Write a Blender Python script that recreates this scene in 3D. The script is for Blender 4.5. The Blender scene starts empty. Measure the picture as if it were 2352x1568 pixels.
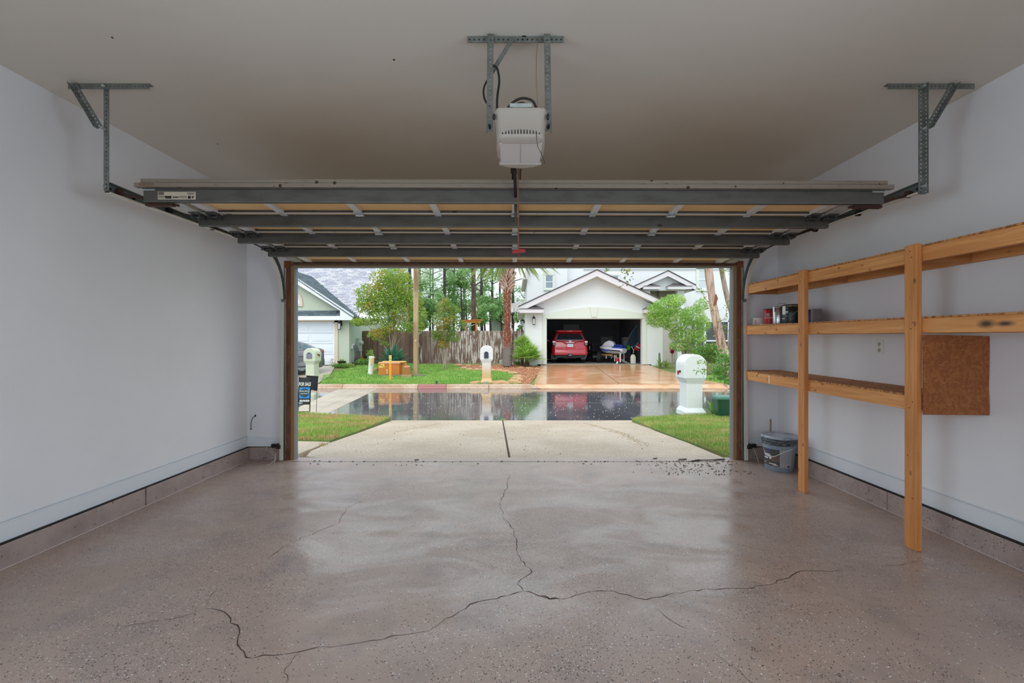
import bpy, math, random
import numpy as np
from mathutils import Vector, Matrix

# ------------------------------------------------------------------ camera, sky, light, exposure
S = bpy.context.scene
C = S.collection
random.seed(7)
rng = np.random.default_rng(11)
F, CX, CY, CZ = 1040.0, 1180.0, 787.0, 1.33      # focal length and vanishing point of the photograph, camera height

cam_d = bpy.data.cameras.new('camera')
cam_d.sensor_width = 36.0
cam_d.lens = F / 2352.0 * 36.0
cam_d.shift_x = (2352 / 2 - CX) / 2352.0
cam_d.shift_y = (CY - 1568 / 2) / 2352.0
cam_d.clip_end = 500
cam = bpy.data.objects.new('camera', cam_d)
cam.location = (0, 0, CZ)
cam.rotation_euler = (math.pi / 2, 0, 0)
C.objects.link(cam)
S.camera = cam

S.view_settings.view_transform = 'Standard'
S.view_settings.look = 'None'
S.view_settings.gamma = 1.0
S.view_settings.use_curve_mapping = False
S.view_settings.exposure = 0.22
S.cycles.use_denoising = True
S.cycles.max_bounces = 10
S.cycles.diffuse_bounces = 6
S.cycles.transparent_max_bounces = 8
S.cycles.sample_clamp_indirect = 6.0

SKY_H, SKY_Z = 1.05, 1.85                          # overcast sky: radiance at horizon and zenith
w = bpy.data.worlds.new('overcast_sky'); S.world = w; w.use_nodes = True
nt = w.node_tree; nt.nodes.clear()
tc = nt.nodes.new('ShaderNodeTexCoord'); sx = nt.nodes.new('ShaderNodeSeparateXYZ')
mr = nt.nodes.new('ShaderNodeMapRange'); mr.inputs[1].default_value = -0.05; mr.inputs[2].default_value = 1.0
mr.inputs[3].default_value = SKY_H; mr.inputs[4].default_value = SKY_Z
bg = nt.nodes.new('ShaderNodeBackground'); wo = nt.nodes.new('ShaderNodeOutputWorld')
bg.inputs[0].default_value = (0.82, 0.92, 1.0, 1)
nt.links.new(tc.outputs['Generated'], sx.inputs[0]); nt.links.new(sx.outputs[2], mr.inputs[0])
nt.links.new(mr.outputs[0], bg.inputs[1]); nt.links.new(bg.outputs[0], wo.inputs[0])

def area_light(name, loc, rot, sx_, sy_, power, col, spread=180):
    d = bpy.data.lights.new(name, 'AREA'); d.shape = 'RECTANGLE'; d.size = sx_; d.size_y = sy_
    d.energy = power; d.color = col; d.spread = math.radians(spread)
    o = bpy.data.objects.new(name, d); o.location = loc; o.rotation_euler = rot; C.objects.link(o); return o
# veiled sunlight through the overcast, high behind the photographer
sd = bpy.data.lights.new('veiled_sun', 'SUN'); sd.energy = 0.9; sd.angle = math.radians(40); sd.color = (1.0, 0.97, 0.92)
so = bpy.data.objects.new('veiled_sun', sd); so.rotation_euler = (math.radians(38), math.radians(-18), 0); C.objects.link(so)
# fill lights added behind the camera, in unseen windows built for them
FILL_COL = (0.70, 0.85, 1.0)
area_light('left_fill_light', (-3.10, -0.2, 1.45), (0, -math.radians(84), 0), 1.2, 1.6, 34, FILL_COL, 150)
area_light('right_fill_light', (3.07, -0.2, 1.45), (0, math.radians(84), 0), 1.2, 1.6, 34, FILL_COL, 150)
area_light('back_fill_light', (0, -1.24, 1.35), (math.radians(80), 0, 0), 3.0, 1.5, 10, FILL_COL, 150)

# ------------------------------------------------------------------ helpers
def at(px, py, Y): return Vector(((px - CX) * Y / F, Y, CZ - (py - CY) * Y / F))
def XX(px, Y): return (px - CX) * Y / F
def ZZ(py, Y): return CZ - (py - CY) * Y / F
def on_z(px, py, z):
    Y = F * (CZ - z) / (py - CY)
    return Vector(((px - CX) * Y / F, Y, z))
STREET = -0.40
def far_z(Y): return -0.26 + 0.0777 * (min(max(Y, 17.35), 23.4) - 17.35)      # front yards across the street
def drive_z(Y): return -0.081 * (max(Y, 5.25) - 5.25) if Y < 10.2 else STREET    # our driveway falls to the street
def lawn_z(Y): return drive_z(min(Y, 10.1)) + 0.03 + 0.05 * max(0, min(1, (Y - 8) / 2.0))

def tag(o, label=None, cat=None, group=None, kind=None):
    if label: o['label'] = label
    if cat: o['category'] = cat
    if group: o['group'] = group
    if kind: o['kind'] = kind
    return o

ROOTM = {}
def thing(name, label, cat, loc=(0, 0, 0), group=None, rz=0.0):
    o = bpy.data.objects.new(name, None); o.empty_display_size = 0.1
    o.location = loc; o.rotation_euler = (0, 0, rz); C.objects.link(o)
    ROOTM[o.name] = Matrix.Translation(Vector(loc)) @ Matrix.Rotation(rz, 4, 'Z')
    return tag(o, label, cat, group)

def adopt(o, parent):
    """parent o keeping its world place (o's own matrix is its world matrix)"""
    if parent is None: return o
    o.parent = parent
    o.matrix_parent_inverse = ROOTM[parent.name].inverted()
    return o

def link(name, me, parent=None, loc=(0, 0, 0), rot=(0, 0, 0), scale=(1, 1, 1)):
    o = bpy.data.objects.new(name, me); C.objects.link(o)
    o.location = loc; o.rotation_euler = rot; o.scale = scale
    M_ = Matrix.LocRotScale(Vector(loc), o.rotation_euler, Vector(scale))
    ROOTM[o.name] = M_
    return adopt(o, parent)

def copy_tree(root, dloc, label=None, group=None):
    """copy of a thing with copies of its parts and sub-parts, moved by dloc"""
    r = root.copy(); C.objects.link(r); r.location = root.location + Vector(dloc)
    ROOTM[r.name] = Matrix.Translation(Vector(dloc)) @ ROOTM[root.name]
    if label: r['label'] = label
    if group: r['group'] = group
    for ch in list(root.children):
        c = ch.copy(); C.objects.link(c); c.parent = r
        for g in list(ch.children):
            d = g.copy(); C.objects.link(d); d.parent = c
    return r

def smooth_path(pts, n=5):
    P = [Vector(p) for p in pts]; out = []
    for i in range(len(P)-1):
        a, b, c, d = P[max(i-1,0)], P[i], P[i+1], P[min(i+2,len(P)-1)]
        for k in range(n):
            t = k/n; out.append(.5*((2*b) + (c-a)*t + (2*a-5*b+4*c-d)*t*t + (3*b-a-3*c+d)*t**3))
    return out + [P[-1]]

class MB:
    def __init__(s): s.v = []; s.f = []; s.m = []; s.s = []
    def add(s, vs, fs, mi=0, sm=False):
        b = len(s.v); s.v += [tuple(v) for v in vs]
        for f in fs: s.f.append(tuple(b + i for i in f)); s.m.append(mi); s.s.append(sm)
        return s
    def box(s, x0, x1, y0, y1, z0, z1, mi=0):
        x0, x1 = min(x0, x1), max(x0, x1); y0, y1 = min(y0, y1), max(y0, y1); z0, z1 = min(z0, z1), max(z0, z1)
        return s.add([(x0,y0,z0),(x1,y0,z0),(x1,y1,z0),(x0,y1,z0),(x0,y0,z1),(x1,y0,z1),(x1,y1,z1),(x0,y1,z1)],
              [(0,3,2,1),(4,5,6,7),(0,1,5,4),(1,2,6,5),(2,3,7,6),(3,0,4,7)], mi)
    def obox(s, M_, hx, hy, hz, mi=0):
        vs = [M_ @ Vector((a*hx, b*hy, c*hz)) for c in (-1,1) for a, b in ((-1,-1),(1,-1),(1,1),(-1,1))]
        return s.add(vs, [(0,3,2,1),(4,5,6,7),(0,1,5,4),(1,2,6,5),(2,3,7,6),(3,0,4,7)], mi)
    def beam(s, p0, p1, w_, h_, up=(0,0,1), mi=0):
        p0, p1 = Vector(p0), Vector(p1); d = (p1 - p0); L = d.length; d.normalize()
        u = Vector(up); x = d.cross(u)
        if x.length < 1e-4: x = d.cross(Vector((1,0,0)))
        x.normalize(); u = x.cross(d)
        M_ = Matrix((x, d, u)).transposed().to_4x4(); M_.translation = (p0 + p1) / 2
        return s.obox(M_, w_/2, L/2, h_/2, mi)
    def cyl(s, p0, p1, r0, r1=None, n=12, mi=0, sm=True, caps=True):
        r1 = r0 if r1 is None else r1
        p0, p1 = Vector(p0), Vector(p1); d = (p1 - p0).normalized()
        a = d.orthogonal().normalized(); b = d.cross(a)
        vs = []
        for p, r in ((p0, r0), (p1, r1)):
            for i in range(n):
                t = 2*math.pi*i/n; vs.append(p + (a*math.cos(t) + b*math.sin(t))*r)
        s.add(vs, [(i, (i+1)%n, n+(i+1)%n, n+i) for i in range(n)], mi, sm)
        if caps: s.add(vs, [tuple(reversed(range(n))), tuple(range(n, 2*n))], mi, False)
        return s
    def tube(s, pts, r, n=8, mi=0, sm=True, caps=True):
        pts = [Vector(p) for p in pts]; N = len(pts); rs = r if isinstance(r, (list, tuple)) else [r]*N
        vs = []; a = None
        for i, p in enumerate(pts):
            d = (pts[min(i+1, N-1)] - pts[max(i-1, 0)]).normalized()
            if a is None: a = d.orthogonal().normalized()
            else:
                a = a - d*a.dot(d); a.normalize()
            b = d.cross(a)
            for k in range(n):
                t = 2*math.pi*k/n; vs.append(p + (a*math.cos(t) + b*math.sin(t))*rs[i])
        fs = [(i*n+k, i*n+(k+1)%n, (i+1)*n+(k+1)%n, (i+1)*n+k) for i in range(N-1) for k in range(n)]
        s.add(vs, fs, mi, sm)
        if caps: s.add(vs, [tuple(reversed(range(n))), tuple(range((N-1)*n, N*n))], mi, False)
        return s
    def lathe(s, prof, c=(0,0,0), n=24, mi=0, sm=True, sx=1.0, sy=1.0, a0=0.0):
        vs = []
        for r, z in prof:
            for k in range(n):
                t = a0 + 2*math.pi*k/n; vs.append((c[0]+r*sx*math.cos(t), c[1]+r*sy*math.sin(t), c[2]+z))
        N = len(prof)
        fs = [(i*n+k, i*n+(k+1)%n, (i+1)*n+(k+1)%n, (i+1)*n+k) for i in range(N-1) for k in range(n)]
        s.add(vs, fs, mi, sm)
        if prof[0][0] > 1e-6: s.add(vs[:n], [tuple(reversed(range(n)))], mi)
        if prof[-1][0] > 1e-6: s.add(vs[-n:], [tuple(range(n))], mi)
        return s
    def prism(s, pts, d, mi=0):
        """polygon (3D points) extruded by vector d"""
        pts = [Vector(p) for p in pts]; d = Vector(d); n = len(pts)
        nv = Vector((0,0,0))
        for i in range(n): nv += pts[i].cross(pts[(i+1)%n])
        if nv.dot(d) > 0: pts.reverse()
        vs = pts + [p + d for p in pts]
        return s.add(vs, [tuple(range(n)), tuple(reversed(range(n, 2*n)))] + [(i, n+i, n+(i+1)%n, (i+1)%n) for i in range(n)], mi)
    def px(s, poly, Y0, Y1, mi=0):
        """polygon given by photograph pixels on the plane Y0, extruded to Y1"""
        return s.prism([at(a, b, Y0) for a, b in poly], (0, Y1 - Y0, 0), mi)
    def ell(s, c, rx, ry, rz, nu=14, nv=8, mi=0):
        vs = [(c[0], c[1], c[2]-rz)]
        for j in range(1, nv):
            p = -math.pi/2 + math.pi*j/nv
            for i in range(nu):
                t = 2*math.pi*i/nu
                vs.append((c[0]+rx*math.cos(p)*math.cos(t), c[1]+ry*math.cos(p)*math.sin(t), c[2]+rz*math.sin(p)))
        vs.append((c[0], c[1], c[2]+rz)); L = len(vs)-1
        fs = [(0, 1+(i+1)%nu, 1+i) for i in range(nu)]
        for j in range(nv-2):
            for i in range(nu):
                a = 1+j*nu; fs.append((a+i, a+(i+1)%nu, a+nu+(i+1)%nu, a+nu+i))
        a = 1+(nv-2)*nu
        fs += [(a+i, a+(i+1)%nu, L) for i in range(nu)]
        return s.add(vs, fs, mi, True)
    def loft(s, rings, mi=0, sm=True, caps=True):
        n = len(rings[0]); vs = [v for r in rings for v in r]
        fs = [(i*n+k, i*n+(k+1)%n, (i+1)*n+(k+1)%n, (i+1)*n+k) for i in range(len(rings)-1) for k in range(n)]
        s.add(vs, fs, mi, sm)
        if caps: s.add(vs, [tuple(reversed(range(n))), tuple(range(len(vs)-n, len(vs)))], mi)
        return s
    def perf(s, p0, p1, side, w_, t_, pitch=0.026, hr=0.0055, mi=0):
        """flat perforated strip from p0 to p1, width w_ along side, with real round holes"""
        p0, p1, sd_ = Vector(p0), Vector(p1), Vector(side).normalized()
        d = p1 - p0; L = d.length; d.normalize(); nrm = d.cross(sd_).normalized()
        k = max(1, round(L / pitch)); h = L / k
        for i in range(k):
            c = p0 + d*(h*(i+.5)) + sd_*(w_/2)
            sq = [(-h/2,-w_/2),(0,-w_/2),(h/2,-w_/2),(h/2,0),(h/2,w_/2),(0,w_/2),(-h/2,w_/2),(-h/2,0)]
            ang = [225,270,315,0,45,90,135,180]
            out = [c + d*a + sd_*b for a, b in sq]
            inn = [c + (d*math.cos(math.radians(g)) + sd_*math.sin(math.radians(g)))*hr for g in ang]
            vs = [p - nrm*(t_/2) for p in out+inn] + [p + nrm*(t_/2) for p in out+inn]
            fs = []
            for j in range(8):
                q = (j+1) % 8
                fs += [(j, 8+j, 8+q, q), (16+j, 16+q, 24+q, 24+j), (8+j, 24+j, 24+q, 8+q)]
                if j in (0,1,4,5) or (i == 0 and j in (6,7)) or (i == k-1 and j in (2,3)): fs.append((j, q, 16+q, 16+j))
            s.add(vs, fs, mi)
        return s
    def angle(s, p0, p1, a, b, wa=0.032, wb=0.032, t_=0.003, **k):
        """perforated angle iron: two perforated legs along a and b"""
        s.perf(p0, p1, a, wa, t_, **k); s.perf(p0, p1, b, wb, t_, **k); return s
    def mesh(s, name, mats):
        me = bpy.data.meshes.new(name); me.from_pydata(s.v, [], s.f)
        for m_ in (mats if isinstance(mats, (list, tuple)) else [mats]): me.materials.append(m_)
        me.polygons.foreach_set('material_index', s.m); me.polygons.foreach_set('use_smooth', s.s)
        me.update(); return me
    def build(s, name, mats, parent=None, bevel=0.0, seg=2, loc=(0,0,0), rot=(0,0,0)):
        o = link(name, s.mesh(name, mats), parent, loc, rot)
        if bevel:
            b = o.modifiers.new('edge', 'BEVEL'); b.width = bevel; b.segments = seg; b.limit_method = 'ANGLE'; b.angle_limit = math.radians(40)
        return o

def np_mesh(name, verts, faces, mat):
    verts = np.asarray(verts, dtype=np.float32).reshape(-1, 3); faces = np.asarray(faces, dtype=np.int32); n, k = faces.shape
    me = bpy.data.meshes.new(name)
    me.vertices.add(len(verts)); me.vertices.foreach_set('co', verts.ravel())
    me.loops.add(n*k); me.loops.foreach_set('vertex_index', faces.ravel())
    me.polygons.add(n); me.polygons.foreach_set('loop_start', np.arange(0, n*k, k, dtype=np.int32))
    me.materials.append(mat); me.update(calc_edges=True); me.validate(); return me

def leaf_mesh(name, pts, mat, length=0.08, width=0.03, droop=0.2, dirs=None, jitter=0.35):
    """every leaf a folded rhombus of its own"""
    pts = np.asarray(pts, dtype=np.float64); n = len(pts)
    d = rng.normal(size=(n, 3)) if dirs is None else np.asarray(dirs) + rng.normal(size=(n, 3))*jitter
    d[:, 2] -= droop; d /= np.linalg.norm(d, axis=1)[:, None] + 1e-9
    r = rng.normal(size=(n, 3)); sd_ = np.cross(d, r); sd_ /= np.linalg.norm(sd_, axis=1)[:, None] + 1e-9
    L = (length*rng.uniform(.6, 1.25, n))[:, None]; W = (width*rng.uniform(.7, 1.2, n))[:, None]
    v = np.stack([pts, pts + d*L*.45 + sd_*W*.5, pts + d*L, pts + d*L*.45 - sd_*W*.5], axis=1)
    f = np.arange(4*n).reshape(n, 4)
    return np_mesh(name, v.reshape(-1, 3), f, mat)

def blob_points(blobs, n, shell=0.5):
    """points inside ellipsoids (cx,cy,cz,rx,ry,rz), denser towards the shell"""
    vol = np.array([b[3]*b[4]*b[5] for b in blobs]); p = vol**.75; p = p/p.sum()
    idx = rng.choice(len(blobs), n, p=p); B = np.array(blobs)[idx]
    u = rng.normal(size=(n, 3)); u /= np.linalg.norm(u, axis=1)[:, None]
    r = rng.uniform(0, 1, n)**(1/3 if shell == 0 else 1/(3+4*shell))
    return B[:, :3] + u*r[:, None]*B[:, 3:]

def grass_mesh(name, xy, zf, mat, h=0.06, wd=0.006):
    n = len(xy); z = np.array([zf(a, b) for a, b in xy])
    base = np.column_stack([xy, z]); ang = rng.uniform(0, 2*np.pi, n)
    sd_ = np.column_stack([np.cos(ang), np.sin(ang), np.zeros(n)])*wd*rng.uniform(.6, 1.3, n)[:, None]
    lean = rng.normal(size=(n, 3))*h*.45; lean[:, 2] = h*rng.uniform(.5, 1.3, n)
    v = np.stack([base - sd_, base + sd_, base + lean], axis=1)
    return np_mesh(name, v.reshape(-1, 3), np.arange(3*n).reshape(n, 3), mat)

# ------------------------------------------------------------------ materials
def lin(c):
    f = lambda u: u/12.92 if u <= .04045 else ((u+.055)/1.055)**2.4
    return tuple(f(x/255.0) for x in c) + (1.0,)

class Mat:
    def __init__(s, name, rgb, rough=0.6, metal=0.0, spec=0.5, lincol=False):
        s.m = bpy.data.materials.new(name); s.m.use_nodes = True
        s.nt = s.m.node_tree; s.b = s.nt.nodes['Principled BSDF']
        c = rgb if lincol else lin(rgb)
        s.b.inputs['Base Color'].default_value = c; s.b.inputs['Roughness'].default_value = rough
        s.b.inputs['Metallic'].default_value = metal; s.b.inputs['Specular IOR Level'].default_value = spec
        s.col = None; s.c0 = c; s.nrm = None
        s.m.diffuse_color = c
    def N(s, t, **k):
        n = s.nt.nodes.new(t)
        for a, b in k.items(): setattr(n, a, b)
        return n
    def L(s, a, b): s.nt.links.new(a, b)
    def vec(s, scale=(1,1,1), kind='Object', rot=(0,0,0), loc=(0,0,0)):
        t = s.N('ShaderNodeTexCoord'); m_ = s.N('ShaderNodeMapping'); m_.inputs['Scale'].default_value = scale; m_.inputs['Rotation'].default_value = rot; m_.inputs['Location'].default_value = loc
        s.L(t.outputs[kind], m_.inputs[0]); return m_.outputs[0]
    def noise(s, scale, vec=None, detail=4, rough=.55, dist=0.0):
        n = s.N('ShaderNodeTexNoise'); n.inputs['Scale'].default_value = scale; n.inputs['Detail'].default_value = detail
        n.inputs['Roughness'].default_value = rough; n.inputs['Distortion'].default_value = dist
        s.L(vec if vec is not None else s.vec(), n.inputs['Vector']); return n.outputs['Fac']
    def ramp(s, fac, stops):
        r = s.N('ShaderNodeValToRGB'); e = r.color_ramp.elements
        while len(e) < len(stops): e.new(0.5)
        for i, (p, c) in enumerate(stops):
            e[i].position = p; e[i].color = (c, c, c, 1) if isinstance(c, (int, float)) else (c if len(c) == 4 else lin(c))
        s.L(fac, r.inputs[0]); return r.outputs[0]
    def cur(s):
        if s.col is None:
            r = s.N('ShaderNodeRGB'); r.outputs[0].default_value = s.c0; s.col = r.outputs[0]
        return s.col
    def mix(s, fac, rgb, mode='MIX'):
        n = s.N('ShaderNodeMix', data_type='RGBA', blend_type=mode)
        if isinstance(fac, (int, float)): n.inputs[0].default_value = fac
        else: s.L(fac, n.inputs[0])
        s.L(s.cur(), n.inputs[6])
        if isinstance(rgb, (tuple, list)): n.inputs[7].default_value = rgb if len(rgb) == 4 else lin(rgb)
        else: s.L(rgb, n.inputs[7])
        s.col = n.outputs[2]; s.L(s.col, s.b.inputs['Base Color']); return s
    def vary(s, scale, rgb, lo=.4, hi=.65, vec=None, detail=4, amt=1.0):
        return s.mix(s.ramp(s.noise(scale, vec, detail), [(lo, 0.0), (hi, amt)]), rgb)
    def island(s, rgb, amt=1.0):
        g = s.N('ShaderNodeNewGeometry'); m_ = s.N('ShaderNodeMath', operation='MULTIPLY'); m_.inputs[1].default_value = amt
        s.L(g.outputs['Random Per Island'], m_.inputs[0]); return s.mix(m_.outputs[0], rgb)
    def objrand(s, rgb, amt=1.0):
        g = s.N('ShaderNodeObjectInfo'); m_ = s.N('ShaderNodeMath', operation='MULTIPLY'); m_.inputs[1].default_value = amt
        s.L(g.outputs['Random'], m_.inputs[0]); return s.mix(m_.outputs[0], rgb)
    def specks(s, scale, rgb, thr=0.05, size=.35, vec=None):
        """small flakes: only the cells whose random value is under thr get one"""
        v = s.N('ShaderNodeTexVoronoi'); v.inputs['Scale'].default_value = scale
        s.L(vec if vec is not None else s.vec(), v.inputs['Vector'])
        sc = s.N('ShaderNodeSeparateColor'); s.L(v.outputs['Color'], sc.inputs[0])
        a = s.N('ShaderNodeMath', operation='LESS_THAN'); a.inputs[1].default_value = thr; s.L(sc.outputs[0], a.inputs[0])
        b = s.N('ShaderNodeMath', operation='LESS_THAN'); b.inputs[1].default_value = size; s.L(v.outputs['Distance'], b.inputs[0])
        c = s.N('ShaderNodeMath', operation='MULTIPLY'); s.L(a.outputs[0], c.inputs[0]); s.L(b.outputs[0], c.inputs[1])
        s.mix(c.outputs[0], rgb); return a, c.outputs[0]
    def bump(s, fac, strength=.3, dist=.01):
        b = s.N('ShaderNodeBump'); b.inputs['Strength'].default_value = strength; b.inputs['Distance'].default_value = dist
        s.L(fac, b.inputs['Height'])
        if s.nrm is not None: s.L(s.nrm, b.inputs['Normal'])
        s.nrm = b.outputs[0]; s.L(s.nrm, s.b.inputs['Normal']); return s
    def rough(s, fac, lo, hi):
        m_ = s.N('ShaderNodeMapRange'); m_.inputs[3].default_value = lo; m_.inputs[4].default_value = hi
        s.L(fac, m_.inputs[0]); s.L(m_.outputs[0], s.b.inputs['Roughness']); return s

_simple = {}
def sm(name, rgb, rough=.6, metal=0.0, spec=.5):
    if name not in _simple: _simple[name] = Mat(name, rgb, rough, metal, spec).m
    return _simple[name]
# ------------------------------------------------------------------ materials of the garage
m_ = Mat('painted_drywall', (235, 235, 238), .55); m_.vary(1.1, (229, 229, 232), .35, .7); m_.bump(m_.noise(160), .06, .002); WALL = m_.m
m_ = Mat('ceiling_paint', (220, 214, 203), .8); m_.vary(.8, (214, 208, 197), .35, .7); m_.bump(m_.noise(140), .08, .002); CEIL = m_.m
m_ = Mat('baseboard_paint', (224, 228, 234), .4); BASE = m_.m

m_ = Mat('epoxy_floor', (171, 150, 140), .34, spec=.8)
m_.vary(1.2, (180, 156, 142), .4, .66); m_.vary(3.1, (156, 138, 130), .5, .70, amt=.9)
big = m_.noise(.75, None, 5, .6, .6)
dens = m_.ramp(m_.noise(1.1, m_.vec((1, 1, 1), loc=(3, 1, 0))), [(.38, .25), (.66, 1.0)])
def flakes(M_, scale, rgb, thr, size, loc):
    v = M_.N('ShaderNodeTexVoronoi'); v.inputs['Scale'].default_value = scale
    wv = M_.N('ShaderNodeVectorMath', operation='ADD')
    nz = M_.N('ShaderNodeTexNoise'); nz.inputs['Scale'].default_value = scale*.9; M_.L(M_.vec(loc=loc), nz.inputs['Vector'])
    sc2 = M_.N('ShaderNodeVectorMath', operation='SCALE'); sc2.inputs['Scale'].default_value = .9/scale; M_.L(nz.outputs['Color'], sc2.inputs[0])
    M_.L(M_.vec(loc=loc), wv.inputs[0]); M_.L(sc2.outputs[0], wv.inputs[1]); M_.L(wv.outputs[0], v.inputs['Vector'])
    sc = M_.N('ShaderNodeSeparateColor'); M_.L(v.outputs['Color'], sc.inputs[0])
    t = M_.N('ShaderNodeMath', operation='MULTIPLY'); t.inputs[1].default_value = thr; M_.L(dens, t.inputs[0])
    a = M_.N('ShaderNodeMath', operation='LESS_THAN'); M_.L(sc.outputs[0], a.inputs[0]); M_.L(t.outputs[0], a.inputs[1])
    b = M_.N('ShaderNodeMath', operation='LESS_THAN'); b.inputs[1].default_value = size; M_.L(v.outputs['Distance'], b.inputs[0])
    c = M_.N('ShaderNodeMath', operation='MULTIPLY'); M_.L(a.outputs[0], c.inputs[0]); M_.L(b.outputs[0], c.inputs[1])
    M_.mix(c.outputs[0], rgb)
flakes(m_, 112, (56, 50, 49), .15, .37, (0, 0, 0))
flakes(m_, 112, (230, 229, 228), .085, .35, (5, 3, 0))
flakes(m_, 170, (60, 54, 52), .14, .40, (9, 2, 0))
flakes(m_, 170, (216, 214, 212), .09, .36, (2, 8, 0))
streak = m_.noise(1.25, m_.vec((1.0, 1.9, 1)), 6, .62, .9)
sr_ = m_.N('ShaderNodeMath', operation='MULTIPLY_ADD'); sr_.inputs[1].default_value = .72
fn_ = m_.N('ShaderNodeMath', operation='MULTIPLY'); fn_.inputs[1].default_value = .42; m_.L(m_.ramp(m_.noise(150, None, 2), [(.38, 0.0), (.62, 1.0)]), fn_.inputs[0])
m_.L(m_.ramp(streak, [(.37, 0.0), (.46, .36), (.58, 1.0)]), sr_.inputs[0]); m_.L(fn_.outputs[0], sr_.inputs[2]); m_.rough(sr_.outputs[0], .15, .48)
m_.bump(m_.noise(55, None, 2), .10, .003); m_.bump(m_.noise(260, None, 2), .12, .001)
FLOOR = m_.m

m_ = Mat('painted_curb', (168, 150, 144), .55); m_.vary(6, (150, 133, 127), .4, .7); m_.specks(120, (62, 52, 48), .05, .42); m_.specks(120, (208, 205, 203), .03, .36)
m_.mix(m_.ramp(m_.noise(22, None, 6, .7), [(.63, 0.0), (.655, 1.0)]), (74, 60, 54)); m_.bump(m_.noise(60), .3, .004); CURB = m_.m
CRACK = sm('crack_dirt', (66, 52, 46), .9)
DIRT = sm('wet_dirt', (58, 46, 36), .9)

def wood(name, axis, c1=(230, 166, 102), c2=(206, 138, 78), c3=(128, 74, 38)):
    M_ = Mat(name, c1, .6)
    sc = [26, 26, 26]; sc[axis] = 1.6
    v = M_.vec(tuple(sc))
    M_.vary(1.0, c2, .38, .66, v, 5)
    sc = [60, 60, 60]; sc[axis] = 2.5
    M_.vary(1.0, c2, .5, .62, M_.vec(tuple(sc)), 3, .6)
    sc = [12, 12, 12]; sc[axis] = 6.5                                        # knots
    vo = M_.N('ShaderNodeTexVoronoi'); vo.inputs['Scale'].default_value = 1.0; M_.L(M_.vec(tuple(sc)), vo.inputs['Vector'])
    k = M_.ramp(vo.outputs['Distance'], [(.05, .9), (.16, 0.0)]); M_.mix(k, c3)
    M_.bump(M_.noise(1.0, v), .1, .002)
    return M_.m
WOOD_Y = wood('pine_lumber_lengthwise', 1); WOOD_Z = wood('pine_lumber_upright', 2, (222, 154, 90), (198, 128, 68)); WOOD_X = wood('pine_lumber_crosswise', 0, (206, 142, 82), (178, 116, 62))
m_ = Mat('strand_board', (204, 146, 88), .75); v_ = m_.vec((1, 1, 1)); m_.vary(38, (140, 88, 46), .42, .6, m_.vec((1, 1, .35))); m_.vary(24, (192, 140, 90), .52, .66, m_.vec((1, .4, 1.3)))
m_.vary(60, (104, 62, 34), .6, .7); m_.bump(m_.noise(40, m_.vec((1, 1, .4))), .3, .004); OSB = m_.m
m_ = Mat('strand_board_panel', (166, 100, 54), .8); m_.mix(m_.ramp(m_.noise(15, m_.vec((1.5, 1, .8), rot=(0, .6, 0)), 3, .5, 2.2), [(.40, 0.0), (.56, .75)]), (138, 80, 40)); m_.mix(m_.ramp(m_.noise(26, m_.vec((.7, 1, 1.6), rot=(0, -.5, 0)), 3, .5, 2.0), [(.56, 0.0), (.66, .7)]), (180, 118, 68)); m_.vary(70, (110, 62, 32), .6, .7, amt=.6)
m_.bump(m_.noise(40, m_.vec((1, 1, .4))), .3, .004); OSBP = m_.m
m_ = Mat('smudged_lumber', (230, 166, 102), .6); m_.vary(1.0, (206, 138, 78), .38, .66, m_.vec((26, 1.6, 26)), 5)
for yc, zc, ry, rz in ((2.495, 1.435, .060, .030), (2.400, 1.432, .062, .020)):
    vd = m_.N('ShaderNodeVectorMath', operation='LENGTH'); m_.L(m_.vec((0.0, 1/ry, 1/rz), loc=(0, -yc/ry, -zc/rz)), vd.inputs[0])
    m_.mix(m_.ramp(vd.outputs['Value'], [(.25, .92), (1.05, 0.0)]), (36, 40, 34))
SMUDGE = m_.m

m_ = Mat('galvanised_steel', (196, 200, 198), .4, .35); m_.vary(14, (170, 178, 176), .4, .65); GALV = m_.m
m_ = Mat('shaded_strut_steel', (90, 88, 82), .5, .25); m_.vary(5, (76, 72, 65), .45, .7, m_.vec((1, 3, 3))); m_.specks(9, (60, 42, 30), .05, .22); STRUT = m_.m  # steel darkened for the shade on struts and rail webs
m_ = Mat('stile_steel', (214, 214, 212), .45, .1); m_.specks(40, (60, 58, 54), .05, .2); STILE = m_.m
m_ = Mat('bracket_steel', (134, 138, 133), .5, .5); m_.vary(20, (114, 118, 112), .4, .65); BRACK = m_.m
m_ = Mat('foam_backing', (240, 204, 146), .75); m_.vary(2, (232, 190, 128), .4, .7); m_.specks(5, (150, 100, 60), .03, .12); TAN = m_.m
m_ = Mat('rusty_shaded_edge', (134, 122, 107), .5); m_.mix(m_.ramp(m_.noise(16, m_.vec((1, 2, 6)), 6, .7), [(.58, 0.0), (.68, .85)]), (104, 70, 44)); m_.specks(26, (58, 40, 28), .10, .3); LIP = m_.m  # rust spots over a base darkened for the edge's back-lit shade
m_ = Mat('rust_brown_seal', (92, 66, 48), .7); m_.vary(20, (66, 46, 34), .4, .65); SEAL = m_.m
m_ = Mat('stained_jamb', (140, 86, 56), .7); m_.vary(9, (106, 64, 42), .4, .66, m_.vec((3, 3, .6))); m_.specks(60, (176, 150, 124), .06, .3); JAMB = m_.m
STOP = sm('weathered_stop', (150, 128, 100), .7); REVEAL = sm('blue_grey_trim', (122, 134, 150), .55)
BLACK = sm('black_plastic', (26, 26, 27), .5); RUBBER = sm('black_rubber', (22, 22, 23), .7); DARK = sm('dark_iron', (40, 38, 36), .5, .4)
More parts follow.
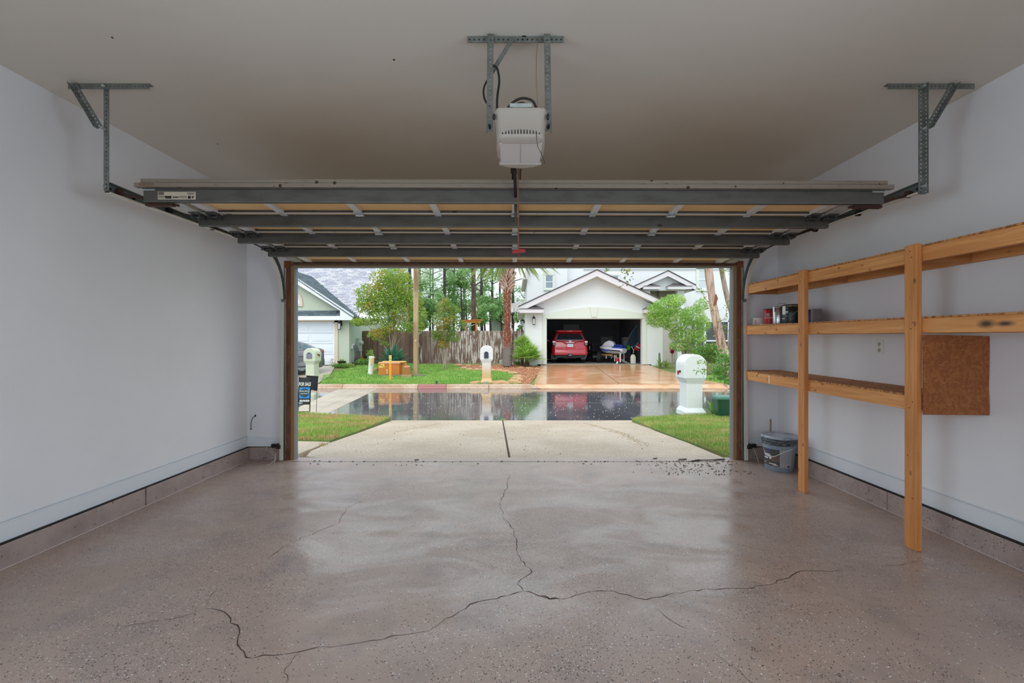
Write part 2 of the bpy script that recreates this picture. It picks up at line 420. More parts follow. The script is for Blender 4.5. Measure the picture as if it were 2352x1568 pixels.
TRACKW = sm('track_web', (112, 122, 120), .45, .3); LIPM = sm('lit_track_lip', (214, 210, 196), .4, .1); HINGE = sm('hinge_steel', (84, 86, 84), .45, .4); WHITEP = sm('shaded_plastic', (172, 162, 151), .45); CREAM = sm('lamp_cover', (204, 200, 200), .4)  # opener plastic darkened for back-lit shade, track lip paled for bounce light

# ------------------------------------------------------------------ the garage shell
Y0, YF, YO, ZC = -1.2, 5.16, 5.245, 2.976
WL, WR = -3.04, 3.01
def struct(mb, name, mat, parent=None, bevel=0):
    o = mb.build(name, mat, parent, bevel)
    if parent is None: o['kind'] = 'structure'
    return o
floor_o = struct(MB().box(-3.3, 3.3, Y0-.2, 5.20, -.14, 0), 'floor', FLOOR)
apron = MB().prism([(-2.5,5.20,-.14),(2.5,5.20,-.14),(2.5,5.20,0),(-2.5,5.20,0)], (0,.055,0)).build('apron', FLOOR, floor_o)
seam = MB().box(-2.50, 2.50, 5.062, 5.069, 0, .0014).build('seam', DIRT, floor_o)
struct(MB().box(-3.4, 3.4, Y0-.2, 5.5, ZC, ZC+.2), 'ceiling', CEIL)
for nm_, xa, xb, z0 in (('wall_left', WL-.16, WL, .150), ('wall_right', WR, WR+.16, .152)):
    ws = MB(); ws.box(xa, xb, .6, YO, z0, ZC); ws.box(xa, xb, Y0-.2, -1.0, z0, ZC); ws.box(xa, xb, -1.0, .6, z0, .85); ws.box(xa, xb, -1.0, .6, 2.05, ZC); struct(ws, nm_, WALL)
    wq = MB(); xm = (xa+xb)/2 + (-.05 if xa < 0 else .05)
    for y in (-1.0, -.22, .56): wq.box(xm-.02, xm+.02, y, y+.04, .85, 2.05)
    for z in (.85, 1.43, 2.01): wq.box(xm-.02, xm+.02, -1.0, .6, z, z+.04)
    struct(wq, 'added_window_2' if xa < 0 else 'added_window_3', sm('window_white', (226, 226, 224), .4))  # unseen window frame, added around the side fill light
wf = MB(); wf.box(WL, -2.61, YF, YO, .150, ZC); wf.box(2.61, WR, YF, YO, .152, ZC); wf.box(-2.61, 2.61, YF, YO, 2.26, ZC)
struct(wf, 'wall_front', WALL)
wb = MB(); wb.box(WL, -1.5, Y0-.15, Y0, .15, ZC); wb.box(1.5, WR, Y0-.15, Y0, .15, ZC); wb.box(-1.5, 1.5, Y0-.15, Y0, .15, .6); wb.box(-1.5, 1.5, Y0-.15, Y0, 2.1, ZC); wb.box(WL, WR, Y0-.15, Y0, 0, .15)
struct(wb, 'wall_back', WALL)
wn = MB()
for x in (-1.5, -.5, .46, 1.46): wn.box(x, x+.04, Y0-.12, Y0-.06, .6, 2.1)
wn.box(-1.5, 1.5, Y0-.12, Y0-.06, .6, .64); wn.box(-1.5, 1.5, Y0-.12, Y0-.06, 2.06, 2.1)
win = struct(wn, 'added_window_1', sm('window_white', (226, 226, 224), .4))  # unseen window frame, added around the back fill light
# baseboards: flat board with a thin double bead along its top
for side, xw, s_ in (('left', WL, 1), ('right', WR, -1)):
    z0 = .150 if s_ > 0 else .152
    b = MB(); b.box(xw, xw+s_*.011, Y0, YF, z0-.006, z0+.105); b.box(xw, xw+s_*.015, Y0, YF, z0+.105, z0+.114); b.box(xw, xw+s_*.008, Y0, YF, z0+.118, z0+.126)
    struct(b, 'baseboard_'+side, BASE, bevel=.003)
b = MB(); b.box(WL+.011, -2.60, YF-.008, YF, .148, .256); b.box(2.60, WR-.011, YF-.008, YF, .148, .256)
struct(b, 'baseboard_front', BASE)
# painted concrete stem wall under the drywall, cast in lengths with open joints
cl = MB().box(WL-.16, WL-.03, Y0, YF, 0, .14); left_curb = struct(cl, 'trim_1', CURB)
for a, b_ in ((Y0, 1.30), (1.307, 3.695), (3.707, 5.10), (5.10, 5.16)):
    MB().box(WL-.03, WL+.036, a, b_, 0, .143).build('curb_block', CURB, left_curb, .006)
cr = MB().box(WR+.03, WR+.16, Y0, YF, 0, .14); right_curb = struct(cr, 'trim_2', CURB)
for a, b_ in ((Y0, 1.9), (1.906, 3.60), (3.606, 5.16)):
    MB().box(WR-.042, WR+.03, a, b_, 0, .145).build('curb_block', CURB, right_curb, .006)
fc = MB(); fc.box(WL+.036, -2.61, 5.145, YO, 0, .143); fc.box(2.61, WR-.042, 5.145, YO, 0, .143)
struct(fc, 'trim_3', CURB, bevel=.005)
JOINT = sm('pale_joint_line', (206, 196, 192), .5)
MB().box(WL+.034, WL+.041, Y0, 5.13, 0, .003).build('joint_line', JOINT, left_curb); MB().box(WR-.047, WR-.040, Y0, 5.13, 0, .003).build('joint_line', JOINT, right_curb)
ceil_o = bpy.data.objects['ceiling']
for a, b in ((258, 86), (500, 330), (905, 137)):
    Yc = F*(ZC-CZ)/(CY-b); MB().cyl((XX(a,Yc), Yc, ZC-.002), (XX(a,Yc), Yc, ZC+.001), .006, n=8).build('nail_hole', BLACK, ceil_o)
# dark strips painted as the shadow gap between drywall and stem wall
g = MB(); g.box(WL-.02, WL+.034, Y0, YF, .1432, .1500); g.box(WR-.04, WR+.02, Y0, YF, .1452, .1520); g.box(WL+.036, -2.61, 5.147, YF+.01, .1432, .1500); g.box(2.61, WR-.042, 5.147, YF+.01, .1432, .1520)
struct(g, 'trim_4', sm('shadow_gap_strip', (34, 28, 26), .9))
# door frame: stained side jambs, head jamb, weathered stops, blue-grey outer trim
fr = MB(); fr.box(-2.61, -2.535, YF-.02, YO-.03, 0, 2.26); fr.box(2.535, 2.61, YF-.02, YO-.03, 0, 2.26); fr.box(-2.534, 2.534, YF-.02, YO-.03, 2.215, 2.26)
frame = struct(fr, 'door_1', JAMB, bevel=.003)
st = MB()
for s_ in (-1, 1):
    st.box(s_*2.536, s_*2.515, YF-.012, YF+.02, .0, 2.215); st.box(s_*2.517, s_*2.500, YF-.004, YF+.03, .0, 2.205)
st.box(-2.53, 2.53, YF-.012, YF+.02, 2.195, 2.215)
st.build('door_stop', STOP, frame, .003)
rv = MB()
for s_ in (-1, 1): rv.box(s_*2.534, s_*2.499, YF+.03, YO, 0, 2.215)
rv.box(-2.53, 2.53, YF+.03, YO, 2.192, 2.215)
rv.build('outer_trim', REVEAL, frame)

# cracks in the epoxy: jagged dirt-filled ribbons a millimetre proud of the floor
def crack(pts, wd, name='crack', par=floor_o, mat=CRACK, z=.0012, sub=5, jag=.012, zf=None):
    P = [on_z(a, b, 0) for (a, b) in pts] if zf is None else pts
    Q = []
    for i in range(len(P)-1):
        L_ = (P[i+1]-P[i]).length; k = max(2, int(L_/.035))
        for j in range(k):
            t = j/k; q = P[i].lerp(P[i+1], t)
            if j: q = q + Vector((random.uniform(-1,1), random.uniform(-1,1), 0))*min(jag, L_*.18)
            Q.append(q)
    Q.append(P[-1]); vs = []; n = len(Q)
    for i, q in enumerate(Q):
        d = Q[min(i+1,n-1)] - Q[max(i-1,0)]; nn = Vector((-d.y, d.x, 0)).normalized()
        ww = wd*random.uniform(.2, 1.25)*(1 if 0 < i < n-1 else .2)
        vs += [q + nn*ww/2 + Vector((0,0,z)), q - nn*ww/2 + Vector((0,0,z))]
    MB().add(vs, [(2*i, 2*i+1, 2*i+3, 2*i+2) for i in range(n-1)]).build(name, mat, par)
crack([(1172,1090),(1160,1130),(1148,1155),(1155,1185),(1180,1220),(1188,1255),(1195,1280),(1222,1313),(1188,1340),(1202,1357)], .0044)
crack([(1202,1357),(1225,1362),(1265,1377),(1310,1372),(1330,1365),(1360,1358),(1410,1357),(1440,1365),(1485,1377),(1530,1367),(1590,1355),(1650,1353),(1715,1352),(1765,1343),(1800,1330),(1835,1312),(1880,1311),(1935,1310)], .0044)
crack([(1240,1366),(1262,1375),(1285,1375)], .009)
crack([(1202,1357),(1140,1375),(1080,1387),(1040,1415),(980,1450),(900,1460),(830,1475),(760,1486),(690,1496),(630,1505),(565,1510),(545,1480),(550,1455),(545,1435),(530,1420),(515,1405),(470,1397)], .0048)
crack([(690,1496),(672,1515),(655,1535),(660,1550),(648,1580)], .0034)
crack([(832,1150),(800,1165),(780,1200),(725,1222),(660,1250),(615,1282)], .003)
crack([(500,1352),(478,1375),(470,1397)], .003)
crack([(470,1397),(400,1420),(260,1440)], .0022)
crack([(1505,1395),(1550,1430),(1585,1445)], .0025)
crack([(1640,1500),(1700,1540),(1740,1575)], .0025)
crack([(1990,1298),(2050,1299),(2080,1294),(2120,1286)], .0025)
# twigs and leaf scraps blown in at the threshold
tw = MB()
def scrap(x, y, L_, a, wd=.006, z=.004):
    d = Vector((math.cos(a), math.sin(a), 0)); p = Vector((x, y, z))
    tw.beam(p - d*L_/2, p + d*L_/2, wd, .005)
for i in range(260):
    x = random.gauss(2.0, .28) if i < 170 else random.uniform(-2.4, 2.4)
    y = random.uniform(4.55, 5.1) if i < 170 else random.choice([5.066, random.uniform(4.9, 5.1)])
    if x > 2.45: continue
    scrap(x, y, random.uniform(.006, .026), random.uniform(0, 3.14), random.uniform(.0015, .004))
for x, y, L_, a, wd in ((2.2,5.12,.30,.10,.014),(2.33,5.14,.16,.3,.02),(1.92,5.15,.10,.2,.02),(2.05,5.10,.12,.5,.02),(-1.1,5.13,.05,.1,.014),(1.62,5.19,.05,.2,.016)): scrap(x, y, L_, a, wd, .007)
tag(tw.build('leaf_litter', DIRT), 'dark twigs and leaf scraps along the garage threshold', 'debris', kind='stuff')

# ------------------------------------------------------------------ the overhead door
DY = [2.925, 3.405, 3.89, 4.375, 4.985]
def dz(Y): return 2.322 - .047*(Y - 2.925) - .012*max(0, Y-4.4)
door = thing('overhead_garage_door', 'wide sectional garage door rolled up under the ceiling, tan foam and steel struts showing', 'garage door', (0, 3.9, 2.30))
def slab(mb, x0, x1, ya, yb, d0, d1, mi=0):
    """box following the door plane: offsets d0..d1 above its inner face"""
    vs = [(x, y, dz(y)+d) for d in (d0, d1) for x, y in ((x0,ya),(x1,ya),(x1,yb),(x0,yb))]
    mb.add(vs, [(0,3,2,1),(4,5,6,7),(0,1,5,4),(1,2,6,5),(2,3,7,6),(3,0,4,7)], mi)
SP = .585
for i in range(4):
    a, b = DY[i], DY[i+1]
    m1 = MB(); slab(m1, -2.41, 2.41, a+.008, b-.003, .018, .048)
    m1.build('door_section', TAN, door)
    m1 = MB()                                             # rolled meeting rails at both edges of the section
    slab(m1, -2.44, 2.44, b-.016, b-.004, -.001, .018); slab(m1, -2.44, 2.44, a+.003, a+.014, .004, .018)
    m1.build('meeting_rail', STRUT, door)
    m1 = MB(); slab(m1, -2.40, 2.40, b-.018, b-.003, -.006, -.001); m1.build('rail_lip', STILE, door)
    for k in range(-3, 4):
        m1 = MB(); x = k*SP + .012; slab(m1, x-.024, x+.024, a+.012, b-.006, -.006, .018)
        m1.build('stile', STILE, door)
    for s_ in (-1, 1):
        m1 = MB(); slab(m1, s_*2.245-.033, s_*2.245+.033, a+.012, b-.006, -.008, .018); m1.build('end_stile', STILE, door)
        m1 = MB(); slab(m1, s_*2.37-.045, s_*2.37+.045, a+.006, b-.004, -.012, .018); m1.build('end_stile', GALV, door)
    ys = a + (.010 if i == 0 else .045)                   # long U-shaped strut at the top of each section
    m1 = MB(); slab(m1, -2.40, 2.40, ys, ys+.004, -.080, -.002); slab(m1, -2.40, 2.40, ys, ys+.030, -.084, -.079); slab(m1, -2.40, 2.40, ys+.026, ys+.030, -.080, -.062); slab(m1, -2.40, 2.40, ys-.012, ys+.004, -.004, .000)
    m1.build('strut', STRUT, door)
    m1 = MB(); slab(m1, -2.40, 2.40, ys-.002, ys+.004, -.0835, -.0805); m1.build('strut_highlight', BRACK, door)  # paler strip added as the highlight on the strut's bottom edge
    if i:                                                 # hinges over the joint
        for x in [k*2*SP+.012 for k in (-1, 0, 1)]:
            h = MB(); slab(h, x-.028, x+.028, a-.055, a+.045, -.012, -.006); h.cyl((x-.03, a-.005, dz(a)-.018), (x+.03, a-.005, dz(a)-.018), .007, n=8)
            for dy in (-.03, .03): h.cyl((x, a+dy, dz(a)-.016), (x, a+dy, dz(a)-.010), .007, n=6)
            h.build('hinge', DARK if x > 5 else GALV, door)
        for s_ in (-1, 1):
            for xo in (2.245, 2.37):
                x = s_*xo; h = MB(); slab(h, x-.036, x+.036, a-.06, a+.05, -.020, -.010)
                h.cyl((x-.045, a+.0, dz(a)-.030), (x+.045, a+.0, dz(a)-.030), .008, n=8); slab(h, x-.034, x-.028, a-.035, a+.035, -.045, -.01); slab(h, x+.028, x+.034, a-.035, a+.035, -.045, -.01)
                h.build('end_hinge', HINGE, door)
            r = MB(); r.cyl((s_*2.40, a, dz(a)-.026), (s_*2.578, a, 2.312), .006, n=8); r.cyl((s_*2.578, a, 2.312), (s_*2.604, a, 2.312), .023, n=14)
            r.build('roller', DARK, door)
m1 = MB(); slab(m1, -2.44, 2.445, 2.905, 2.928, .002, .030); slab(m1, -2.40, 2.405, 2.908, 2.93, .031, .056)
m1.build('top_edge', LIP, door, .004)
m1 = MB(); slab(m1, -2.42, 2.42, 4.96, 4.995, -.006, .05); m1.build('bottom_rail', sm('worn_bottom_rail', (150, 128, 104), .5), door)
m1 = MB(); m1.tube([(-2.42, 4.985, dz(4.985)-.018), (2.42, 4.985, dz(4.985)-.018)], .016, 8); slab(m1, -2.42, 2.42, 4.972, 5.0, -.032, -.02); m1.build('bottom_seal', SEAL, door)
for s_ in (-1, 1):
    h = MB(); slab(h, s_*2.32-.09, s_*2.32+.09, 2.96, 2.99, -.10, -.085); h.cyl((s_*2.2, 2.975, dz(2.975)-.095), (s_*2.58, 2.975, 2.300), .008, n=8); h.cyl((s_*2.578, 2.975, 2.312), (s_*2.604, 2.975, 2.312), .023, n=14)
    h.build('top_roller_bracket', sm('rusty_iron', (74, 44, 34), .6, .3), door)
# paper sticker with its printed blocks on the first strut, faded bar label on the edge
ys = DY[0]+.010
lb = MB(); lb.box(-2.305, -2.060, ys-.003, ys-.001, dz(ys)-.070, dz(ys)-.020); lab = lb.build('sticker', sm('sticker_paper', (196, 184, 162), .6), door)
p = MB()
def ink(u0, u1, v0, v1): p.box(-2.305+.245*u0, -2.305+.245*u1, ys-.0042, ys-.003, dz(ys)-.070+.05*v0, dz(ys)-.070+.05*v1)
for k in range(8): ink(.02+.019*k, .02+.019*k+.009, .58, .96)
ink(.20, .36, .12, .46); ink(.80, .87, .10, .48)
for k in range(9): ink(.02+.02*k, .034+.02*k, .36, .44)
for k in range(7): ink(.02+.025*k, .036+.025*k, .18, .25)
for k in range(5): ink(.40+.032*k, .422+.032*k, .20, .38)
for k in range(6): ink(.57+.033*k, .597+.033*k, .36, .42); ink(.57+.033*k, .59+.033*k, .22, .28)
ink(.90, .92, .14, .44); ink(.93, .96, .34, .44); ink(.93, .945, .14, .34)
for k in range(6): ink(.77+.034*k, .795+.034*k, .78, .86)
for k in range(4): ink(.80+.04*k, .82+.04*k, .62, .70)
pr = p.build('print', sm('sticker_ink', (40, 34, 30), .7)); adopt(pr, lab)
fb = MB()
for k in range(12): fb.box(-2.405+.0085*k, -2.405+.0085*k+(.004 if k % 3 else .006), 2.9035, 2.9046, dz(2.925)+.006, dz(2.925)+.026)
fb.build('faded_barcode', sm('faded_ink', (128, 106, 84), .7), door)
door.rotation_euler = (0, .0028, 0)

# ------------------------------------------------------------------ tracks and their hangers
def track_path():
    pts = [(2.89, 2.318), (4.68, 2.318)]
    for k in range(1, 9):
        t = math.pi/2*k/8; pts.append((4.68+.40*math.sin(t), 2.318-.50*(1-math.cos(t))))
    pts.append((5.08, .02)); return pts
def sweep(mb, x0, x1, n0, n1, pts):
    """rectangular strip: X from x0 to x1, offsets n0..n1 along the path normal"""
    vs = []; N = len(pts)
    for i, (y, z) in enumerate(pts):
        a = pts[max(i-1,0)]; b = pts[min(i+1,N-1)]; d = Vector((b[0]-a[0], b[1]-a[1])).normalized(); nn = Vector((d.y, -d.x))
        if i == 0: nn = Vector((0, -1))*1.0
        if i == N-1: nn = Vector((-1, 0))
        for x, o in ((x0,n0),(x1,n0),(x1,n1),(x0,n1)): vs.append((x, y+nn.x*o, z+nn.y*o))
    mb.add(vs, [(i*4+k, i*4+(k+1)%4, i*4+4+(k+1)%4, i*4+4+k) for i in range(N-1) for k in range(4)] + [(3,2,1,0), tuple(range(4*N-4, 4*N))])
for s_, nm in ((-1, 'left'), (1, 'right')):
    t = thing('door_track', 'curved galvanised track with perforated hanger, along the %s' % ('bare left wall' if s_ < 0 else 'wall with the shelving'), 'door track', (s_*2.6, 5.08, 0), 'curved tracks of the garage door')
    P = track_path(); hor, cur, ver = P[:2], P[1:-1], P[-2:]
    for nm2, seg in (('horizontal_rail', hor), ('curved_rail', cur), ('vertical_rail', ver)):
        mb = MB(); o = s_*2.608
        sweep(mb, o, o+s_*.003, -.034, .034, seg)
        sweep(mb, o-s_*.034, o+s_*.003, -.036, -.032, seg)
        rl_ = mb.build(nm2, TRACKW, t); mb = MB(); sweep(mb, o-s_*.030, o+s_*.004, .031, .036, seg); sweep(mb, o-s_*.034, o-s_*.029, .026, .036, seg); adopt(mb.build('rail_lip', LIPM), rl_)
    for y_ in (2.91, 3.1): MB().cyl((s_*2.590, y_, 2.318), (s_*2.606, y_, 2.318), .008, n=8).build('bolt', DARK, t)
    MB().box(s_*2.593, s_*2.579, 5.125, 5.130, .12, 2.18).build('wall_angle', GALV, t)
    br = MB(); xx = s_*2.612
    if s_ < 0: br.angle((xx, 2.885, 2.30), (xx, 2.885, ZC-.005), (s_*-1, 0, 0), (0, 1, 0), .034, .034)
    else: br.angle((xx, 2.885, 2.275), (xx, 2.885, ZC-.005), (-1, 0, 0), (0, -1, 0), .034, .034); 
    br.build('hanger_post', BRACK, t)
    ca = MB(); xa, xb = (-2.83, -2.315) if s_ < 0 else (2.375, 2.925)
    ca.angle((xa, 2.875, ZC-.002), (xb, 2.875, ZC-.002), (0, 0, -1), (0, 1, 0), .034, .034); ca.build('ceiling_angle', BRACK, t)
    bc = MB(); bc.angle((s_*2.80, 2.866, ZC-.012), (s_*2.632, 2.866, ZC-.292), (-s_*.86, 0, .507), (0, -1, 0), .034, .030); bc.build('brace', BRACK, t)
    for x, z in ((s_*2.60, ZC-.018), (s_*2.80, ZC-.02), (s_*2.61, ZC-.285), (s_*2.605, 2.325)): MB().cyl((x, 2.862, z), (x, 2.885, z), .009, n=6).build('bolt', GALV, t)

# safety sensors on the lower end of the tracks, with their thin wires
for s_ in (-1, 1):
    sx_ = s_*2.63
    t = thing('safety_sensor', 'black door sensor low on the track, %s' % ('with loose white wires dangling' if s_ < 0 else 'near the paint bucket'), 'sensor', (sx_, 5.08, .16), 'door safety sensors')
    b = MB(); b.box(s_*2.585, s_*2.66, 5.055, 5.095, .145, .200); b.box(s_*2.60, s_*2.625, 5.03, 5.06, .150, .192); b.build('sensor_body', BLACK, t, .004)
    b = MB(); b.box(s_*2.655, s_*2.735, 5.10, 5.115, .150, .185); b.box(s_*2.70, s_*2.73, 5.09, 5.13, .148, .190); b.build('bracket', DARK, t, .003)
    WIRE = sm('thin_white_wire', (206, 198, 184), .5)
    if s_ < 0:
        b = MB(); b.tube([(-2.74,5.125,.165),(-2.70,5.05,.13),(-2.64,5.02,.10),(-2.62,4.98,.05),(-2.66,4.95,.006),(-2.68,4.90,.004)], .0025, 6); b.tube([(-2.80,5.13,.162),(-2.79,5.1,.12),(-2.72,5.06,.115),(-2.64,5.0,.08),(-2.63,4.99,.03),(-2.62,4.95,.005)], .0025, 6)
        b.tube([(-2.95,5.150,.258),(-2.87,5.150,.262),(-2.82,5.150,.22),(-2.80,5.150,.175)], .0015, 5)
        b.tube([(-2.66,4.95,.006),(-2.66,4.97,.012),(-2.63,4.95,.006)], .0025, 6)
    else:
        b = MB(); b.tube([(2.70,5.10,.15),(2.695,5.05,.10),(2.70,5.02,.05),(2.705,5.0,.006)], .0025, 6); b.tube([(2.82,5.08,.13),(2.80,5.05,.08),(2.775,5.03,.006)], .002, 6)
    b.build('wire', WIRE, t)
# short black cable sticking out of the front wall, and a nail hole plug
t = MB(); t.tube([(-2.945,5.158,.498),(-2.955,5.12,.48),(-2.97,5.115,.42),(-2.972,5.12,.36)], .004, 6); t.ell((-2.972,5.12,.355), .007,.007,.012, 8, 6); t.ell((-2.943,5.155,.50), .010,.006,.012, 8, 6)
tag(t.build('cable_stub', BLACK), 'short black cable stub poking out of the narrow front wall', 'cable')

# ------------------------------------------------------------------ garage door opener
op = thing('garage_door_opener', 'white ceiling-hung garage door opener on perforated steel straps', 'door opener', (0, 2.35, ZC))
BX = .035
h = MB(); rings = []
for z, hw, ya, yb in ((2.306,.112,2.225,2.46),(2.318,.122,2.196,2.475),(2.328,.124,2.188,2.48),(2.345,.1225,2.192,2.485),(2.40,.126,2.203,2.49),(2.452,.134,2.196,2.495),(2.466,.136,2.190,2.495),(2.470,.133,2.197,2.49)):
    r = []
    for u in range(9): x = -1+2*u/8; r.append((BX+hw*x, ya-.010*(1-x**4)*(1 if z < 2.36 else .2), z))
    r += [(BX+hw, yb-.03, z), (BX+hw*.9, yb, z), (BX-hw*.9, yb, z), (BX-hw, yb-.03, z)]
    rings.append(r)
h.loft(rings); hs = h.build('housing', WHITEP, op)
hs.modifiers.new('sub', 'SUBSURF').render_levels = 1
sl = MB()
for k in range(13):
    x = BX - .088 + .0147*k; hgt = .014 + .010*math.sin(math.pi*k/12); u = (x-BX)/.124; yy = 2.196-.010*(1-u**4)
    sl.prism([(x-.0032, yy-.006, 2.336), (x+.0032, yy-.006, 2.336), (x+.0018, yy-.001, 2.336+hgt), (x-.0018, yy-.001, 2.336+hgt)], (0, .012, 0))
sl.build('vent_slots', BLACK, op)
lens = MB()
lens.loft([[(BX-.100,2.215,2.318),(BX+.100,2.215,2.318),(BX+.104,2.455,2.318),(BX-.104,2.455,2.318)][::-1], [(BX-.104,2.222,2.306),(BX+.104,2.222,2.306),(BX+.103,2.445,2.292),(BX-.103,2.445,2.292)][::-1]], sm=False)
lens.build('light_cover', CREAM, op, .004)
MB().prism([(BX-.002,2.226,2.3062),(BX+.002,2.226,2.3062),(BX+.002,2.444,2.2924),(BX-.002,2.444,2.2924)], (0,0,-.0012)).build('cover_seam', sm('seam_shadow', (176, 172, 170), .5), op)
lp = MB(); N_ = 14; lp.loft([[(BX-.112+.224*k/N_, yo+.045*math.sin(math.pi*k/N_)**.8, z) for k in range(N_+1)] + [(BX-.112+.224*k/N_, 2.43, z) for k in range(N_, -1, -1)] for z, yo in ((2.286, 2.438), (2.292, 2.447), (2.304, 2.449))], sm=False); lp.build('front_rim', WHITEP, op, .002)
rb = MB()
for k in range(1, 13):
    x = BX-.112+.224*k/13; yo = 2.438+.045*math.sin(math.pi*k/13)**.8; rb.box(x-.0015, x+.0015, yo-.016, yo-.002, 2.2845, 2.2865)
rb.build('rim_slots', sm('slot_grey', (150, 138, 126), .6), op)
for sx2 in (-1, 1):
    MB().ell((BX+sx2*.131, 2.21, 2.432), .008, .012, .016, 10, 6).build('grip_recess', BLACK, op)
tp = MB(); tp.box(BX-.055, BX+.055, 2.215, 2.28, 2.484, 2.503); tp.box(BX-.04, BX+.04, 2.22, 2.28, 2.465, 2.486); tp.build('top_bracket', GALV, op, .003)
cb = MB(); cb.tube(smooth_path([(BX-.09,2.25,2.462),(BX-.045,2.24,2.513),(BX-.005,2.235,2.534),(BX+.035,2.235,2.534),(BX+.066,2.24,2.516),(BX+.086,2.25,2.462)]), .0062, 8); cb.tube(smooth_path([(BX-.03,2.235,2.498),(BX-.01,2.235,2.512),(BX+.015,2.235,2.512),(BX+.03,2.235,2.5)]), .005, 8); cb.build('loop_cable', BLACK, op)
for x in (-.138, .192):
    st = MB(); st.angle((x, 2.40, ZC-.01), (x, 2.30, 2.405), (1 if x < 0 else -1, 0, 0), (0, 1, 0), .032, .026); st.build('hanger_strap', BRACK, op)
    bb = MB(); xb_ = x+(.016 if x < 0 else -.016); bb.cyl((xb_, 2.28, 2.425), (xb_, 2.31, 2.425), .008, n=6); bb.build('bolt', DARK, op)
bar = MB(); bar.angle((-.25, 2.43, ZC-.003), (.268, 2.43, ZC-.003), (0, 0, -1), (0, 1, 0), .034, .03)
bar.build('ceiling_bar', BRACK, op)
bc = MB(); bc.angle((-.020, 2.41, ZC-.03), (-.135, 2.37, 2.73), (1, 0, .3), (0, 1, 0), .032, .02); bc.build('brace', BRACK, op)
rl = MB(); rl.box(BX-.048, BX-.018, 2.48, 5.12, 2.405, 2.440); rl.box(BX-.004, BX+.001, 2.48, 5.12, 2.415, 2.43); rl.box(BX+.006, BX+.012, 2.48, 5.12, 2.415, 2.43); rl.build('rail', DARK, op)
tr = MB(); tr.box(BX-.055, BX-.008, 2.72, 2.86, 2.396, 2.446); tr.build('trolley', BLACK, op, .004)
arm = MB(); arm.tube([(BX-.028,2.80,2.40),(BX-.026,2.86,2.325),(BX-.022,3.0,2.24),(BX-.020,3.38,2.235),(BX-.018,3.44,2.275)], .010, 8); arm.build('pull_arm', BLACK, op)
ro = MB(); ro.tube([(BX-.018,2.76,2.41),(BX-.010,2.745,2.35),(BX-.006,2.74,1.885)], .0042, 8); ro.build('release_rope', sm('brown_rope', (128, 82, 58), .8), op)
hd = MB(); hd.prism([(BX-.046,2.735,1.872),(BX-.044,2.735,1.886),(BX-.015,2.735,1.896),(BX+.02,2.735,1.897),(BX+.036,2.735,1.893),(BX+.035,2.735,1.878),(BX+.01,2.735,1.876),(BX-.02,2.735,1.872)], (0,.012,0)); hd.tube([(BX-.006,2.741,1.878),(BX-.006,2.741,1.864),(BX,2.741,1.858)], .003, 6); hd.build('red_handle', sm('red_plastic', (156, 22, 30), .4), op, .002)
aw = MB(); aw.tube(smooth_path([(BX+.075,2.180,2.335),(BX+.076,2.185,2.31),(BX+.083,2.20,2.28),(BX+.10,2.21,2.252),(BX+.112,2.22,2.225),(BX+.117,2.22,2.21)]), .0013, 6); aw.build('antenna_wire', BLACK, op)
pc = MB(); pc.tube(smooth_path([(-.125,2.36,2.72),(-.155,2.36,2.66),(-.152,2.36,2.60),(-.122,2.34,2.545)]), .005, 8); pc.tube(smooth_path([(-.105,2.36,2.775),(-.085,2.35,2.75),(-.075,2.34,2.68),(-.085,2.32,2.58),(-.085,2.31,2.47)]), .006, 8); pc.build('power_cord', BLACK, op)
pw = MB(); pw.tube([(.13,2.43,ZC-.01),(.12,2.40,2.85),(.118,2.37,2.7),(.125,2.33,2.5),(.128,2.31,2.47)], .0022, 6); pw.build('control_wire', sm('tan_wire', (150, 122, 92), .6), op)
hole = MB(); hole.cyl((.055, 2.445, ZC-.006), (.055, 2.445, ZC), .020, n=14); hole.ell((.055, 2.44, ZC-.008), .014, .010, .010, 10, 6)
tag(hole.build('ceiling_plug', BLACK), 'black round cable hole in the ceiling above the opener bar', 'cable hole')

